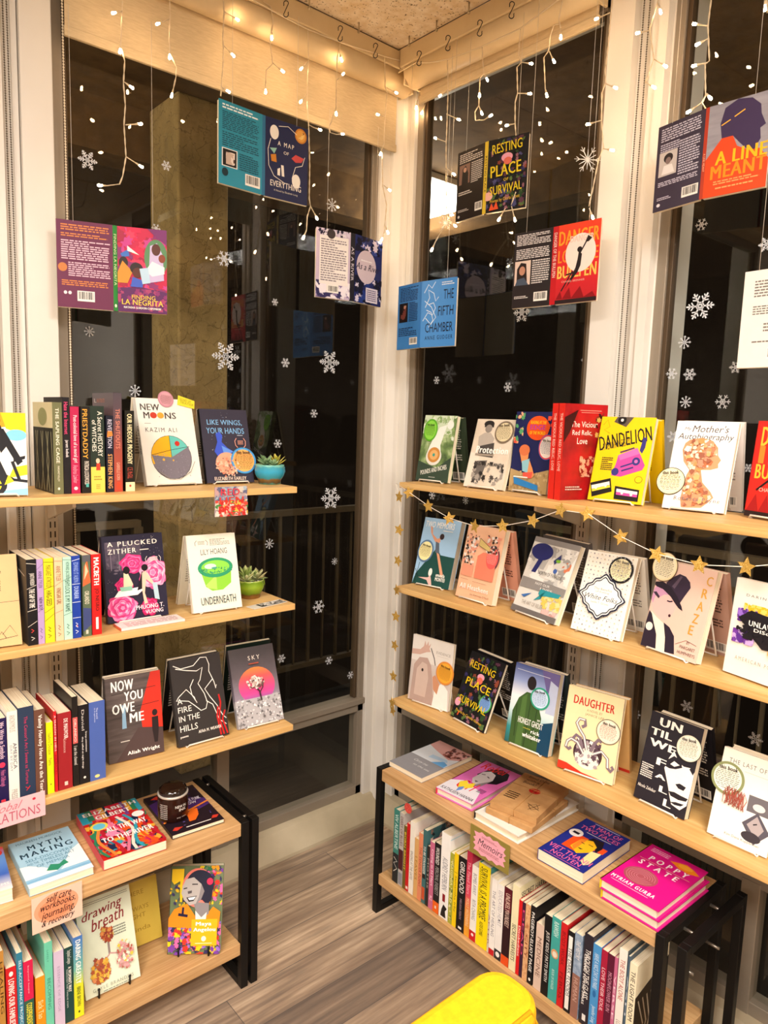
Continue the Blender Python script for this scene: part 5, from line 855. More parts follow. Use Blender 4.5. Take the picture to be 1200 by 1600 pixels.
standing('unlaw', 'white book with a black, violet and yellow ink splash at the right edge', '#f5ede0', [
 T('#5a5450', 'DARIN JAMES', .20, .82, .9, .855, b=0, tr=.2), Bl(['#7a3fa8', '#9a6fd0', '#5c2f90'], .10, .56, .45, .70, 40, .10, 2), Bl(['#f2b81e', '#f7d56a'], .20, .68, .60, .76, 30, .08, 3), Bl(['#7a3fa8', '#c8a8e0', '#5c2f90'], .08, .34, .45, .48, 40, .09, 4), Bl(['#f2b81e', '#f7d56a'], .7, .28, 1, .40, 20, .08, 5), G('#201c22', (.14, .60), (.34, .70), (.60, .68), (.95, .70), (.95, .36), (.6, .34), (.40, .44), (.30, .52)), Bl(['#201c22'], .14, .40, .95, .68, 60, .09, 6), T('#f7f3ea', 'UNLAWFUL', .34, .545, .95, .60, b=.02), T('#f7f3ea', 'DISorder', .44, .495, .95, .53, b=.02), T('#8a837a', 'AMERICAN POEMS', .20, .17, .95, .21, b=0, tr=.3)], th=.016)
standing('body', 'grey photographic book with a pale torso, left end of the lowest right shelf', noisemat('soft_grey_skin_print', [(.3, '#b3a39b'), (.7, '#dcd2ca')], (5, 1, 4), .4), [
 R('#ddd6cd', 0, .62, 1, 1), G('#c9a596', (0, .78), (.20, .80), (.28, .86), (.30, .95), (.34, .88), (.38, .95), (.40, .88), (.45, .93), (.42, .84), (.46, .80), (.36, .78), (.2, .72), (0, .70)), G('#b59b90', (.04, .0), (.08, .55), (.20, .68), (.40, .70), (.50, .60), (.56, .40), (.60, .20), (.7, 0)), G('#cbb3a6', (.14, .1), (.16, .5), (.28, .62), (.4, .6), (.46, .4), (.42, .1)), G('#f0eae2', (.60, .0), (.64, .25), (.80, .40), (.95, .30), (.98, 0)), G('#c98f6c', (.56, .44), (.62, .48), (.74, .36), (.70, .20), (.60, .26)), Ln('#4a3f3a', .02, (.46, .86), (.56, .72), (.60, .62)), E('#2f2624', .30, .50, .025, .025), T('#9a8f86', 'EVIDENCE', .60, .80, .94, .84, b=0), R('#b8ada3', .62, .77, .9, .774)], th=.010, stand='white wire stand under the torso photograph book')
standing('resting', 'black floral book with yellow letters standing on the lowest right shelf', '#1c1b1e', [
 Bl(['#2f4a2c', '#55703c', '#5a3548', '#8f5f6c', '#33305a', '#1f301f', '#8a4432', '#231d38', '#1c241c'], .02, .02, .98, .98, 130, .09, 6), E('#e8a0b4', .50, .69, .10, .05), E('#e0705c', .50, .64, .08, .05), E('#e8a0b4', .10, .24, .08, .06), Ln('#d9542a', .03, (.20, .06), (.22, .12)), T('#e8c51e', 'RESTING', .10, .77, .84, .87, b=.01, rot=-3), T('#e8c51e', 'PLACE', .14, .51, .86, .62, b=.01, rot=-3), T('#e8c51e', 'SURVIVAL', .10, .24, .92, .34, b=.01, rot=-3), T('#e8b93a', 'Poems by Camille Norton', .12, .08, .9, .13, b=0, rot=-4)],
 th=.010, stand='white wire stand under the standing floral book', behind=('black back copy with yellow spine behind the standing floral book', '#17161a', backblurb('#d8d2c8')))
standing('ghost', 'blue-green book with a figure in a green coat seen from behind, lowest right shelf', gradz('sea_and_sky_print', [(0, '#1c5a5e'), (.2, '#2f8a8c'), (.42, '#c8dcdc'), (.6, '#e6e8ea'), (.8, '#8d9cc8'), (1, '#3f4f8c')], 0, .212), [
 G('#6a5f94', (.6, 1), (1, 1), (1, .5), (.8, .7)), G('#123f5c', (.55, 0), (1, 0), (1, .42), (.6, .32)), G('#b8c0d8', (.80, .5), (1, .5), (1, .85), (.82, .9)), E('#261f22', .42, .80, .10, .085), G('#3d5a2c', (.10, .0), (.08, .40), (.18, .58), (.34, .68), (.48, .68), (.62, .58), (.74, .42), (.74, .0)), G('#4f7038', (.24, .0), (.26, .6), (.36, .66), (.40, .0)), Ln('#2a4020', .02, (.46, .66), (.44, .0)), Ln('#2a4020', .02, (.16, .5), (.2, .1)), Ln('#2a4020', .02, (.62, .5), (.6, .1)), R('#e8ecee', .05, .925, .80, .93), T('#f2f0ea', 'an', .66, .375, .72, .395, b=.02), T('#f2f0ea', 'HONEST GHOST', .24, .285, .80, .36, b=.02), T('#e8d84a', 'a novel by', .38, .23, .54, .255, b=.0), T('#f7f5ef', 'rick', .56, .205, .76, .25, b=.03), T('#f7f5ef', 'whitaker', .38, .135, .80, .19, b=.03)],
 th=.022, stand='white wire stand under the green coat book', behind=('dark back copy behind the green coat book', '#2a3434', backblurb('#c8ccc8')))
def tent(cx, cy, pts, w_=.05): return Ln('#5a4450', w_, *pts)
standing('daughter', 'cream book with tentacles and red letters on the lowest right shelf', '#efd9a8', [
 T('#c42a22', 'DAUGHTER', .12, .80, .86, .90, b=.03), T('#8a7a58', 'A NOVEL BY', .38, .745, .66, .775, b=0), T('#8a7a58', 'JANICE LEE', .36, .69, .70, .725, b=0), E('#3f2a30', .50, .26, .26, .17), E('#efe6d8', .50, .20, .22, .12), Bl(['#f3ece0', '#a8989c', '#5a4450'], .28, .12, .72, .42, 50, .07, 3)]+
 [Ln('#7d6a74', .055, *p) for p in ([(.48, .3), (.40, .45), (.30, .52), (.24, .58), (.28, .64), (.38, .64), (.40, .58), (.34, .55)], [(.42, .26), (.30, .36), (.18, .38), (.12, .34), (.10, .27), (.16, .25), (.20, .28)], [(.40, .3), (.34, .42), (.26, .44), (.22, .40), (.26, .36), (.30, .38)], [(.60, .28), (.74, .34), (.86, .28), (.88, .18), (.94, .15), (.98, .19), (.94, .21)], [(.55, .3), (.60, .40), (.66, .46), (.72, .44)])]+
 [Ln('#f0e8dc', .025, *p) for p in ([(.48, .3), (.40, .45), (.30, .52), (.24, .58), (.28, .64), (.38, .64)], [(.42, .26), (.30, .36), (.18, .38), (.12, .34), (.10, .27)], [(.60, .28), (.74, .34), (.86, .28), (.88, .18)])]+
 [G('#d8341f', (0, .0), (0, .09), (.16, .085), (.45, .03), (.7, .02), (.9, 0))],
 th=.014, stand='white wire stand under the tentacle book', behind=('tan back copy with red foot behind the tentacle book', '#d8a868', [Pg('#8a6a3a', .12, .3, .6, .55, 10), Bar(.08, .08, .5, .18), G('#c8301f', (0, 0), (1, 0), (1, .05), (0, .05))]))
standing('until', 'black and white book with a stark face and bold letters, lowest right shelf', '#26222a', [
  *ART_UNTIL, T('#f6f0e6', 'UN', 0.185, 0.866, 0.629, 0.958, b=.04), T('#f6f0e6', 'TIL', 0.055, 0.745, 0.482, 0.825, b=.04), T('#f6f0e6', 'WE', 0.077, 0.622, 0.604, 0.703, b=.04), T('#f6f0e6', 'F', 0.286, 0.445, 0.473, 0.523, b=.04), T('#f6f0e6', 'A', 0.318, 0.306, 0.527, 0.355, b=.04), T('#f6f0e6', 'L', 0.444, 0.174, 0.609, 0.241, b=.04), T('#f6f0e6', 'L', 0.572, 0.048, 0.726, 0.126, b=.04), Pg('#e8e0d6', .03, .26, .27, .42, 7), T('#e8e0d6', 'Nicole Zelniker', .04, .14, .40, .175, b=.02, sh=.2)],
 th=.020, stand='white wire stand under the stark face book', behind=('black back copy behind the stark face book', '#17151a', backblurb('#d8d2c8')))
standing('last', 'cream book with two grey photographs at the right end of the lowest right shelf', '#f4ecde', [
 T('#6a635c', 'THE LAST OF HER', .12, .85, .98, .90, b=0, tr=.12), R('#b5aca2', .40, .80, .9, .804), G('#6a6468', (.55, .58), (.98, .58), (.98, .40), (.55, .40)), E('#d8d2cc', .74, .47, .1, .04), G('#55505a', (.52, .26), (.74, .42), (.98, .24), (.76, .07)), G('#a89c9c', (.60, .26), (.74, .38), (.88, .26), (.78, .14)), E('#3a343a', .70, .14, .16, .055), Ln('#2a262c', .02, (.70, .28), (.76, .30)), T('#6a635c', 'Kim Dana Kupperman', .28, .055, .85, .09, b=0)], th=.016, stand='white wire stand under the cream book with two photographs', behind=('cream back copy behind the cream book with two photographs', '#efe0c8', backblurb('#8f887d'), .016))
# ================================================================ ROUND HANDWRITTEN TAGS
disc_tag('newmoons', 'mauve round tag sticking up from the top of the round disc book', '#c98a9a', '#d9a0a8', '#6a2f3a', False)
disc_tag('wings', 'blue rimmed round tag with orange centre on the slate book beside the turquoise pot', '#4f9fd8', '#eeb060', '#7a3f1a', outline='#3a86c0')
disc_tag('pounds', 'bright green round tag on the green book', '#5fae2c', '#8fd84a', '#2a5a1a', sq=1.3)
disc_tag('protect', 'brown rimmed round tag on the beige photo book', '#7a6a58', '#e0d0a8', '#4a3c2c')
disc_tag('navy', 'red and blue rimmed round tag on the navy illustrated book', '#d8404a', '#f0e6dc', '#2a3a7a', sq=1.2, outline='#3a5aa8')
disc_tag('mother', 'cream round tag at the lower left of the collaged head book', '#efe0b0', '#f4e6bc', '#4a3c20', outline='#2c2418')
disc_tag('memoirs2', 'slate blue rimmed round tag on the diver book', '#5c7a9c', '#efe6a8', '#5a4a1a', sq=1.25)
disc_tag('peach', 'plum rimmed round tag with coral centre on the peach floral book', '#6a3f4a', '#e8605c', '#f4c8b8', sq=1.4)
disc_tag('folks', 'black and white beaded round tag on the dotted book', '#1c1a1e', '#f0e6bc', '#4a4230')
disc_tag('craze', 'cream round tag with thin dark ring above the top hat book', '#f0e4b8', '#f4ebcc', '#6a5c3a', outline='#6a4f34')
disc_tag('body', 'orange round tag on the torso photograph book', '#d98a3a', '#efaa38', '#5a2f14', sq=1.1)
disc_tag('resting', 'green and yellow rimmed round tag with blue centre on the standing floral book', '#5aa83c', '#7fa8e0', '#2a3f7a', outline='#2f8a4a')
disc_tag('ghost', 'teal rimmed round tag on the green coat book', '#2f9c7c', '#cfe2f4', '#3a5f9a')
disc_tag('daughter', 'cream round tag with dark double ring on the tentacle book', '#f0dcc0', '#f4e2cc', '#a84a3a', outline='#3f3230')
disc_tag('until', 'white round tag with wiry black ring on the stark face book', '#ece4cc', '#f3eddc', '#7a7040', outline='#3a3630')
disc_tag('last', 'olive rimmed round tag with dark handwriting on the two photographs book', '#8a9060', '#f2ecd8', '#2c2a24')
# yellow note on the round disc book
M_, w_, h_, t_ = frame_of('newmoons')
m = MB(); m.prism([(-.024, -.008), (.024, -.018), (.028, .004), (-.018, .018)], (0, 0, 0), (1, 0, 0), (0, 0, 1), .0006, flat('#e8dc3a'))
art(m, (-.024, 0, -.018), (1, 0, 0), (0, 0, 1), .05, .036, [T('#8a7a10', 'SIGNED BY', .16, .52, .84, .72, b=0, rot=-13), T('#8a7a10', 'THE AUTHOR!', .18, .28, .94, .48, b=0, rot=-13)])
o = m.build('sticky_note'); o.matrix_world = M_ @ Matrix.Translation((.137, -.0024, .222)); tag(o, 'small yellow note at the top right corner of the round disc book', 'note')
# red scribbled tail on the two photographs book
M_, w_, h_, t_ = frame_of('last'); m = MB(); rn = random.Random(4); pts = []
for i in range(70): pts.append((.016+.0016*i*.36+.006*math.sin(i*1.9), -.0012-.0007*math.sin(i*.7), .086+.019*math.sin(i*1.45)-.00005*i))
m.tube(pts, .0007, flat('#a8503f', .8), 5); o = m.build('yarn_tuft'); o.matrix_world = M_ @ Matrix.Translation((.004, -.003, .004)); tag(o, 'tangle of brick red yarn hanging under the olive rimmed tag', 'yarn')

# ================================================================ LYING BOOKS
def wrapped(key, label, marks):
    z0, t, x, y, yaw, w, h = FLAT[key]; c = flat('#bf8f58', .6)
    b = thing('wrapped_book', label, 'wrapped book', (x, y, z0+t), (-PI/2, 0, yaw), 'kraft paper wrapped books')
    m = MB(); m.box((0, .0006, 0), (w, t-.0002, h), noisemat('kraft_paper', [(.3, '#b08250'), (.7, '#c79a64')], (30, 30, 30), .7, .2)); art(m, (0, 0.0003, 0), (1, 0, 0), (0, 0, 1), w, h, marks); m.build('paper_wrap', b, bevel=.0025)
    m = MB(); T1 = flat('#a8793f', .8)
    m.tube([(w*.52, -.0006, 0), (w*.52, -.0006, h)], .0007, T1, 5); m.tube([(0, -.0006, h*.62), (w, -.0006, h*.62)], .0007, T1, 5); m.tube([(w*.52, -.001, -.0008), (w*.52, t, -.0008)], .0007, T1, 5); m.tube([(w+.0008, 0, h*.62), (w+.0008, t, h*.62)], .0007, T1, 5)
    m.build('twine', b)
lying('bluestack', 'blue landscape book lying on a stack at the left edge of the left bench', gradz('blue_lake_print', [(0, '#e8e6e0'), (.35, '#3a62b8'), (.8, '#6a9ad8'), (1, '#e84a3a')], 0, .17), [E('#d83a3a', .8, .86, .16, .08), T('#f4f0e8', 'POEMS', .5, .1, .95, .15)])
lying('myth', 'pale blue and white book lying above the peach card on the left bench', '#a9cfe2', [
 G('#f3f6f4', (0, .0), (0, .44), (.14, .42), (.34, .30), (.52, .14), (.62, .22), (.80, .46), (1, .56), (1, 0)), R('#8fc0de', 0, .08, 1, .16), R('#7ab0d4', 0, .10, 1, .12), T('#5a7f94', 'MAUREEN MURDOCK', .10, .90, .86, .945, b=0), T('#1f3f52', 'MYTH', .24, .73, .80, .83, b=.02, tr=.2), T('#1f3f52', 'MAKING', .08, .59, .92, .69, b=.02, tr=.15), T('#4f86a0', 'SELF-DISCOVERY', .12, .49, .88, .545, b=0), T('#4f86a0', 'AND THE', .12, .42, .3, .465, b=0), T('#4f86a0', 'TIMELESS ART', .33, .415, .88, .47, b=0), T('#4f86a0', 'OF MEMOIR', .24, .335, .76, .39, b=0), G('#2f8f6c', (.34, .22), (.44, .32), (.56, .27), (.66, .33), (.70, .24), (.58, .22), (.5, .17)), E('#2f8f6c', .5, .25, .12, .03)])
CP = ['#d8321f', '#e8541f', '#2f9ab0', '#e8a838', '#c8205a', '#2f7f5a', '#1c2a4a', '#f28ab0', '#b81f2f']
lying('liars', 'multicoloured swirled book with white letters lying on the left bench', '#c9241f', [
 R('#2f9ab0', 0, .74, .16, 1), R('#2f7f5a', .12, .78, .22, 1), R('#e8606a', .22, .74, .34, 1), R('#e8a838', .33, .74, .42, 1), R('#1c2a4a', .42, .76, .46, 1), R('#d8203c', .46, .70, .72, 1), R('#7a3f8a', .70, .7, .76, 1), R('#e8a838', .76, .78, .84, 1), R('#2f7f5a', .84, .76, .93, 1), R('#2f9ab0', .92, .72, 1, 1), Bl(CP, 0, 0, 1, .68, 110, .14, 3)]+
 [Ln(c, .05, *[(x0+.07*math.sin(i*.9+x0*9), 1-i*.1-.3) for i in range(8)]) for x0, c in ((.06, '#2f7f5a'), (.14, '#e8843a'), (.26, '#b81f2f'), (.44, '#f2708a'), (.58, '#e8dccb'), (.66, '#2f9ab0'), (.8, '#e8541f'), (.92, '#b81f2f'))]+
 [T('#fbf6ef', 'ELIZABETH', .06, .86, .95, .93, b=.03), T('#fbf6ef', 'GILBERT', .22, .74, .80, .82, b=.03), E('#f0d24a', .20, .60, .14, .08), E('#6ac0d8', .20, .60, .10, .06), E('#f4f0e8', .86, .63, .10, .06), T('#fbf6ef', 'ALL THE WAY', .26, .44, .92, .53, b=.03), T('#fbf6ef', 'TO THE RIVER', .12, .26, .94, .35, b=.03)], spinebase='#e0586a')
lying('darkj', 'black and purple book lying under the dark jar on the left bench', '#241820', [
 G('#4a2a6a', (.0, .30), (.0, .8), (.4, .9), (1, .6), (1, .44), (.4, .3)), Bl(['#6a5aa0', '#2a1c3a', '#3f3070'], .1, .1, 1, .95, 60, .03, 3), G('#e8822a', (.0, .30), (1, .52), (1, .49), (0, .27)), G('#e86a1f', (.42, .16), (.48, .34), (.62, .42), (.72, .40), (.66, .26), (.54, .16)), G('#c83a2a', (.08, .90), (.22, .95), (.34, .90), (.2, .86)), G('#c83a2a', (.05, .08), (.12, .13), (.26, .10), (.12, .05)), G('#c83a2a', (.80, .08), (.86, .14), (.97, .12), (.9, .07)), T('#f0e6f0', 'BLACK PUNK', .56, .60, .92, .67, b=.02), T('#f0e6f0', 'NOW', .56, .53, .8, .585, b=.02), R('#f0e6dc', .3, .055, .78, .07)])
lying('bodyph', 'grey book with a pink and blue photograph lying nearest the corner, right bench', '#a9a6a8', [
 R('#8f8d90', 0, 0, 1, .42), G('#dfe3e8', (0, .42), (1, .42), (1, .72), (.4, .86), (0, .82)), G('#6aa8dc', (.62, .42), (.98, .42), (.96, .52), (.8, .56)), G('#b8d4ec', (.4, .5), (.9, .56), (.8, .62), (.4, .6)), G('#d8a098', (0, .80), (.35, .72), (.8, .64), (1, .74), (1, 1), (0, 1)), Bl(['#7a3f34', '#a85f50', '#5a2c26'], .52, .68, 1, .96, 40, .07, 3), T('#e8e6e6', 'Carry me', .3, .26, .7, .33, b=0, sh=.3), T('#e8e6e6', 'to the sea', .44, .18, .9, .22, b=0, sh=.3)])
lying('rebel', 'pink book with a grey portrait and red script lying on the right bench', '#e070b8', [
 G('#e9e4ea', (0, 0), (0, .28), (.30, .40), (.42, .34), (.80, .30), (1, .02), (1, 0)), G('#1f1a20', (.26, .62), (.34, .84), (.56, .94), (.80, .90), (.92, .76), (.86, .58), (.66, .50)), G('#d8cfcf', (.30, .50), (.30, .72), (.42, .80), (.60, .76), (.70, .62), (.62, .46), (.48, .36)), G('#8f8688', (.56, .44), (.70, .60), (.66, .40), (.50, .34)), Ln('#2a2226', .03, (.34, .66), (.42, .68)), Ln('#2a2226', .03, (.50, .66), (.58, .64)), G('#5c5054', (.40, .48), (.50, .48), (.46, .44)), T('#e0261f', 'Rebel', .10, .80, .74, .97, b=.01, sh=.3, rot=6), T('#e0261f', 'Girl', .22, .20, .66, .42, b=.01, sh=.3, rot=6), G('#f2d83a', (.20, .32), (.30, .40), (.40, .34), (.50, .42), (.58, .30), (.36, .16)), G('#6a8fd0', (.34, .20), (.42, .26), (.46, .18), (.40, .10)), T('#2a2430', 'KATHLEEN HANNA', .06, .04, .92, .10, b=.01), Pg('#1f1a20', .72, .26, .90, .36, 4)], hard=True, spinebase='#d8284a')
lying('underk', 'white hardcover with a black edged case lying under the kraft wrapped books', '#ece6dc', [], hard=True, spinebase='#17151a')
KM = [T('#3a2a1c', 'Blind', .30, .91, .60, .96, b=0), T('#3a2a1c', 'Date', .30, .84, .58, .89, b=0), T('#3a2a1c', 'with a', .30, .77, .66, .82, b=0), T('#3a2a1c', 'Book', .30, .70, .56, .75, b=0)]
wrapped('kraft1', 'lower kraft paper wrapped book on the right bench', [])
wrapped('kraft2', 'upper kraft paper wrapped book with a red wax heart on the right bench', [T('#4a3520', 'Blind Date', .16, .90, .62, .96, b=0), T('#4a3520', 'with a', .16, .81, .46, .87, b=0), T('#4a3520', 'Book!', .16, .72, .44, .79, b=0), E('#b3241c', .52, .60, .12, .07), Bl(['#8a1410', '#c8342a'], .44, .55, .60, .65, 10, .04, 3), Pg('#4a3520', .10, .22, .36, .42, 4), Ln('#4a3520', .012, (.66, .22), (.78, .30), (.88, .22), (.78, .14), (.66, .22)), Ln('#4a3520', .012, (.62, .26), (.92, .18)), Ln('#4a3520', .012, (.72, .12), (.84, .32))])
lying('faces', 'navy blue book with pink letters and an orange face lying on the right bench', '#1c2a84', [
 R('#e8501c', .20, .28, .52, .62), R('#e8501c', .60, .46, .92, .58), G('#1a1420', (.40, .48), (.50, .68), (.72, .70), (.82, .56), (.80, .42), (.66, .56)), G('#f2b81e', (.34, .34), (.36, .56), (.56, .62), (.72, .54), (.74, .40), (.56, .26)), G('#e8842a', (.36, .36), (.36, .56), (.46, .6), (.46, .3)), Ln('#1a1420', .02, (.42, .50), (.50, .49)), Ln('#1a1420', .02, (.56, .52), (.66, .52)), G('#1a1420', (.46, .38), (.58, .39), (.54, .36)), G('#f4dc9a', (.72, .42), (.90, .46), (.92, .18), (.86, .12), (.74, .18)), E('#f2efe8', .17, .62, .14, .085), R('#1a1420', .10, .60, .24, .645), T('#e86a9c', 'A MAN OF', .22, .86, .90, .94, b=.01), T('#e86a9c', 'TWO FACES', .10, .755, .94, .835, b=.01), R('#f0ece4', .24, .965, .80, .972), R('#f0ece4', .30, .72, .84, .728), T('#e86a9c', 'VIET THANH', .04, .15, .96, .235, b=.01), T('#e86a9c', 'NGUYEN', .20, .05, .84, .13, b=.01), R('#e86a9c', .1, .02, .9, .027)])
PK = '#d81482'
for k, lab in (('poppy2', 'lower magenta hardcover with yellow spine on the right bench'), ('poppy1', 'upper magenta hardcover with an orange poppy lying on the right bench')):
    lying(k, lab, PK, [T('#fbf2f2', 'POPPY', .20, .70, .86, .79, b=.03, tr=.35), R('#f4b0a0', .08, .672, .94, .678), T('#fbf2f2', 'STATE', .14, .56, .80, .65, b=.03, tr=.35), G('#f08a1c', (.46, .86), (.58, .90), (.70, .93), (.84, .90), (.98, .84), (.82, .79), (.66, .80)), E('#f5a832', .72, .87, .12, .04), E('#a8505c', .38, .36, .27, .155)]+[Ln('#c9808a', .010, *[(.38+r_*.27*math.cos(a*.5), .36+r_*.155*math.sin(a*.5)) for a in range(13)]) for r_ in (.85, .7, .55, .4, .25)]+[T('#fbf2f2', 'MYRIAM GURBA', .06, .125, .80, .185, b=.03, tr=.1), R('#f0b8d0', .10, .09, .74, .098), Pg('#f0a8cc', .10, .86, .42, .95, 3)] if k == 'poppy1' else [], hard=True, spinebase='#e8c81e', spine=[T('#d81482', 'POPPY STATE', .2, .4, .8, .8, rot=-90)])
# thin pink printed booklet in front of the rose covered book
r = thing('booklet', 'thin white and orange booklet lying in front of the rose covered book', 'booklet', (-1.128, -.352, .9853), (0, 0, -.02))
m = MB(); m.box((0, 0, .0005), (.158, .052, .006), '#f3e6e0'); art(m, (0, 0, .006), (1, 0, 0), (0, 1, 0), .158, .052, [Pg('#c9a09c', .12, .15, .95, .85, 4)]); m.build('pages', r)
m = MB(); m.box((-.0012, 0, 0), (.158, .052, .0005), '#d8603c'); m.box((-.0012, 0, 0), (0, .052, .0065), '#d8603c'); m.build('cover', r)
r = thing('card', 'small black and white flower card lying at the middle left shelf end', 'card', (-.772, -.356, .9853), (0, 0, .16))
m = MB(); m.box((0, 0, 0), (.118, .036, .0012), '#d9d2c6'); art(m, (0, 0, .0012), (1, 0, 0), (0, 1, 0), .118, .036, [R('#2a2624', .25, .1, .98, .9), Bl(['#e8e2d8', '#8f8880', '#f4efe6'], .3, .15, .95, .85, 40, .08, 2)]); m.build('printed_card', r)

# ================================================================ SPINE-OUT ROWS
ROWS = dict(L1=ROW_L1, L2=ROW_L2, L3=ROW_L3, BB=ROW_BB, RS=ROW_RS)
LATT = [G('#20201a', (.0, .0), (1, .0), (1, .72), (.0, .72))]+[Ln('#8f8a6c', .03, (x, .02), (x+d, .35), (x+d*.2, .68)) for x, d in ((.1, .12), (.25, -.1), (.38, .12), (.52, -.08), (.64, .14), (.8, -.12), (.9, .05))]
row('L1', [
 ('olive green book with a branch lattice side, leftmost spine of the top left shelf', '#6f6f4c', [Sp('#efe8cf', 'THE SAPLING CAGE', .34, .94, .30, .66, b=.02), Sp('#efe8cf', 'MARGARET KILLJOY', .14, .31, .35, .6, b=0), E('#efe8cf', .5, .06, .12, .015)], dict(side='#c9bd96', d=.15, left=LATT+[E('#8a8a5c', .5, .84, .22, .10)])),
 ('tall black spine with pink lettering beside the olive lattice book', '#1c181c', [Sp('#e8487a', 'Hate the Internet', .62, .95), Sp('#f2e8e4', 'jarett kobek', .38, .56)], {}),
 ('crimson pink spine with white lettering on the top left shelf', '#b8234e', [Sp('#f7e8ea', 'Post-colonial love of a moral girl', .36, .90), Sp('#e89ab0', 'Andrea Lawlor', .12, .33), E('#f0d8dc', .5, .06, .22, .02)], {}),
 ('dark spine with tall orange capital letters on the top left shelf', '#1d1916', [T('#e0a23c', 'PRIESTDADDY', .18, .40, .72, .97, rot=-90, b=.02), Sp('#f0e6d8', 'PATRICIA LOCKWOOD', .10, .37, .3, .8), R('#4fb0a8', .45, .07, .75, .11)], dict(left=[])),
 ('dark green spine with a yellow foot on the top left shelf', '#26332a', [Sp('#efe8d8', 'A Secret HISTORY', .42, .94, .52, .86, b=.01), Sp('#efe8d8', 'of WITCHES', .48, .84, .12, .42), R('#e8cf5a', 0, 0, 1, .30), G('#c8402c', (.36, .26), (.68, .26), (.66, .34), (.4, .34)), E('#e8c8a8', .5, .37, .14, .03), Pg('#a8903a', .2, .14, .8, .2, 2), Pg('#a8903a', .35, .04, .65, .1, 3)], {}),
 ('short dark navy spine with orange author lettering on the top left shelf', '#191a2a', [Sp('#cfc8d8', 'REVELATION', .58, .95), Sp('#e0a060', 'STEPHEN KING', .05, .50, .2, .8, b=.03), G('#e8843a', (.1, .72), (.9, .74), (.8, .80), (.2, .80))], {}),
 ('tallest spine fading from slate to orange on the top left shelf', gradz('slate_orange_spine', [(0, '#b8422c'), (.4, '#9c4434'), (.7, '#5a3c44'), (1, '#4a4048')], 0, .23), [Sp('#e08a70', 'THE SHUTOUTS', .44, .84, .25, .75, b=.01), Sp('#e0a890', 'GABRIELLE KORN', .12, .30, .3, .7), R('#d8482c', .3, .03, .7, .10)], dict(left=[T('#c9bfb8', 'L', .1, .9, .2, .94), T('#b06a50', 'SHUTOUTS', .22, .9, .6, .94)])),
 ('black spine with bold cream lettering and a cream foot on the top left shelf', '#18160f', [Sp('#efe2b0', 'OUR HIDEOUS PROGENY', .34, .96, .24, .76, b=.03), Sp('#b84a3a', 'C.E. McGILL', .16, .30), R('#efe2b0', 0, .0, 1, .115), E('#b84a3a', .5, .07, .12, .015)], {}),
], 'x', -.31, 1.311, 'books standing spine out on the top left shelf')
SL = lambda c: [Ln(c, .06, (0, .96), (1, .94)), Ln(c, .06, (0, .66), (1, .70)), Ln(c, .06, (0, .40), (1, .42)), Ln(c, .06, (0, .22), (1, .28))]
MARK = lambda c: [Ln(c, .08, (.35, .19), (.6, .17), (.35, .15), (.6, .13)), Ln(c, .08, (.3, .10), (.65, .08), (.35, .06))]
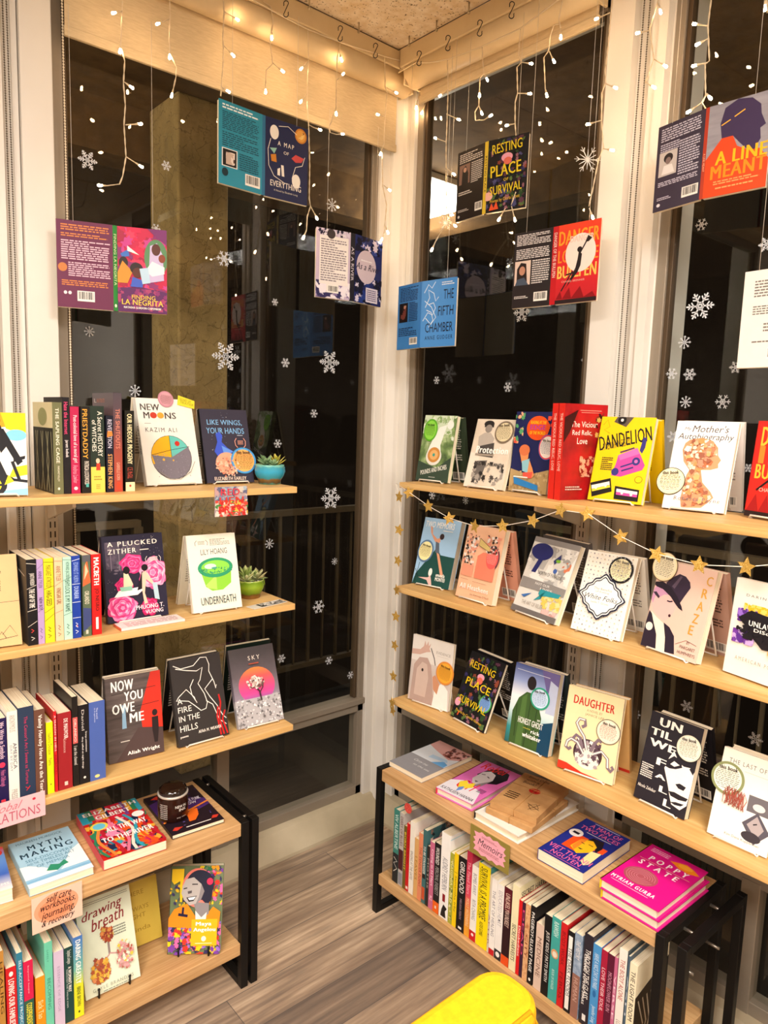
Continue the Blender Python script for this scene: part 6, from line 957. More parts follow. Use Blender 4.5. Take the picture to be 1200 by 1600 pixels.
row('L2', [
 ('black slip-lined spine with a thin rope, leftmost of the middle left shelf row', '#17161a', SL('#d8cdbd')+[Sp('#efe8dc', 'JEANETTE WINTERSON', .70, .84), Sp('#efe8dc', 'THE GAP OF TIME', .44, .66, b=.03), Ln('#d8443c', .08, (.35, .19), (.6, .17), (.35, .15)), Ln('#cfc8bd', .08, (.3, .10), (.65, .08), (.35, .06))], dict(left=[Ln('#cfc8bd', .01, (.1, .9), (.9, .8)), Ln('#8f8880', .01, (.2, .9), (.3, .3), (.7, .6), (.6, .2))])),
 ('lilac spine on the middle left shelf', '#b79ac8', [Sp('#5a4470', 'ANNE TYLER', .66, .86), Sp('#4a3460', 'NEW BOY', .40, .55, b=.02)]+MARK('#4a3460')+[Ln('#5a4470', .05, (0, .88), (1, .94)), Ln('#5a4470', .05, (0, .38), (1, .42))], {}),
 ('bright yellow spine on the middle left shelf', '#efdc2a', [Sp('#7a701a', 'MARGARET ATWOOD', .66, .92), Sp('#5a5210', 'HAG-SEED', .44, .62, b=.02)]+MARK('#5a5210')+[Ln('#6a6014', .05, (0, .96), (1, .95)), Ln('#6a6014', .05, (0, .64), (1, .67)), Ln('#6a6014', .05, (0, .36), (1, .42)), Ln('#6a6014', .05, (0, .26), (1, .34))], {}),
 ('pale peach spine on the middle left shelf', '#f0c8a0', [Sp('#8a6040', 'ANNE TYLER', .72, .90), Sp('#7a5030', 'VINEGAR GIRL', .44, .64, b=.02)]+MARK('#7a5030')+[Ln('#8a6040', .05, (0, .96), (1, .95)), Ln('#8a6040', .05, (0, .66), (1, .72)), Ln('#8a6040', .05, (0, .34), (1, .37))], {}),
 ('pale mint spine on the middle left shelf', '#b8e0cc', [Sp('#2f6a58', 'HOWARD JACOBSON', .72, .94), Sp('#2a5f50', 'SHYLOCK IS MY NAME', .34, .72, b=.02)]+MARK('#2a5f50')+[Ln('#2f6a58', .05, (0, .97), (1, .96)), Ln('#2f6a58', .05, (0, .72), (1, .76)), Ln('#2f6a58', .05, (0, .30), (1, .33))], {}),
 ('royal blue spine on the middle left shelf', '#1f3fa0', [Sp('#9ab0e8', 'EDWARD ST AUBYN', .68, .92), Sp('#b0c4f4', 'DUNBAR', .48, .63, b=.02), Ln('#e8ecf8', .06, (0, .94), (1, .96)), Ln('#e8ecf8', .06, (0, .66), (1, .66)), Ln('#e8ecf8', .06, (0, .44), (1, .44)), Ln('#e8ecf8', .06, (0, .25), (1, .25)), Ln('#e8443c', .09, (.4, .16), (.6, .14))]+MARK('#e8ecf8'), {}),
 ('olive spine printed with a painted mural on the middle left shelf', '#5c6a50', [G('#d8683c', (0, .62), (.2, .86), (.6, .94), (1, .66)), G('#e8c8a0', (.2, .70), (.4, .90), (.7, .80)), G('#3f4a7a', (0, .06), (1, .14), (1, .34), (0, .36)), Sp('#e8e0c8', 'ORLANDO', .40, .56), R('#5a5a60', 0, .92, 1, 1), R('#c8c8b8', .3, .03, .6, .08)], {}),
 ('bright red spine with bold white title on the middle left shelf', '#d81f1f', [Sp('#fbf4ee', 'MACBETH', .62, .96, .24, .80, b=.04), Sp('#2a1414', 'JO NESBO', .30, .58, .28, .76, b=.01), R('#f2e4e0', .38, .07, .66, .22)], {}),
], 'x', -.345, .985, 'books standing spine out on the middle left shelf')
row('L3', [
 ('dark violet-navy spine at the left edge of the lowest left shelf', '#221a4a', [Sp('#e8c8d8', 'We Write in Symbols', .55, .96), E('#d83a5a', .5, .48, .28, .03), Sp('#c86a9a', 'Helen Oldbrough', .24, .42), R('#d83a4a', .3, .06, .7, .09)], {}),
 ('tall white spine on the lowest left shelf', '#efe8dc', [Sp('#4a4a5c', 'AMERICA', .38, .66, .5, .85), Sp('#8a8a98', 'DAY BY DAY', .36, .64, .2, .42), Sp('#a8a098', 'ANONYMOUS', .78, .96), Sp('#a8a098', 'PRESS', .06, .16)], {}),
 ('wide slate blue spine with thin pink lettering on the lowest left shelf', '#2c3a52', [Sp('#c8305c', 'The Censor\'s Art / Sweet as Torture', .18, .90, .38, .60, b=0), Ln('#c8303c', .06, (.35, .15), (.55, .13), (.4, .11)), Ln('#c8303c', .06, (.65, .15), (.45, .12))], {}),
 ('brown spine with white lettering on the lowest left shelf', '#6a4638', [Sp('#f2e6da', 'Vainly Hereby Here Are the Years', .05, .94, .28, .74, b=.03)], {}),
 ('short lemon yellow spine on the lowest left shelf', '#f2ec14', [Sp('#8a8420', 'Isadore Ducasse', .55, .85), Sp('#8a8420', 'Poems', .4, .5), R('#8a8420', .4, .12, .6, .14)], {}),
 ('thin scarlet spine on the lowest left shelf', '#d01f26', [Sp('#f7d8d4', 'A SEASON IN HELL', .50, .95), Sp('#8a1014', 'RIMBAUD', .22, .46)], {}),
 ('wide dark red spine on the lowest left shelf', '#9c2228', [Sp('#f2dcd4', 'DE MAUVOIR', .66, .92, .45, .75, b=.03), Sp('#d8a098', 'Existence', .48, .66, .4, .6), R('#e8c8b8', .42, .05, .66, .10)], dict(side='#8c1c24')),
 ('tall thin black spine with a coral title block on the lowest left shelf', '#1d1917', [R('#e0605c', .1, .48, .9, .77), Sp('#f6dcd4', 'ORLANDO', .5, .75, .3, .7), Sp('#d8d0c8', 'I am the channel', .24, .45)], {}),
 ('black spine with white lettering beside the blue spine on the lowest left shelf', '#19171a', [Sp('#efe8e0', 'Strange extermination', .40, .66, .6, .8), Sp('#efe8e0', 'they called us night things', .20, .60, .25, .45), Sp('#c8c0b8', 'Daniel', .68, .94, .3, .55), E('#efe8e0', .5, .08, .12, .015)], {}),
 ('wide periwinkle blue spine, rightmost of the lowest left shelf row', '#4c64ac', [Sp('#c8d0ec', 'The world', .78, .92, .45, .56), Sp('#c8d0ec', 'in fragments', .74, .92, .3, .4), E('#e8dc8a', .45, .05, .16, .02)], dict(side='#1d1c26')),
], 'x', -.348, .633, 'books standing spine out on the lowest left shelf')
row('BB', [
 ('tan spine at the left edge of the lower left bench board', '#b8843c', [Sp('#5a3c14', 'HEALING', .4, .9)], dict(h=.24)),
 ('red spine with white lettering on the lower left bench board', '#c81f24', [Sp('#f7ece4', 'LOVING OUR FAMILIES', .30, .86, b=.03), E('#f7ece4', .5, .92, .2, .03), Sp('#f7ece4', 'PROCESS', .04, .24)], {}),
 ('teal blue spine on the lower left bench board', '#2f7a94', [Sp('#cfe4ec', 'SELF-ACCEPTANCE PROJECT', .2, .92, b=.02), G('#8fb8c8', (0, 0), (1, .05), (1, .16), (0, .12))], {}),
 ('crimson spine with a green foot on the lower left bench board', '#d01f4c', [Sp('#f0a8b4', 'beyond hope', .60, .94, .4, .6), R('#2f5c4a', 0, 0, 1, .52), Sp('#e8dc3a', 'CODEPENDENT FREEDOM', .02, .48, .2, .8, b=.03)], {}),
 ('short orange spine on the lower left bench board', '#e8921c', [Sp('#f7dca0', 'Sick Tao', .30, .60), R('#f4e8d8', 0, 0, 1, .05)], {}),
 ('tall mint green spine on the lower left bench board', '#6cc8a8', [Sp('#3a8a70', 'BECOMING', .25, .60, .3, .7), Sp('#4a9a80', 'SAFELY', .78, .92, .3, .5)], {}),
 ('pale lilac grey spine on the lower left bench board', '#cdbcd4', [Sp('#a894b4', 'ESSENCE OF EDGE', .2, .8, .35, .6)], {}),
 ('dark green spine with white lettering on the lower left bench board', '#1f4440', [Sp('#f0ece4', 'A WOMAN\'S WAY', .40, .74, .4, .78, b=.02), Sp('#c8d0c8', 'THROUGH THE TWELVE STEPS', .2, .72, .2, .34), Sp('#d8dcd4', 'Stephanie Covington', .78, .96)], {}),
 ('blue to yellow spine with bold lettering, rightmost on the lower left bench board', gradz('blue_green_yellow_spine', [(0, '#efe01c'), (.4, '#d8dc2c'), (.6, '#6ab0a0'), (1, '#3f72c0')], 0, .2), [Sp('#f4f6f0', 'DARING GREATLY', .42, .96, .25, .78, b=.03), Sp('#3a4a20', 'BRENE BROWN', .14, .38, .3, .7), E('#3a4a20', .5, .07, .1, .015)], {}),
], 'x', -.449, .131, 'books standing spine out on the lower left bench board')
W1 = '#efe7da'
def q(lbl, base, title, ink, y0=.25, y1=.92, extra=(), **k): return (lbl, base, [Sp(ink, title, y0, y1)]+list(extra), k)
SX = ', lower right bench'
row('RS', [
 q('teal over black spine, first at the corner end'+SX, '#3a7f74', 'VIV ALBERTINE', '#cfe4dc', .46, .94, [R('#22262a', 0, 0, 1, .40), Ln('#cfc8bd', .1, (.2, .34), (.8, .30), (.2, .26), (.8, .20), (.2, .14))], hard=True),
 q('grey and maroon spine second from the corner end'+SX, '#b8b0aa', 'DIARY OF BLUES', '#6a3f44', .55, .95, [R('#4a1c24', 0, .22, 1, .5), R('#8a8a94', .1, .02, .9, .18)]),
 q('thin olive spine beside the bright red spine'+SX, '#6a5a24', 'BORN BRIGHT', '#e8c84a', .3, .9),
 q('bright red spine near the corner end'+SX, '#c8181f', 'HUNGER MOON', '#8a1014', .4, .9, [R('#f0e0d8', .2, .03, .8, .07)]),
 q('tall off-white spine with a floral side near the corner end'+SX, W1, 'SINGING AT THE GATES', '#8a837a', .2, .6, [], right=[Ln('#a89f94', .008, (.1, .7), (.5, .9), (.9, .95)), Ln('#a89f94', .008, (.1, .6), (.3, .8), (.5, .7))]),
 q('thin tan spine'+SX, '#d9a868', 'LEAVES', '#a87838', .3, .7),
 q('salmon orange spine'+SX, '#e08a64', 'THE TENDER POINT', '#a84a30', .2, .8),
 q('teal and black banded spine with a face on its side'+SX, '#3f6a6c', 'TO BE STRANGERS', '#efe8e0', .38, .78, [R('#1c1a1c', .08, .34, .92, .40), R('#c8502c', .1, .05, .9, .22)], right=[Bl(['#2a3a40', '#8a6a5c', '#d8b8a0', '#1c2428'], .1, .6, 1, 1, 40, .12, 3)]),
 q('short thin charcoal spine'+SX, '#2a2624', 'MOTHS', '#a8a098', .3, .8),
 q('dusty pink spine'+SX, '#c8688a', 'Crying in H Mart', '#f7dce4', .35, .9, [Sp('#f7dce4', 'M.Z.', .12, .2)]),
 q('black spine with an orange foot'+SX, '#1f1c1e', 'WOUNDED', '#f0ece6', .70, .94, [Sp('#a8a4a0', 'PERCIVAL EVERETT', .26, .66), R('#e8641c', 0, 0, 1, .16), R('#f7e0c8', .35, .06, .6, .1)]),
 q('tall glossy white spine with a small dark figure at its foot'+SX, '#f4f1ec', 'AUDREY HEPBURN', '#8f8f98', .34, .72, [R('#8a1420', .35, .20, .65, .29), G('#1f1c1e', (.2, .02), (.8, .02), (.7, .10), (.9, .14), (.5, .17), (.3, .1))], right=[R('#b8dce4', 0, .95, 1, .962), G('#26262c', (.6, .3), (1, .5), (1, .8))]),
 q('olive and yellow spine with scribbles'+SX, '#a8a83c', 'VIRGINIA WILD', '#efe8a8', .3, .9, [Bl(['#e8e0a0', '#6a7a3c'], .05, .05, .95, .95, 30, .3, 2)]),
 q('yellow spine with thin grey lettering'+SX, '#f2cc10', 'Samantha Irby', '#8a7a1a', .2, .7, [R('#6a5c10', .1, .74, .9, .745)]),
 q('wide black spine with a white italic title'+SX, '#151316', 'GIRLHOOD', '#f0ece6', .52, .94, [Sp('#a88a98', 'MELISSA FEBOS', .16, .44, .35, .6), R('#f0ece6', .3, .03, .7, .06)]),
 q('crimson spine fading to orange'+SX, gradz('crimson_orange_spine', [(0, '#e8a028'), (.3, '#e08a34'), (.5, '#d8405c'), (1, '#b82044')], 0, .243), 'The Fixed Stars', '#f0a8b4', .5, .88, [Sp('#f7d0a0', 'MOLLY WIZENBERG', .12, .45)]),
 q('white spine with a red foot beside the wide yellow spine'+SX, '#f0ece4', 'BOMBS AWAY', '#8a8a90', .62, .9, [Sp('#9a9aa0', 'RITA CHANG', .28, .55), R('#c8181f', 0, 0, 1, .13), E('#f7e8e4', .5, .08, .2, .02)]),
 q('wide bright yellow spine with bold black title'+SX, '#f6dc0c', 'SURVIVAL IS A PROMISE', '#1f1c14', .34, .97, [Sp('#6a5f10', 'THE ETERNAL LIFE OF AUDRE LORDE', .36, .95, .1, .2), Sp('#5a500c', 'ALEXIS GUMBS', .14, .31, .3, .6)], hard=True, side='#3f8a8c'),
 q('very thin cream spine right of the wide yellow spine'+SX, '#d8cbb0', 'AFTER', '#8a4a3a', .1, .5),
 q('white spine with a red foot, right of the very thin cream spine'+SX, '#f2ede6', 'THE ART OF HEALING', '#8f8a90', .25, .85, [R('#c01a24', 0, 0, 1, .08)]),
 q('wider white spine with a black and white foot'+SX, '#efeae4', 'EDUCATED HEART', '#b8b4b8', .45, .92, [R('#2a2a2e', 0, 0, 1, .13), E('#efeae4', .5, .07, .3, .035), R('#4a4a50', .4, .52, .6, .54)]),
 q('black and maroon spine with an orange foot'+SX, '#2c1218', 'PORTRAIT OF AN UNLIKELY', '#e8c8b8', .5, .93, [R('#5a1420', 0, .7, 1, 1), Sp('#e8c8b8', 'UNLIKELY', .7, .93), R('#e0501c', 0, 0, 1, .12)]),
 q('cream spine with black title repeated on its side'+SX, '#ece2b8', 'SECRET HARVESTS', '#4a4634', .12, .55, [], right=[T('#2c2a24', 'SECRET HARVESTS', .06, .86, .96, .93, b=.02), R('#4a4634', .4, .81, .9, .815)]),
 q('scarlet spine with white lettering, right of the cream titled spine'+SX, '#d81c20', 'Disobedient', '#f7ece4', .25, .66),
 q('thin plum and black spine'+SX, '#3a1c34', 'DEAD', '#d8487a', .3, .9),
 q('tan marbled spine'+SX, noisemat('tan_marble_spine', [(.35, '#c88a5c'), (.5, '#e0b080'), (.65, '#b8744a')], (60, 60, 60), .5), 'CITY', '#8a4a2c', .3, .6),
 q('black spine with slanted white capital title'+SX, '#151417', 'PAGEBOY-ELLIOT PAGE', '#f6f2ec', .16, .92, [E('#f6f2ec', .5, .06, .2, .02)]),
 q('short pale pink spine with black title on its side'+SX, '#d9bfae', 'MEDICINE', '#8a6a5c', .2, .8, [], right=[T('#1f1c1c', 'DISAPPEAR', .04, .80, .96, .93, b=.03)]),
 q('black spine with thin white names'+SX, '#131214', 'JUST KIDS / PATTI SMITH', '#d8d4d0', .18, .80),
 q('turquoise spine with a small bowl picture'+SX, '#3fa39c', 'RAWISH', '#cfece4', .78, .95, [E('#d89a6a', .5, .57, .4, .055), E('#e8dcc8', .5, .565, .26, .035), Sp('#bfe4dc', 'BOOK OF HUNGER', .14, .38, .3, .6)]),
 q('bright red spine right of the turquoise spine'+SX, '#cc1c22', 'BODY WORK', '#8a1014', .5, .9, [Sp('#8a1014', 'FEBOS', .1, .42)]),
 q('white spine framed in black'+SX, '#16161a', 'ALL MY LIVES', '#8a8a90', .2, .6, [R('#f2eee8', .14, .04, .80, .94), Sp('#4a4a50', 'THE DARK FLOODS', .2, .8)]),
 q('spine grey-blue above and brown below'+SX, noisemat('blue_denim_spine', [(.3, '#6a82a0'), (.7, '#a8b8cc')], (90, 90, 90), .5), 'THE HISTORY', '#e8e4e0', .7, .92, [R('#94685a', 0, 0, 1, .52), Sp('#c8a090', 'HUMAN', .2, .48)]),
 q('wide dark hardcover spine with white two-line title'+SX, '#2c2630', 'THROUGH THE GLASS', '#f2eee8', .30, .84, [Sp('#e8e4e0', 'CEILING TO THE STARS', .22, .78, .12, .38, b=.03), R('#e8e4e0', .3, .05, .7, .12)], hard=True, right=[T('#d8d4d0', 'COL. EILEEN', .1, .9, .9, .95)]),
 q('sky blue spine'+SX, '#4a94d0', 'HAVE A NICE DAY IN PARIS', '#cfe4f4', .5, .9, [Sp('#cfe4f4', 'Jennifer Lang', .1, .3), E('#2c6aa8', .5, .44, .2, .04)]),
 q('crimson spine with white lettering'+SX, '#a81c3c', 'LOVE THEIR SOUL', '#f0c8d0', .3, .8),
 q('dark wine spine'+SX, '#5a1430', 'MOONFLOWER SUN', '#c88aa0', .35, .8),
 q('thin pink spine beside the wine spine'+SX, '#c8688c', 'VERSE', '#f0d0dc', .3, .8),
 q('white spine with pale red lettering near the frame end'+SX, '#f0e8de', 'THE BODY ALONE', '#b8605a', .5, .9, [Sp('#a8908a', 'LOHMANN', .12, .3)], side='#5c6a6c'),
 q('thin slate spine near the frame end'+SX, '#4a5f70', 'ASH', '#c8d0d8', .4, .8),
 q('cream last spine with a black lattice picture on its side'+SX, '#efe4c4', 'THE LIGHT ROOM', '#3a342c', .40, .92, [Ln('#6a5f4c', .06, (.3, .3), (.6, .25), (.3, .2), (.6, .15), (.4, .08))], right=[T('#2c2824', 'THE', .5, .9, .7, .95), G('#141214', (0, 0), (1, 0), (1, .82), (0, .66))]+[Ln('#b8ac98', .03, (.1+.13*i, .02), (.3+.1*i, .3), (.1+.13*i, .6)) for i in range(6)]),
], 'y', -.388, .131, 'books standing spine out on the lower right bench board')
m = MB(); m.prism([(.015*math.cos(2*PI*i/28), .015*math.sin(2*PI*i/28)) for i in range(28)], (0, 0, 0), (0, -1, 0), (0, 0, 1), .0012, noisemat('coral_felt', [(.3, '#b8342c'), (.7, '#e05a4c')], (200, 200, 200), .8))
o = m.build('round_tag', loc=(-.3905, -.578, .388)); tag(o, 'coral red round tag above the first spines of the lower right bench board', 'tag')

# ================================================================ SIGN CARDS
def card(label, pts, mat, cmds, fw, fh, o, ax, th=.0006, name='shelf_sign'):
    m = MB(); ax = Vector(ax); a, b, c, d = [Vector(p) for p in pts]
    base = thing(name, label, 'sign', tuple(o))
    oo = Vector(o); L = (Vector(pts[1])-Vector(pts[0])).length
    m.prism([(0, 0), (fw, 0), (fw, fh), (0, fh)], (0, 0, 0), ax, (0, 0, 1), th, mat)
    art(m, (0, 0, 0), ax, (0, 0, 1), fw, fh, cmds); m.build('printed_card', base); return base
card('small colourful press card hanging from the top left shelf edge', [(-.895, -.366, 1.32), (-.803, -.366, 1.32), (0, 0, 0), (0, 0, 0)], '#b8a0a0', [Bl(['#8a8aa8', '#d8c8b8', '#6a6a88', '#c8a0a0', '#a8b8c0'], 0, .45, 1, 1, 60, .14, 1), Bl(['#d84a3c', '#e8b84a', '#4a8a4a', '#f0a090', '#c8302c', '#e8d8c8'], 0, 0, 1, .55, 90, .12, 2), T('#d83a4a', 'RED', .16, .72, .74, .94, b=.01), T('#d83a2c', 'HEN', .12, .42, .86, .66, b=.01), T('#d8302c', 'PRESS', .10, .10, .92, .36, b=.01)], .092, .075, (-.895, -.3655, 1.244), (1, 0, 0))
card('pale pink sign with curly lettering hanging from the lowest left shelf', [(-1.49, -.366, .65), (-1.309, -.366, .65), (0, 0, 0), (0, 0, 0)], '#f2b8bc', [T('#c8707c', 'Global', .34, .60, .74, .90, b=-.004 if 0 else 0, sh=.5), T('#b85a6c', 'TRANSLATIONS', .04, .16, .94, .54, b=0), E('#c8203c', .87, .80, .02, .05)], .176, .058, (-1.486, -.3655, .596), (1, 0, -.0))
card('peach watercolour sign with black script hanging from the left bench', [(-1.372, -.475, .48), (-1.268, -.475, .48), (0, 0, 0), (0, 0, 0)], '#f0c4ae', [E('#eea07c', .48, .56, .44, .40), E('#ea9068', .46, .52, .34, .30), T('#1f1a1c', 'self care', .28, .74, .78, .94, b=.01, sh=.4), T('#1f1a1c', 'workbooks,', .17, .52, .86, .74, b=.01, sh=.4), T('#1f1a1c', 'journaling,', .17, .26, .84, .52, b=.01, sh=.4), T('#1f1a1c', '& recovery', .18, .06, .84, .28, b=.01, sh=.4)], .103, .082, (-1.372, -.4745, .396), (1, 0, 0))
zz = [(.5+(.42 if i % 2 else .36)*math.cos(2*PI*i/28)*(1/max(abs(math.cos(2*PI*i/28)), abs(math.sin(2*PI*i/28))))**.8, .5+(.42 if i % 2 else .35)*math.sin(2*PI*i/28)*(1/max(abs(math.cos(2*PI*i/28)), abs(math.sin(2*PI*i/28))))**.8) for i in range(28)]
card('olive sign with a pink zigzag shape hanging from the right bench', [(-.405, -.832, .46), (-.405, -.962, .46), (0, 0, 0), (0, 0, 0)], '#8f7f3c', [('g', '#f4a8b8', [(min(.97, max(.03, x)), min(.97, max(.03, y))) for x, y in zz]), T('#3a2c2c', 'Memoirs', .20, .42, .84, .66, b=0, sh=.4), Pg('#a86a70', .3, .70, .7, .78, 2), Pg('#a86a70', .24, .24, .76, .36, 3)], .130, .078, (-.4055, -.832, .390), (0, -1, 0))

# ================================================================ POTS AND JAR
def leaf(m, base, d, L, w, t, col):
    base, d = Vector(base), Vector(d).normalized(); s = d.cross(Vector((0, 0, 1))); s = s.normalized() if s.length > .01 else Vector((1, 0, 0)); n = s.cross(d)
    prof = [(0, .35), (.25, .8), (.55, 1), (.8, .75), (1, .05)]; vs = []; fs = []
    for k, (f, ww) in enumerate(prof):
        c = base+d*L*f+Vector((0, 0, .25*L*f*f*(-1 if d.z < .3 else .2)))
        for j in range(6):
            a = 2*PI*j/6; vs.append(c+s*math.cos(a)*w/2*ww+n*math.sin(a)*t/2*ww)
    for k in range(len(prof)-1):
        for j in range(6): fs.append((k*6+j, k*6+(j+1) % 6, (k+1)*6+(j+1) % 6, (k+1)*6+j))
    fs.append(tuple(range(5, -1, -1))); fs.append(tuple(24+j for j in range(6))); m.add(vs, fs, col, True)
def pot(label, loc, R_, h, mat, plants):
    r = thing('potted_succulent', label, 'potted plant', loc)
    m = MB(); m.lathe([(0, 0), (R_*.72, 0), (R_*.76, h*.06), (R_*.74, h*.16), (R_*.80, h*.26), (R_*.97, h*.5), (R_*1.0, h*.72), (R_*.93, h*.92), (R_*.97, h), (R_*.90, h*.99), (R_*.86, h*.86), (0, h*.86)], mat, 40)
    m.build('pot', r)
    m = MB(); m.tube([(R_*.96, 0, h*.9), (R_*1.12, 0, h*.84), (R_*1.16, 0, h*.62), (R_*1.02, 0, h*.38)], .0022, mat, 8); m.build('side_handle', r)
    m = MB(); rn = random.Random(3)
    for i in range(60):
        a = rn.random()*6.3; q_ = rn.random()**.5*R_*.8; m.ball((q_*math.cos(a), q_*math.sin(a), h*.88), .0028, rn.choice(['#c8b8a0', '#8a7a68', '#e0d4c0']), 6, 4)
    g = m.build('gravel', r); g['kind'] = 'stuff'
    for (cx, cy, L, n, w, cols, up) in plants:
        m = MB()
        for i in range(n):
            a = i*2.4; el = up+.75*(i/n); d = (math.cos(a)*math.cos(el), math.sin(a)*math.cos(el), math.sin(el)); leaf(m, (cx, cy, h*.88+.003+.0006*i), d, L*(1-.25*i/n), w, w*.35, cols[i % len(cols)])
        m.build('succulent', r)
TG_ = gradz('turquoise_drip_glaze', [(0, '#2f6a60'), (.10, '#3f8a7c'), (.18, '#4a3a20'), (.34, '#7a5a2c'), (.42, '#2f8a98'), (.7, '#2f9cc0'), (.9, '#3f9cb0'), (1, '#7ac0b0')], 0, .058, .16, .012)
GG_ = gradz('green_drip_glaze', [(0, '#4a3414'), (.12, '#8a5a24'), (.3, '#6a4a1c'), (.4, '#6a8a1c'), (.7, '#8aa828'), (.95, '#6f9422'), (1, '#a8b85a')], 0, .056, .16, .012)
pot('turquoise glazed pot of succulents at the right end of the top left shelf', (-.672, -.262, 1.3113), .042, .054, TG_, [(-.012, .004, .034, 15, .014, ['#6a8a5c', '#8aa878', '#5a7a50'], .25), (.018, -.004, .036, 13, .008, ['#c8b84a', '#a8a83c', '#d8c86a'], .45), (.0, -.018, .024, 10, .010, ['#7a9a6c', '#9ab888'], .3)])
pot('green glazed pot of succulents on the middle left shelf', (-.712, -.228, .9853), .040, .052, GG_, [(-.012, 0, .046, 14, .013, ['#a8b868', '#8aa050', '#c8cc8a'], .55), (.018, -.008, .038, 13, .013, ['#8a9a5c', '#b8bc8a', '#a8a070'], .3), (-.02, -.014, .030, 9, .011, ['#9aa868', '#c8c894'], .3)])
JM = flat('#2a120c', .15); r = thing('jar_candle', 'dark glass jar with white lettering standing on the black and purple book', 'jar', (-1.003, -.352, .4768))
m = MB(); m.lathe([(0, 0), (.033, 0), (.037, .004), (.038, .03), (.037, .058), (.034, .064)], JM, 40)
for i, tx in enumerate(['SHE READS', 'BOOKS', 'AS ONE', 'WOULD', 'BREATHE', 'AIR']):
    pass
def wraptext(m, txt, rad, a0, a1, z0, z1, col, b=.008):
    V, F = textmesh(txt, b); x0 = min(v[0] for v in V); x1 = max(v[0] for v in V); y0 = min(v[1] for v in V); y1 = max(v[1] for v in V)
    m.add([(rad*math.cos(a0+(a1-a0)*(x-x0)/(x1-x0)), rad*math.sin(a0+(a1-a0)*(x-x0)/(x1-x0)), z0+(z1-z0)*(y-y0)/(y1-y0)) for x, y in V], F, col)
for i in range(8): wraptext(m, 'read more', .0392, -2.9, -2.35, .048-i*.005, .0515-i*.005, '#e8e0d8')
wraptext(m, 'NEW IN', .0392, -1.85, -1.1, .040, .047, '#e8e0d8'); wraptext(m, 'INK', .0392, -1.6, -1.1, .031, .038, '#e8e0d8'); wraptext(m, 'soy wax', .0392, -1.75, -1.1, .012, .016, '#b8a8a0')
m.build('jar_body', r)
m = MB(); m.lathe([(.034, .062), (.0375, .064), (.0382, .068), (.036, .070), (.033, .068)], flat('#d8d0c4', .25, .4), 40); m.build('rim', r)
m = MB(); m.lathe([(.034, .069), (.035, .074), (.033, .080), (.024, .085), (0, .086)], flat('#1c100c', .08, 0, .8), 40); m.build('lid', r)

# ================================================================ SNOWFLAKE STICKERS
SNOW = flat('#e4e6ea', .5)
def flake_mesh(m, r, kind, ax, ay, nrm):
    def bar(x0, y0, x1, y1, w):
        d = Vector((x1-x0, y1-y0)); L = d.length; d /= L; n = Vector((-d.y, d.x))*w/2
        m.prism([(x0+n.x, y0+n.y), (x0-n.x, y0-n.y), (x1-n.x, y1-n.y), (x1+n.x, y1+n.y)], (0, 0, 0), ax, ay, .0004, SNOW)
    arms = 8 if kind == 3 else 6
    for i in range(arms):
        a = 2*PI*i/arms; c, s = math.cos(a), math.sin(a)
        bar(0, 0, r*c, r*s, r*.11)
        br = {0: [(.35, .28), (.58, .26), (.8, .16)], 1: [(.45, .34), (.7, .24)], 2: [(.62, .34)], 3: [(.75, .2)]}[kind]
        for f, l in br:
            for sg in (-1, 1): bar(r*f*c, r*f*s, r*(f*c+l*math.cos(a+sg*.95)), r*(f*s+l*math.sin(a+sg*.95)), r*.085)
    k = {0: .2, 1: .26, 2: .34, 3: .24}[kind]
    for i in range(6):
        a = 2*PI*(i+.5)/6; b = a+PI/3; bar(r*k*math.cos(a), r*k*math.sin(a), r*k*math.cos(b), r*k*math.sin(b), r*.09)
def S1(s, side): return s+' of the '+side+' window'
FL_LAB = ['large snowflake sticker at the top left of the left window, beside its hanging thread', 'small snowflake sticker near the top middle of the left window', 'snowflake sticker peeking above the magenta hanging book', 'snowflake sticker on the stucco post edge, left window', 'eight armed snowflake sticker left of the stucco post below the magenta hanging book', 'small snowflake sticker right of the stucco post, halfway up the left window', 'biggest snowflake sticker in the left window, above the slate book', 'snowflake sticker just above the row of spines, top left shelf', 'small snowflake sticker left of the second biggest sticker in the left window', 'second biggest snowflake sticker in the left window, near its right frame', 'snowflake sticker right of the turquoise pot in the left window', 'snowflake ornament on the thread above the lavender hanging book', 'snowflake sticker just above the turquoise pot', 'large snowflake sticker below and right of the top left shelf end', 'small eight armed snowflake sticker above the green pot', 'small eight armed snowflake sticker among the railing bars, right side', 'snowflake sticker right of the middle left shelf end', 'snowflake sticker above the orange sun book, left of its shelf end', 'snowflake sticker low among the railing bars, left window', 'lowest small snowflake sticker in the left window',
 'snowflake sticker under the red hanging book', 'snowflake sticker beside the raised column board in the right window', 'tiny snowflake sticker above the green book in the right window', 'snowflake sticker above the beige photo book in the right window', 'snowflake sticker below the top right shelf near the corner', 'eight armed snowflake sticker below the top right shelf, second from the corner', 'tan lit snowflake sticker under the portrait hanging book', 'biggest snowflake sticker in the third window', 'snowflake sticker at the right edge above the white hanging page', 'eight armed snowflake sticker above the pair near the red reflection', 'eight armed snowflake sticker nearest the third window frame', 'left sticker of the close pair of snowflakes in the third window', 'right sticker of the close pair of snowflakes in the third window', 'eight armed snowflake sticker just above the collaged head book', 'snowflake sticker above the right side of the collaged head book', 'snowflake sticker at the lower left corner of the white hanging page', 'snowflake sticker between the cassette book and the collaged head book', 'snowflake sticker right of the collaged head book', 'snowflake sticker above the stark face book', 'small snowflake sticker right of the tentacle book', 'snowflake sticker above the two photographs book']
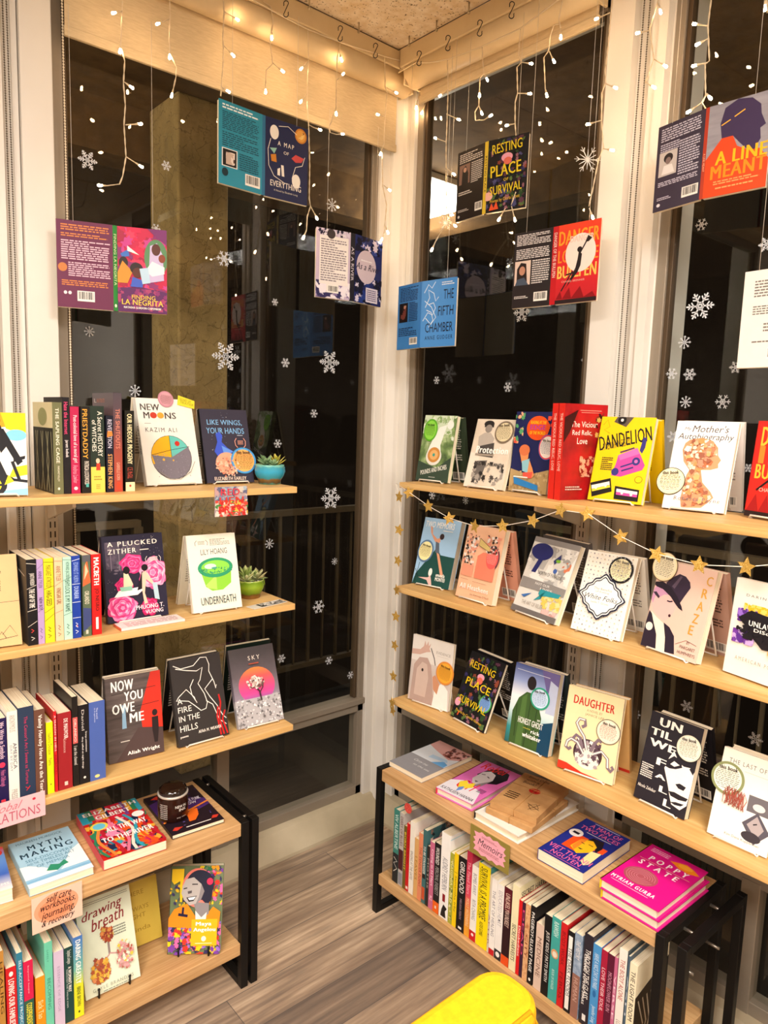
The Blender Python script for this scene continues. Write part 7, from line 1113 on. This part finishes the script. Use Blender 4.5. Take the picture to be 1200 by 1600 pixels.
for (s, x, y, z, rad, kd), lab in zip(FLAKES, FL_LAB):
    m = MB(); flake_mesh(m, max(.006, rad*1.08), kd, (1, 0, 0) if s == 'L' else (0, -1, 0), (0, 0, 1), None)
    o = m.build('snowflake_sticker', loc=(x, .0125, z) if s == 'L' else (.0125, y, z)); tag(o, lab, 'snowflake sticker', 'white snowflake stickers on the windows')
def crystal(loc, R_, label, top):
    r = thing('snowflake_ornament', label, 'ornament', loc); m = MB(); C_ = flat('#e8e4dc', .15, 0, .8)
    for i in range(12):
        a = 2*PI*i/12; L = R_*(1 if i % 2 == 0 else .7); p = Vector((math.cos(a)*.8, -math.cos(a)*.6, math.sin(a)))
        m.tube([(0, 0, 0), tuple(p*L)], R_*.045, C_, 6, r2=R_*.02)
        if i % 2 == 0:
            for sg in (-1, 1):
                b = a+sg*.6; q_ = p*L*.6; m.tube([tuple(q_), tuple(q_+Vector((math.cos(b)*.8, -math.cos(b)*.6, math.sin(b)))*L*.3)], R_*.03, C_, 5)
    m.build('crystal', r); m = MB(); m.tube([(0, 0, 0), (0, 0, top)], .0004, C_, 4); m.build('thread', r)
crystal((-.13, -.866, 2.163), .034, 'glittery crystal snowflake ornament hanging above the red hanging book', .42)
crystal((-.13, -.372, 2.098), .022, 'glittery crystal snowflake ornament hanging left of the dark floral hanging book', .48)
crystal((-.02, -.60, .90), .012, 'small silver star ornament hanging above the green coat book', .08)

# ================================================================ STAR GARLAND
GOLD = noisemat('gold_glitter', [(.35, '#8a6420'), (.5, '#c89a3c'), (.68, '#f4d88a')], (700, 700, 700), .45, .6, .35)
def star(m, p, R_, rot, tilt):
    pts = []
    for i in range(10):
        a = PI/2+rot+2*PI*i/10; q_ = R_ if i % 2 == 0 else R_*.48; pts.append((q_*math.cos(a), q_*math.sin(a)))
    ax = Vector((math.sin(tilt), -math.cos(tilt), 0)); m.prism(pts, p, ax, (0, 0, 1), .0012, GOLD)
r = thing('star_garland', 'garland of gold glitter stars draped along the right shelves and down their corner end', 'garland', (-.343, -.44, 1.31)); g0 = Vector(r.location)
P1 = [Vector(p)-g0 for p in GARL]; P2 = [Vector(p)-g0 for p in GARL2]
m = MB(); m.tube([(-.0, .016, .006)]+[tuple(p) for p in P1]+[(P1[-1].x, P1[-1].y, P1[-1].z-.05)], .0007, WIRE, 5); m.tube([(0, .016, .006)]+[tuple(p) for p in P2], .0009, WIRE, 5); m.build('string', r)
rn = random.Random(9)
for i, p in enumerate(P1+[Vector((P1[-1].x, P1[-1].y-.004, P1[-1].z-.022))]):
    m = MB(); star(m, tuple(p+Vector((-.002, 0, 0))), .0185, rn.uniform(-.3, .3), rn.uniform(-.25, .25)); m.build('star', r)
for i, p in enumerate(P2):
    tl = {0: 1.25, 2: 1.2, 7: .9, 8: 1.1}.get(i, rn.uniform(-.2, .3)); m = MB(); star(m, tuple(p+Vector((-.002, 0, 0))), .0195, rn.uniform(-.3, .3), tl); m.build('star', r)

# ================================================================ HANGING BOOKS
def hanging(key, label, lc, lart, rc, rart, sc, sart, top):
    x, y, z, y1, w1, ys, ws, y2, w2, H = HANG[key]
    d = lambda a: Vector((math.cos(a), math.sin(a), 0))
    r = thing('hanging_book', label, 'hanging book', (x, y, z-H), group='open books hung on threads in the windows')
    Z3 = Vector((0, 0, 1)); th = .0012
    def panel(o, ax, w, base, cmds, nm):
        m = MB(); m.prism([(0, 0), (w, 0), (w, H), (0, H)], o, ax, Z3, th, base); art(m, o, ax, Z3, w, H, cmds); m.build(nm, r)
    s0 = Vector((0, 0, 0)); s1 = s0+d(ys)*ws; l = s0-d(y1)*w1
    panel(l, d(y1), w1, lc, lart, 'back_cover'); panel(s0, d(ys), ws, sc, sart, 'spine'); panel(s1, d(y2), w2, rc, rart, 'front_cover')
    for o, ax, w, in ((l, d(y1), w1), (s1, d(y2), w2)):
        n = ax.cross(Z3); m = MB(); m.prism([(.001, -.001), (w-.001, -.001), (w-.001, H-.003), (.001, H-.003)], o-n*(th+.0004), ax, Z3, .007, PAGES); m.build('page_block', r)
    for f, o, ax, w in ((.30, l, d(y1), w1), (.72, s1, d(y2), w2)):
        p = o+ax*w*f; m = MB(); m.tube([(p.x, p.y, H-.002), (p.x, p.y, top-(z-H))], .0005, flat('#d8cfc0', .3), 5); m.build('thread', r)
hanging('negrita', 'magenta open book hanging at the left of the left window', '#6a2448', [Pg('#d8803c', .08, .88, .95, .96, 3), Pg('#d8803c', .08, .81, .92, .86, 2), Pg('#e0b8c8', .08, .55, .95, .78, 9), E('#c87a3c', .10, .46, .08, .05), Pg('#e0b8c8', .2, .36, .95, .53, 7), Pg('#d8803c', .08, .25, .92, .32, 3), Bar(.35, .08, .66, .2), E('#e8d8e0', .14, .17, .03, .02), E('#e8d8e0', .22, .17, .03, .02)],
 '#c81c48', [Bl(['#d81f4c', '#a81840', '#e83a5c', '#8a2a6a', '#c83c8a'], 0, .1, 1, 1, 60, .2, 2), G('#7a2a6a', (.6, 1), (1, 1), (1, .82), (.8, .9)), E('#5a8a5c', .78, .66, .24, .22), G('#c8b8dc', (.62, .36), (.66, .80), (.80, .84), (.92, .70), (.94, .40)), E('#5a2c1c', .78, .76, .09, .07), G('#f0ecf0', (.56, .50), (.70, .62), (.95, .56), (.95, .48), (.7, .44)), E('#8a3f24', .90, .66, .07, .05), G('#3f70c0', (.06, .68), (.22, .74), (.24, .66), (.1, .64)), G('#f4f0ea', (.20, .72), (.44, .68), (.2, .78)), E('#2a1c18', .12, .58, .09, .07), G('#d8902c', (.0, .46), (.1, .60), (.3, .48), (.2, .34), (0, .34)), E('#2a1814', .38, .52, .13, .07), E('#5a2818', .40, .47, .10, .06), G('#3f5cc0', (.26, .30), (.30, .42), (.52, .38), (.5, .30)), G('#b8d4e8', (.44, .52), (.62, .54), (.66, .36), (.5, .34)), G('#5a1c5a', (0, 0), (1, 0), (1, .26), (.5, .30), (0, .28)), Bl(['#8a2a6a', '#a83c6a'], 0, .02, 1, .28, 30, .1, 3), T('#f0c840', 'FINDING', .28, .155, .76, .205, b=0), T('#f0c840', 'LA NEGRITA', .08, .085, .92, .15, b=.01), T('#f4ece4', 'NATASHA GORDON-CHIPEMBERE', .12, .04, .88, .065, b=.03)],
 '#2f8a3c', [Sp('#d8e8b0', 'FINDING LA NEGRITA', .3, .9), E('#f0f4d8', .5, .06, .25, .02)], 2.44)
hanging('map', 'teal and navy open book hanging near the top of the left window', '#2f8fa8', [Pg('#e8f4f4', .08, .90, .92, .97, 2), Pg('#1c4f60', .08, .66, .92, .88, 10), Pg('#1c4f60', .08, .46, .92, .64, 7), R('#f0ece6', .07, .22, .42, .44), R('#1f1a1a', .09, .23, .40, .43), Bl(['#c8b0a0', '#e8d8cc', '#5a4038'], .16, .25, .36, .40, 16, .12, 2), Pg('#1c4f60', .46, .22, .92, .43, 8), E('#16303a', .14, .15, .07, .05), Bar(.60, .06, .95, .20)],
 '#20264c', [E('#c87f2c', .82, .88, .14, .095), E('#e0a048', .82, .88, .11, .075), Bl(['#8a4f1c', '#f0c878'], .74, .83, .9, .93, 12, .04, 2), T('#efe6d8', 'A MAP', .28, .68, .66, .735, b=.01, tr=.2), T('#efe6d8', 'OF', .42, .585, .54, .625, b=.0), T('#efe6d8', 'EVERYTHING', .12, .15, .84, .225, b=.01), T('#d8d0c4', 'A Novel by Elizabeth Long', .2, .085, .76, .115, b=0), E('#f0e8dc', .20, .83, .10, .09), E('#f0e8dc', .72, .28, .10, .09), Ln('#efe6d8', .012, (.30, .92), (.52, .95), (.72, .88)), Ln('#efe6d8', .012, (.12, .74), (.06, .6), (.08, .4), (.2, .28), (.44, .22)), Ln('#efe6d8', .012, (.62, .3), (.70, .46), (.86, .5), (.92, .62)), G('#c84a4a', (.60, .56), (.70, .62), (.90, .60), (.84, .54), (.7, .52)), G('#c8802c', (.12, .54), (.24, .56), (.26, .46), (.14, .46)), G('#8fc0b0', (.1, .62), (.26, .64), (.2, .56)), G('#efe6d8', (.36, .44), (.42, .44), (.44, .30), (.38, .30)), G('#efe6d8', (.28, .38), (.34, .40), (.34, .30), (.28, .30))],
 '#2f6f94', [], 2.62)
hanging('river', 'lavender and navy marbled open book hanging right in the left window', '#cbbad0', [Bl(['#1f1c3a', '#d8cce0', '#e8e0e8'], 0, .90, 1, 1, 30, .09, 2), Bl(['#2f2a5c', '#8a7aa8', '#efe8f0'], 0, .0, 1, .25, 40, .2, 3), R('#efe8e4', .09, .20, .93, .90), Pg('#8a8088', .13, .24, .89, .86, 18), E('#3a3034', .42, .93, .12, .07), R('#efe8e4', .30, .08, .66, .2), Bar(.34, .08, .66, .19)],
 '#28306a', [Bl(['#15142c', '#e0d4e8', '#3f4f9a', '#15142c'], 0, .76, 1, 1, 40, .14, 2), Bl(['#2a3f8a', '#e0d8ec', '#15142c'], 0, .0, 1, .4, 36, .16, 3), E('#d8c8d4', .40, .55, .36, .25), T('#2a2440', 'As a River', .02, .50, .92, .60, b=.01, sh=.4), Pg('#f4eef4', .2, .62, .6, .66, 1), R('#e8e0ec', .40, .03, .84, .25), Pg('#5a5480', .44, .05, .8, .23, 6)],
 '#15131f', [Sp('#c8c0cc', 'AS A RIVER', .3, .8)], 2.42)
hanging('fifth', 'bright blue open book hanging over the window corner', '#3f82c8', [Pg('#1c2f54', .10, .74, .94, .96, 9), R('#1c1416', .08, .42, .48, .72), Bl(['#c89a84', '#7a3f38'], .14, .46, .4, .68, 14, .12, 2), Pg('#1c2f54', .54, .42, .94, .72, 12), Pg('#1c2f54', .08, .20, .94, .34, 5), Bar(.60, .06, .96, .17)],
 '#4a90d8', [Ln('#cfe2f4', .018, (.08, .82), (.2, .94), (.3, .88), (.4, .97)), Ln('#cfe2f4', .018, (.12, .6), (.24, .74), (.20, .86), (.36, .80), (.42, .68), (.50, .74)), Ln('#cfe2f4', .018, (.06, .4), (.2, .52), (.34, .48), (.42, .58), (.36, .66), (.22, .64)), Ln('#cfe2f4', .018, (.1, .7), (.3, .6), (.44, .44), (.3, .34), (.14, .44)), Ln('#cfe2f4', .018, (.24, .3), (.36, .4), (.3, .52), (.16, .56)), Pg('#d8e6f4', .58, .90, .94, .96, 2), T('#141c34', 'THE', .64, .70, .92, .84, b=.0), T('#141c34', 'FIFTH', .50, .46, .93, .60, b=.0), T('#141c34', 'CHAMBER', .14, .22, .93, .36, b=.0), T('#141c34', 'ANNE GUDGER', .14, .11, .93, .17, b=.0, tr=.2)],
 '#3a7cc4', [], 2.62)
FLW = [Bl(['#2f4a2c', '#55703c', '#5a3548', '#8f5f6c', '#33305a', '#1f301f', '#8a4432', '#231d38', '#4c4c78', '#1c241c'], .02, .02, .98, .98, 120, .09, 6)]
hanging('resting', 'dark floral open book with yellow letters hanging in the right window', '#221a18', [Pg('#d8d0c8', .08, .82, .94, .96, 5), R('#8a6a5c', .08, .52, .48, .80), G('#1c1618', (.18, .52), (.2, .74), (.32, .78), (.42, .66), (.42, .52)), E('#c89a84', .29, .72, .06, .035), Pg('#d8d0c8', .53, .50, .94, .80, 11), Pg('#d8d0c8', .08, .36, .6, .42, 2), Pg('#d8d0c8', .08, .12, .5, .16, 2), Bar(.72, .08, .98, .20), E('#d8d0c8', .12, .06, .04, .02)],
 '#1c1b1e', FLW+[E('#e8a0b4', .50, .72, .14, .06), E('#e0705c', .52, .67, .1, .05), E('#e8b0a0', .06, .22, .12, .06), G('#e0542c', (.1, .02), (.16, .12), (.22, .05), (.28, .14), (.34, .03)), T('#e8cc2a', 'RESTING', .12, .80, .86, .93, b=.01, rot=3), T('#e8cc2a', 'PLACE', .10, .48, .86, .64, b=.02, rot=3), T('#e8cc2a', 'OF', .44, .40, .56, .44, b=.0, rot=0), T('#e8cc2a', 'SURVIVAL', .10, .24, .90, .36, b=.01, rot=3), T('#e8b93a', 'Poems by Gloria Lopez', .12, .12, .86, .18, b=0, rot=3)],
 '#e8c83a', [Sp('#2a2420', 'RESTING PLACE', .3, .8)], 2.60)
hanging('danger', 'dark and red open book hanging beside the raised column board', '#2a2324', [Pg('#e0d8d4', .06, .82, .95, .97, 7), Pg('#e0d8d4', .06, .64, .95, .78, 6), R('#e0c8b8', .04, .30, .46, .62), G('#2a1f1e', (.10, .32), (.10, .52), (.20, .60), (.34, .58), (.38, .34)), E('#c08a70', .24, .49, .08, .06), G('#4a5464', (.06, .30), (.12, .38), (.30, .40), (.42, .30)), Pg('#e0d8d4', .5, .30, .95, .62, 11), Bar(.58, .07, .93, .19), Pg('#e0d8d4', .06, .12, .44, .16, 2)],
 gradz('red_orange_print', [(0, '#b81420'), (.5, '#d81c24'), (1, '#e8401f')], 0, .2), [T('#f0a02c', 'DANGER', .02, .74, .98, .92, b=.03), T('#f0902c', 'LOVE THE', .02, .52, .98, .68, b=.03), T('#f2c45a', 'BULLPEN', .02, .32, .96, .48, b=.03), E('#f2e0d4', .56, .62, .36, .24), T('#e8c8b8', 'DANGER', .3, .76, .86, .84, b=.03), G('#241c1e', (.22, .18), (.26, .20), (.46, .44), (.44, .38), (.50, .54), (.52, .64), (.60, .60), (.58, .46), (.52, .38)), Ln('#241c1e', .03, (.14, .16), (.40, .40)), Ln('#241c1e', .03, (.54, .60), (.70, .76)), G('#241c1e', (.66, .74), (.72, .82), (.82, .78), (.74, .74)), E('#241c1e', .54, .66, .06, .035), Ln('#241c1e', .03, (.24, .36), (.44, .38)), T('#f0b0a0', 'CHANEL BRENNER', .14, .265, .7, .29, b=0), G('#8a1018', (.02, .06), (.12, .16), (.18, .06), (.34, .20), (.40, .06), (.6, .2), (.7, .06), (.9, .12), (.98, .05)), R('#2a1c1e', 0, 0, 1, .05)],
 '#c01c24', [Sp('#f4d8cc', 'DANGER OF THE BULLPEN', .35, .92)], 2.60)
hanging('line', 'slate and orange open book with a head in profile hanging in the third window', '#3a3144', [Pg('#cfc8d8', .08, .80, .94, .96, 6), Pg('#cfc8d8', .08, .68, .5, .78, 4), R('#cfc4be', .07, .40, .46, .68), E('#2a2226', .27, .60, .10, .055), E('#8a7470', .27, .57, .06, .04), G('#efe8e4', (.14, .42), (.18, .52), (.36, .52), (.42, .42)), Pg('#cfc8d8', .50, .36, .94, .76, 14), Pg('#cfc8d8', .08, .28, .94, .34, 3), Bar(.62, .08, .96, .20), Pg('#cfc8d8', .08, .12, .4, .16, 2), E('#e8e4ec', .12, .07, .04, .02)],
 noisemat('grey_canvas_print', [(.3, '#857f86'), (.7, '#a09aa0')], (8, 8, 60), .5), [G('#d8481f', (0, 0), (1, 0), (1, .30), (.86, .42), (.66, .44), (.5, .50), (.42, .62), (.24, .62), (.12, .52), (0, .42)), G('#3f3050', (.24, .62), (.20, .78), (.26, .94), (.46, 1), (.68, .97), (.82, .88), (.84, .78), (.92, .66), (.84, .63), (.86, .52), (.78, .42), (.66, .44), (.52, .54), (.42, .62)), Ln('#f2b03c', .018, (.22, .76), (.36, .80)), Ln('#f2b03c', .018, (.42, .82), (.58, .87)), T('#f2b41e', 'A LINE', .16, .34, .98, .48, b=.03), T('#f28c1e', 'MEANT', .10, .19, .98, .335, b=.03), Pg('#f2a060', .16, .12, .9, .17, 2), Pg('#f2a060', .2, .07, .8, .1, 1)],
 '#b03a24', [Sp('#f2b08c', 'A LINE MEANT', .3, .5)], 2.62)
hanging('white', 'plain white open book hanging at the right edge of the third window', '#efe4da', [Pg('#7a726c', .24, .72, .95, .90, 6), Pg('#7a726c', .24, .54, .95, .64, 4), Pg('#7a726c', .5, .36, .95, .46, 3), Pg('#7a726c', .28, .25, .95, .28, 1), Bar(.62, .08, .96, .20)], '#efe4da', [T('#5a5450', 'POEMS', .2, .7, .8, .76, b=0), Pg('#8a827c', .2, .5, .8, .6, 3)], '#efe4da', [], 2.60)
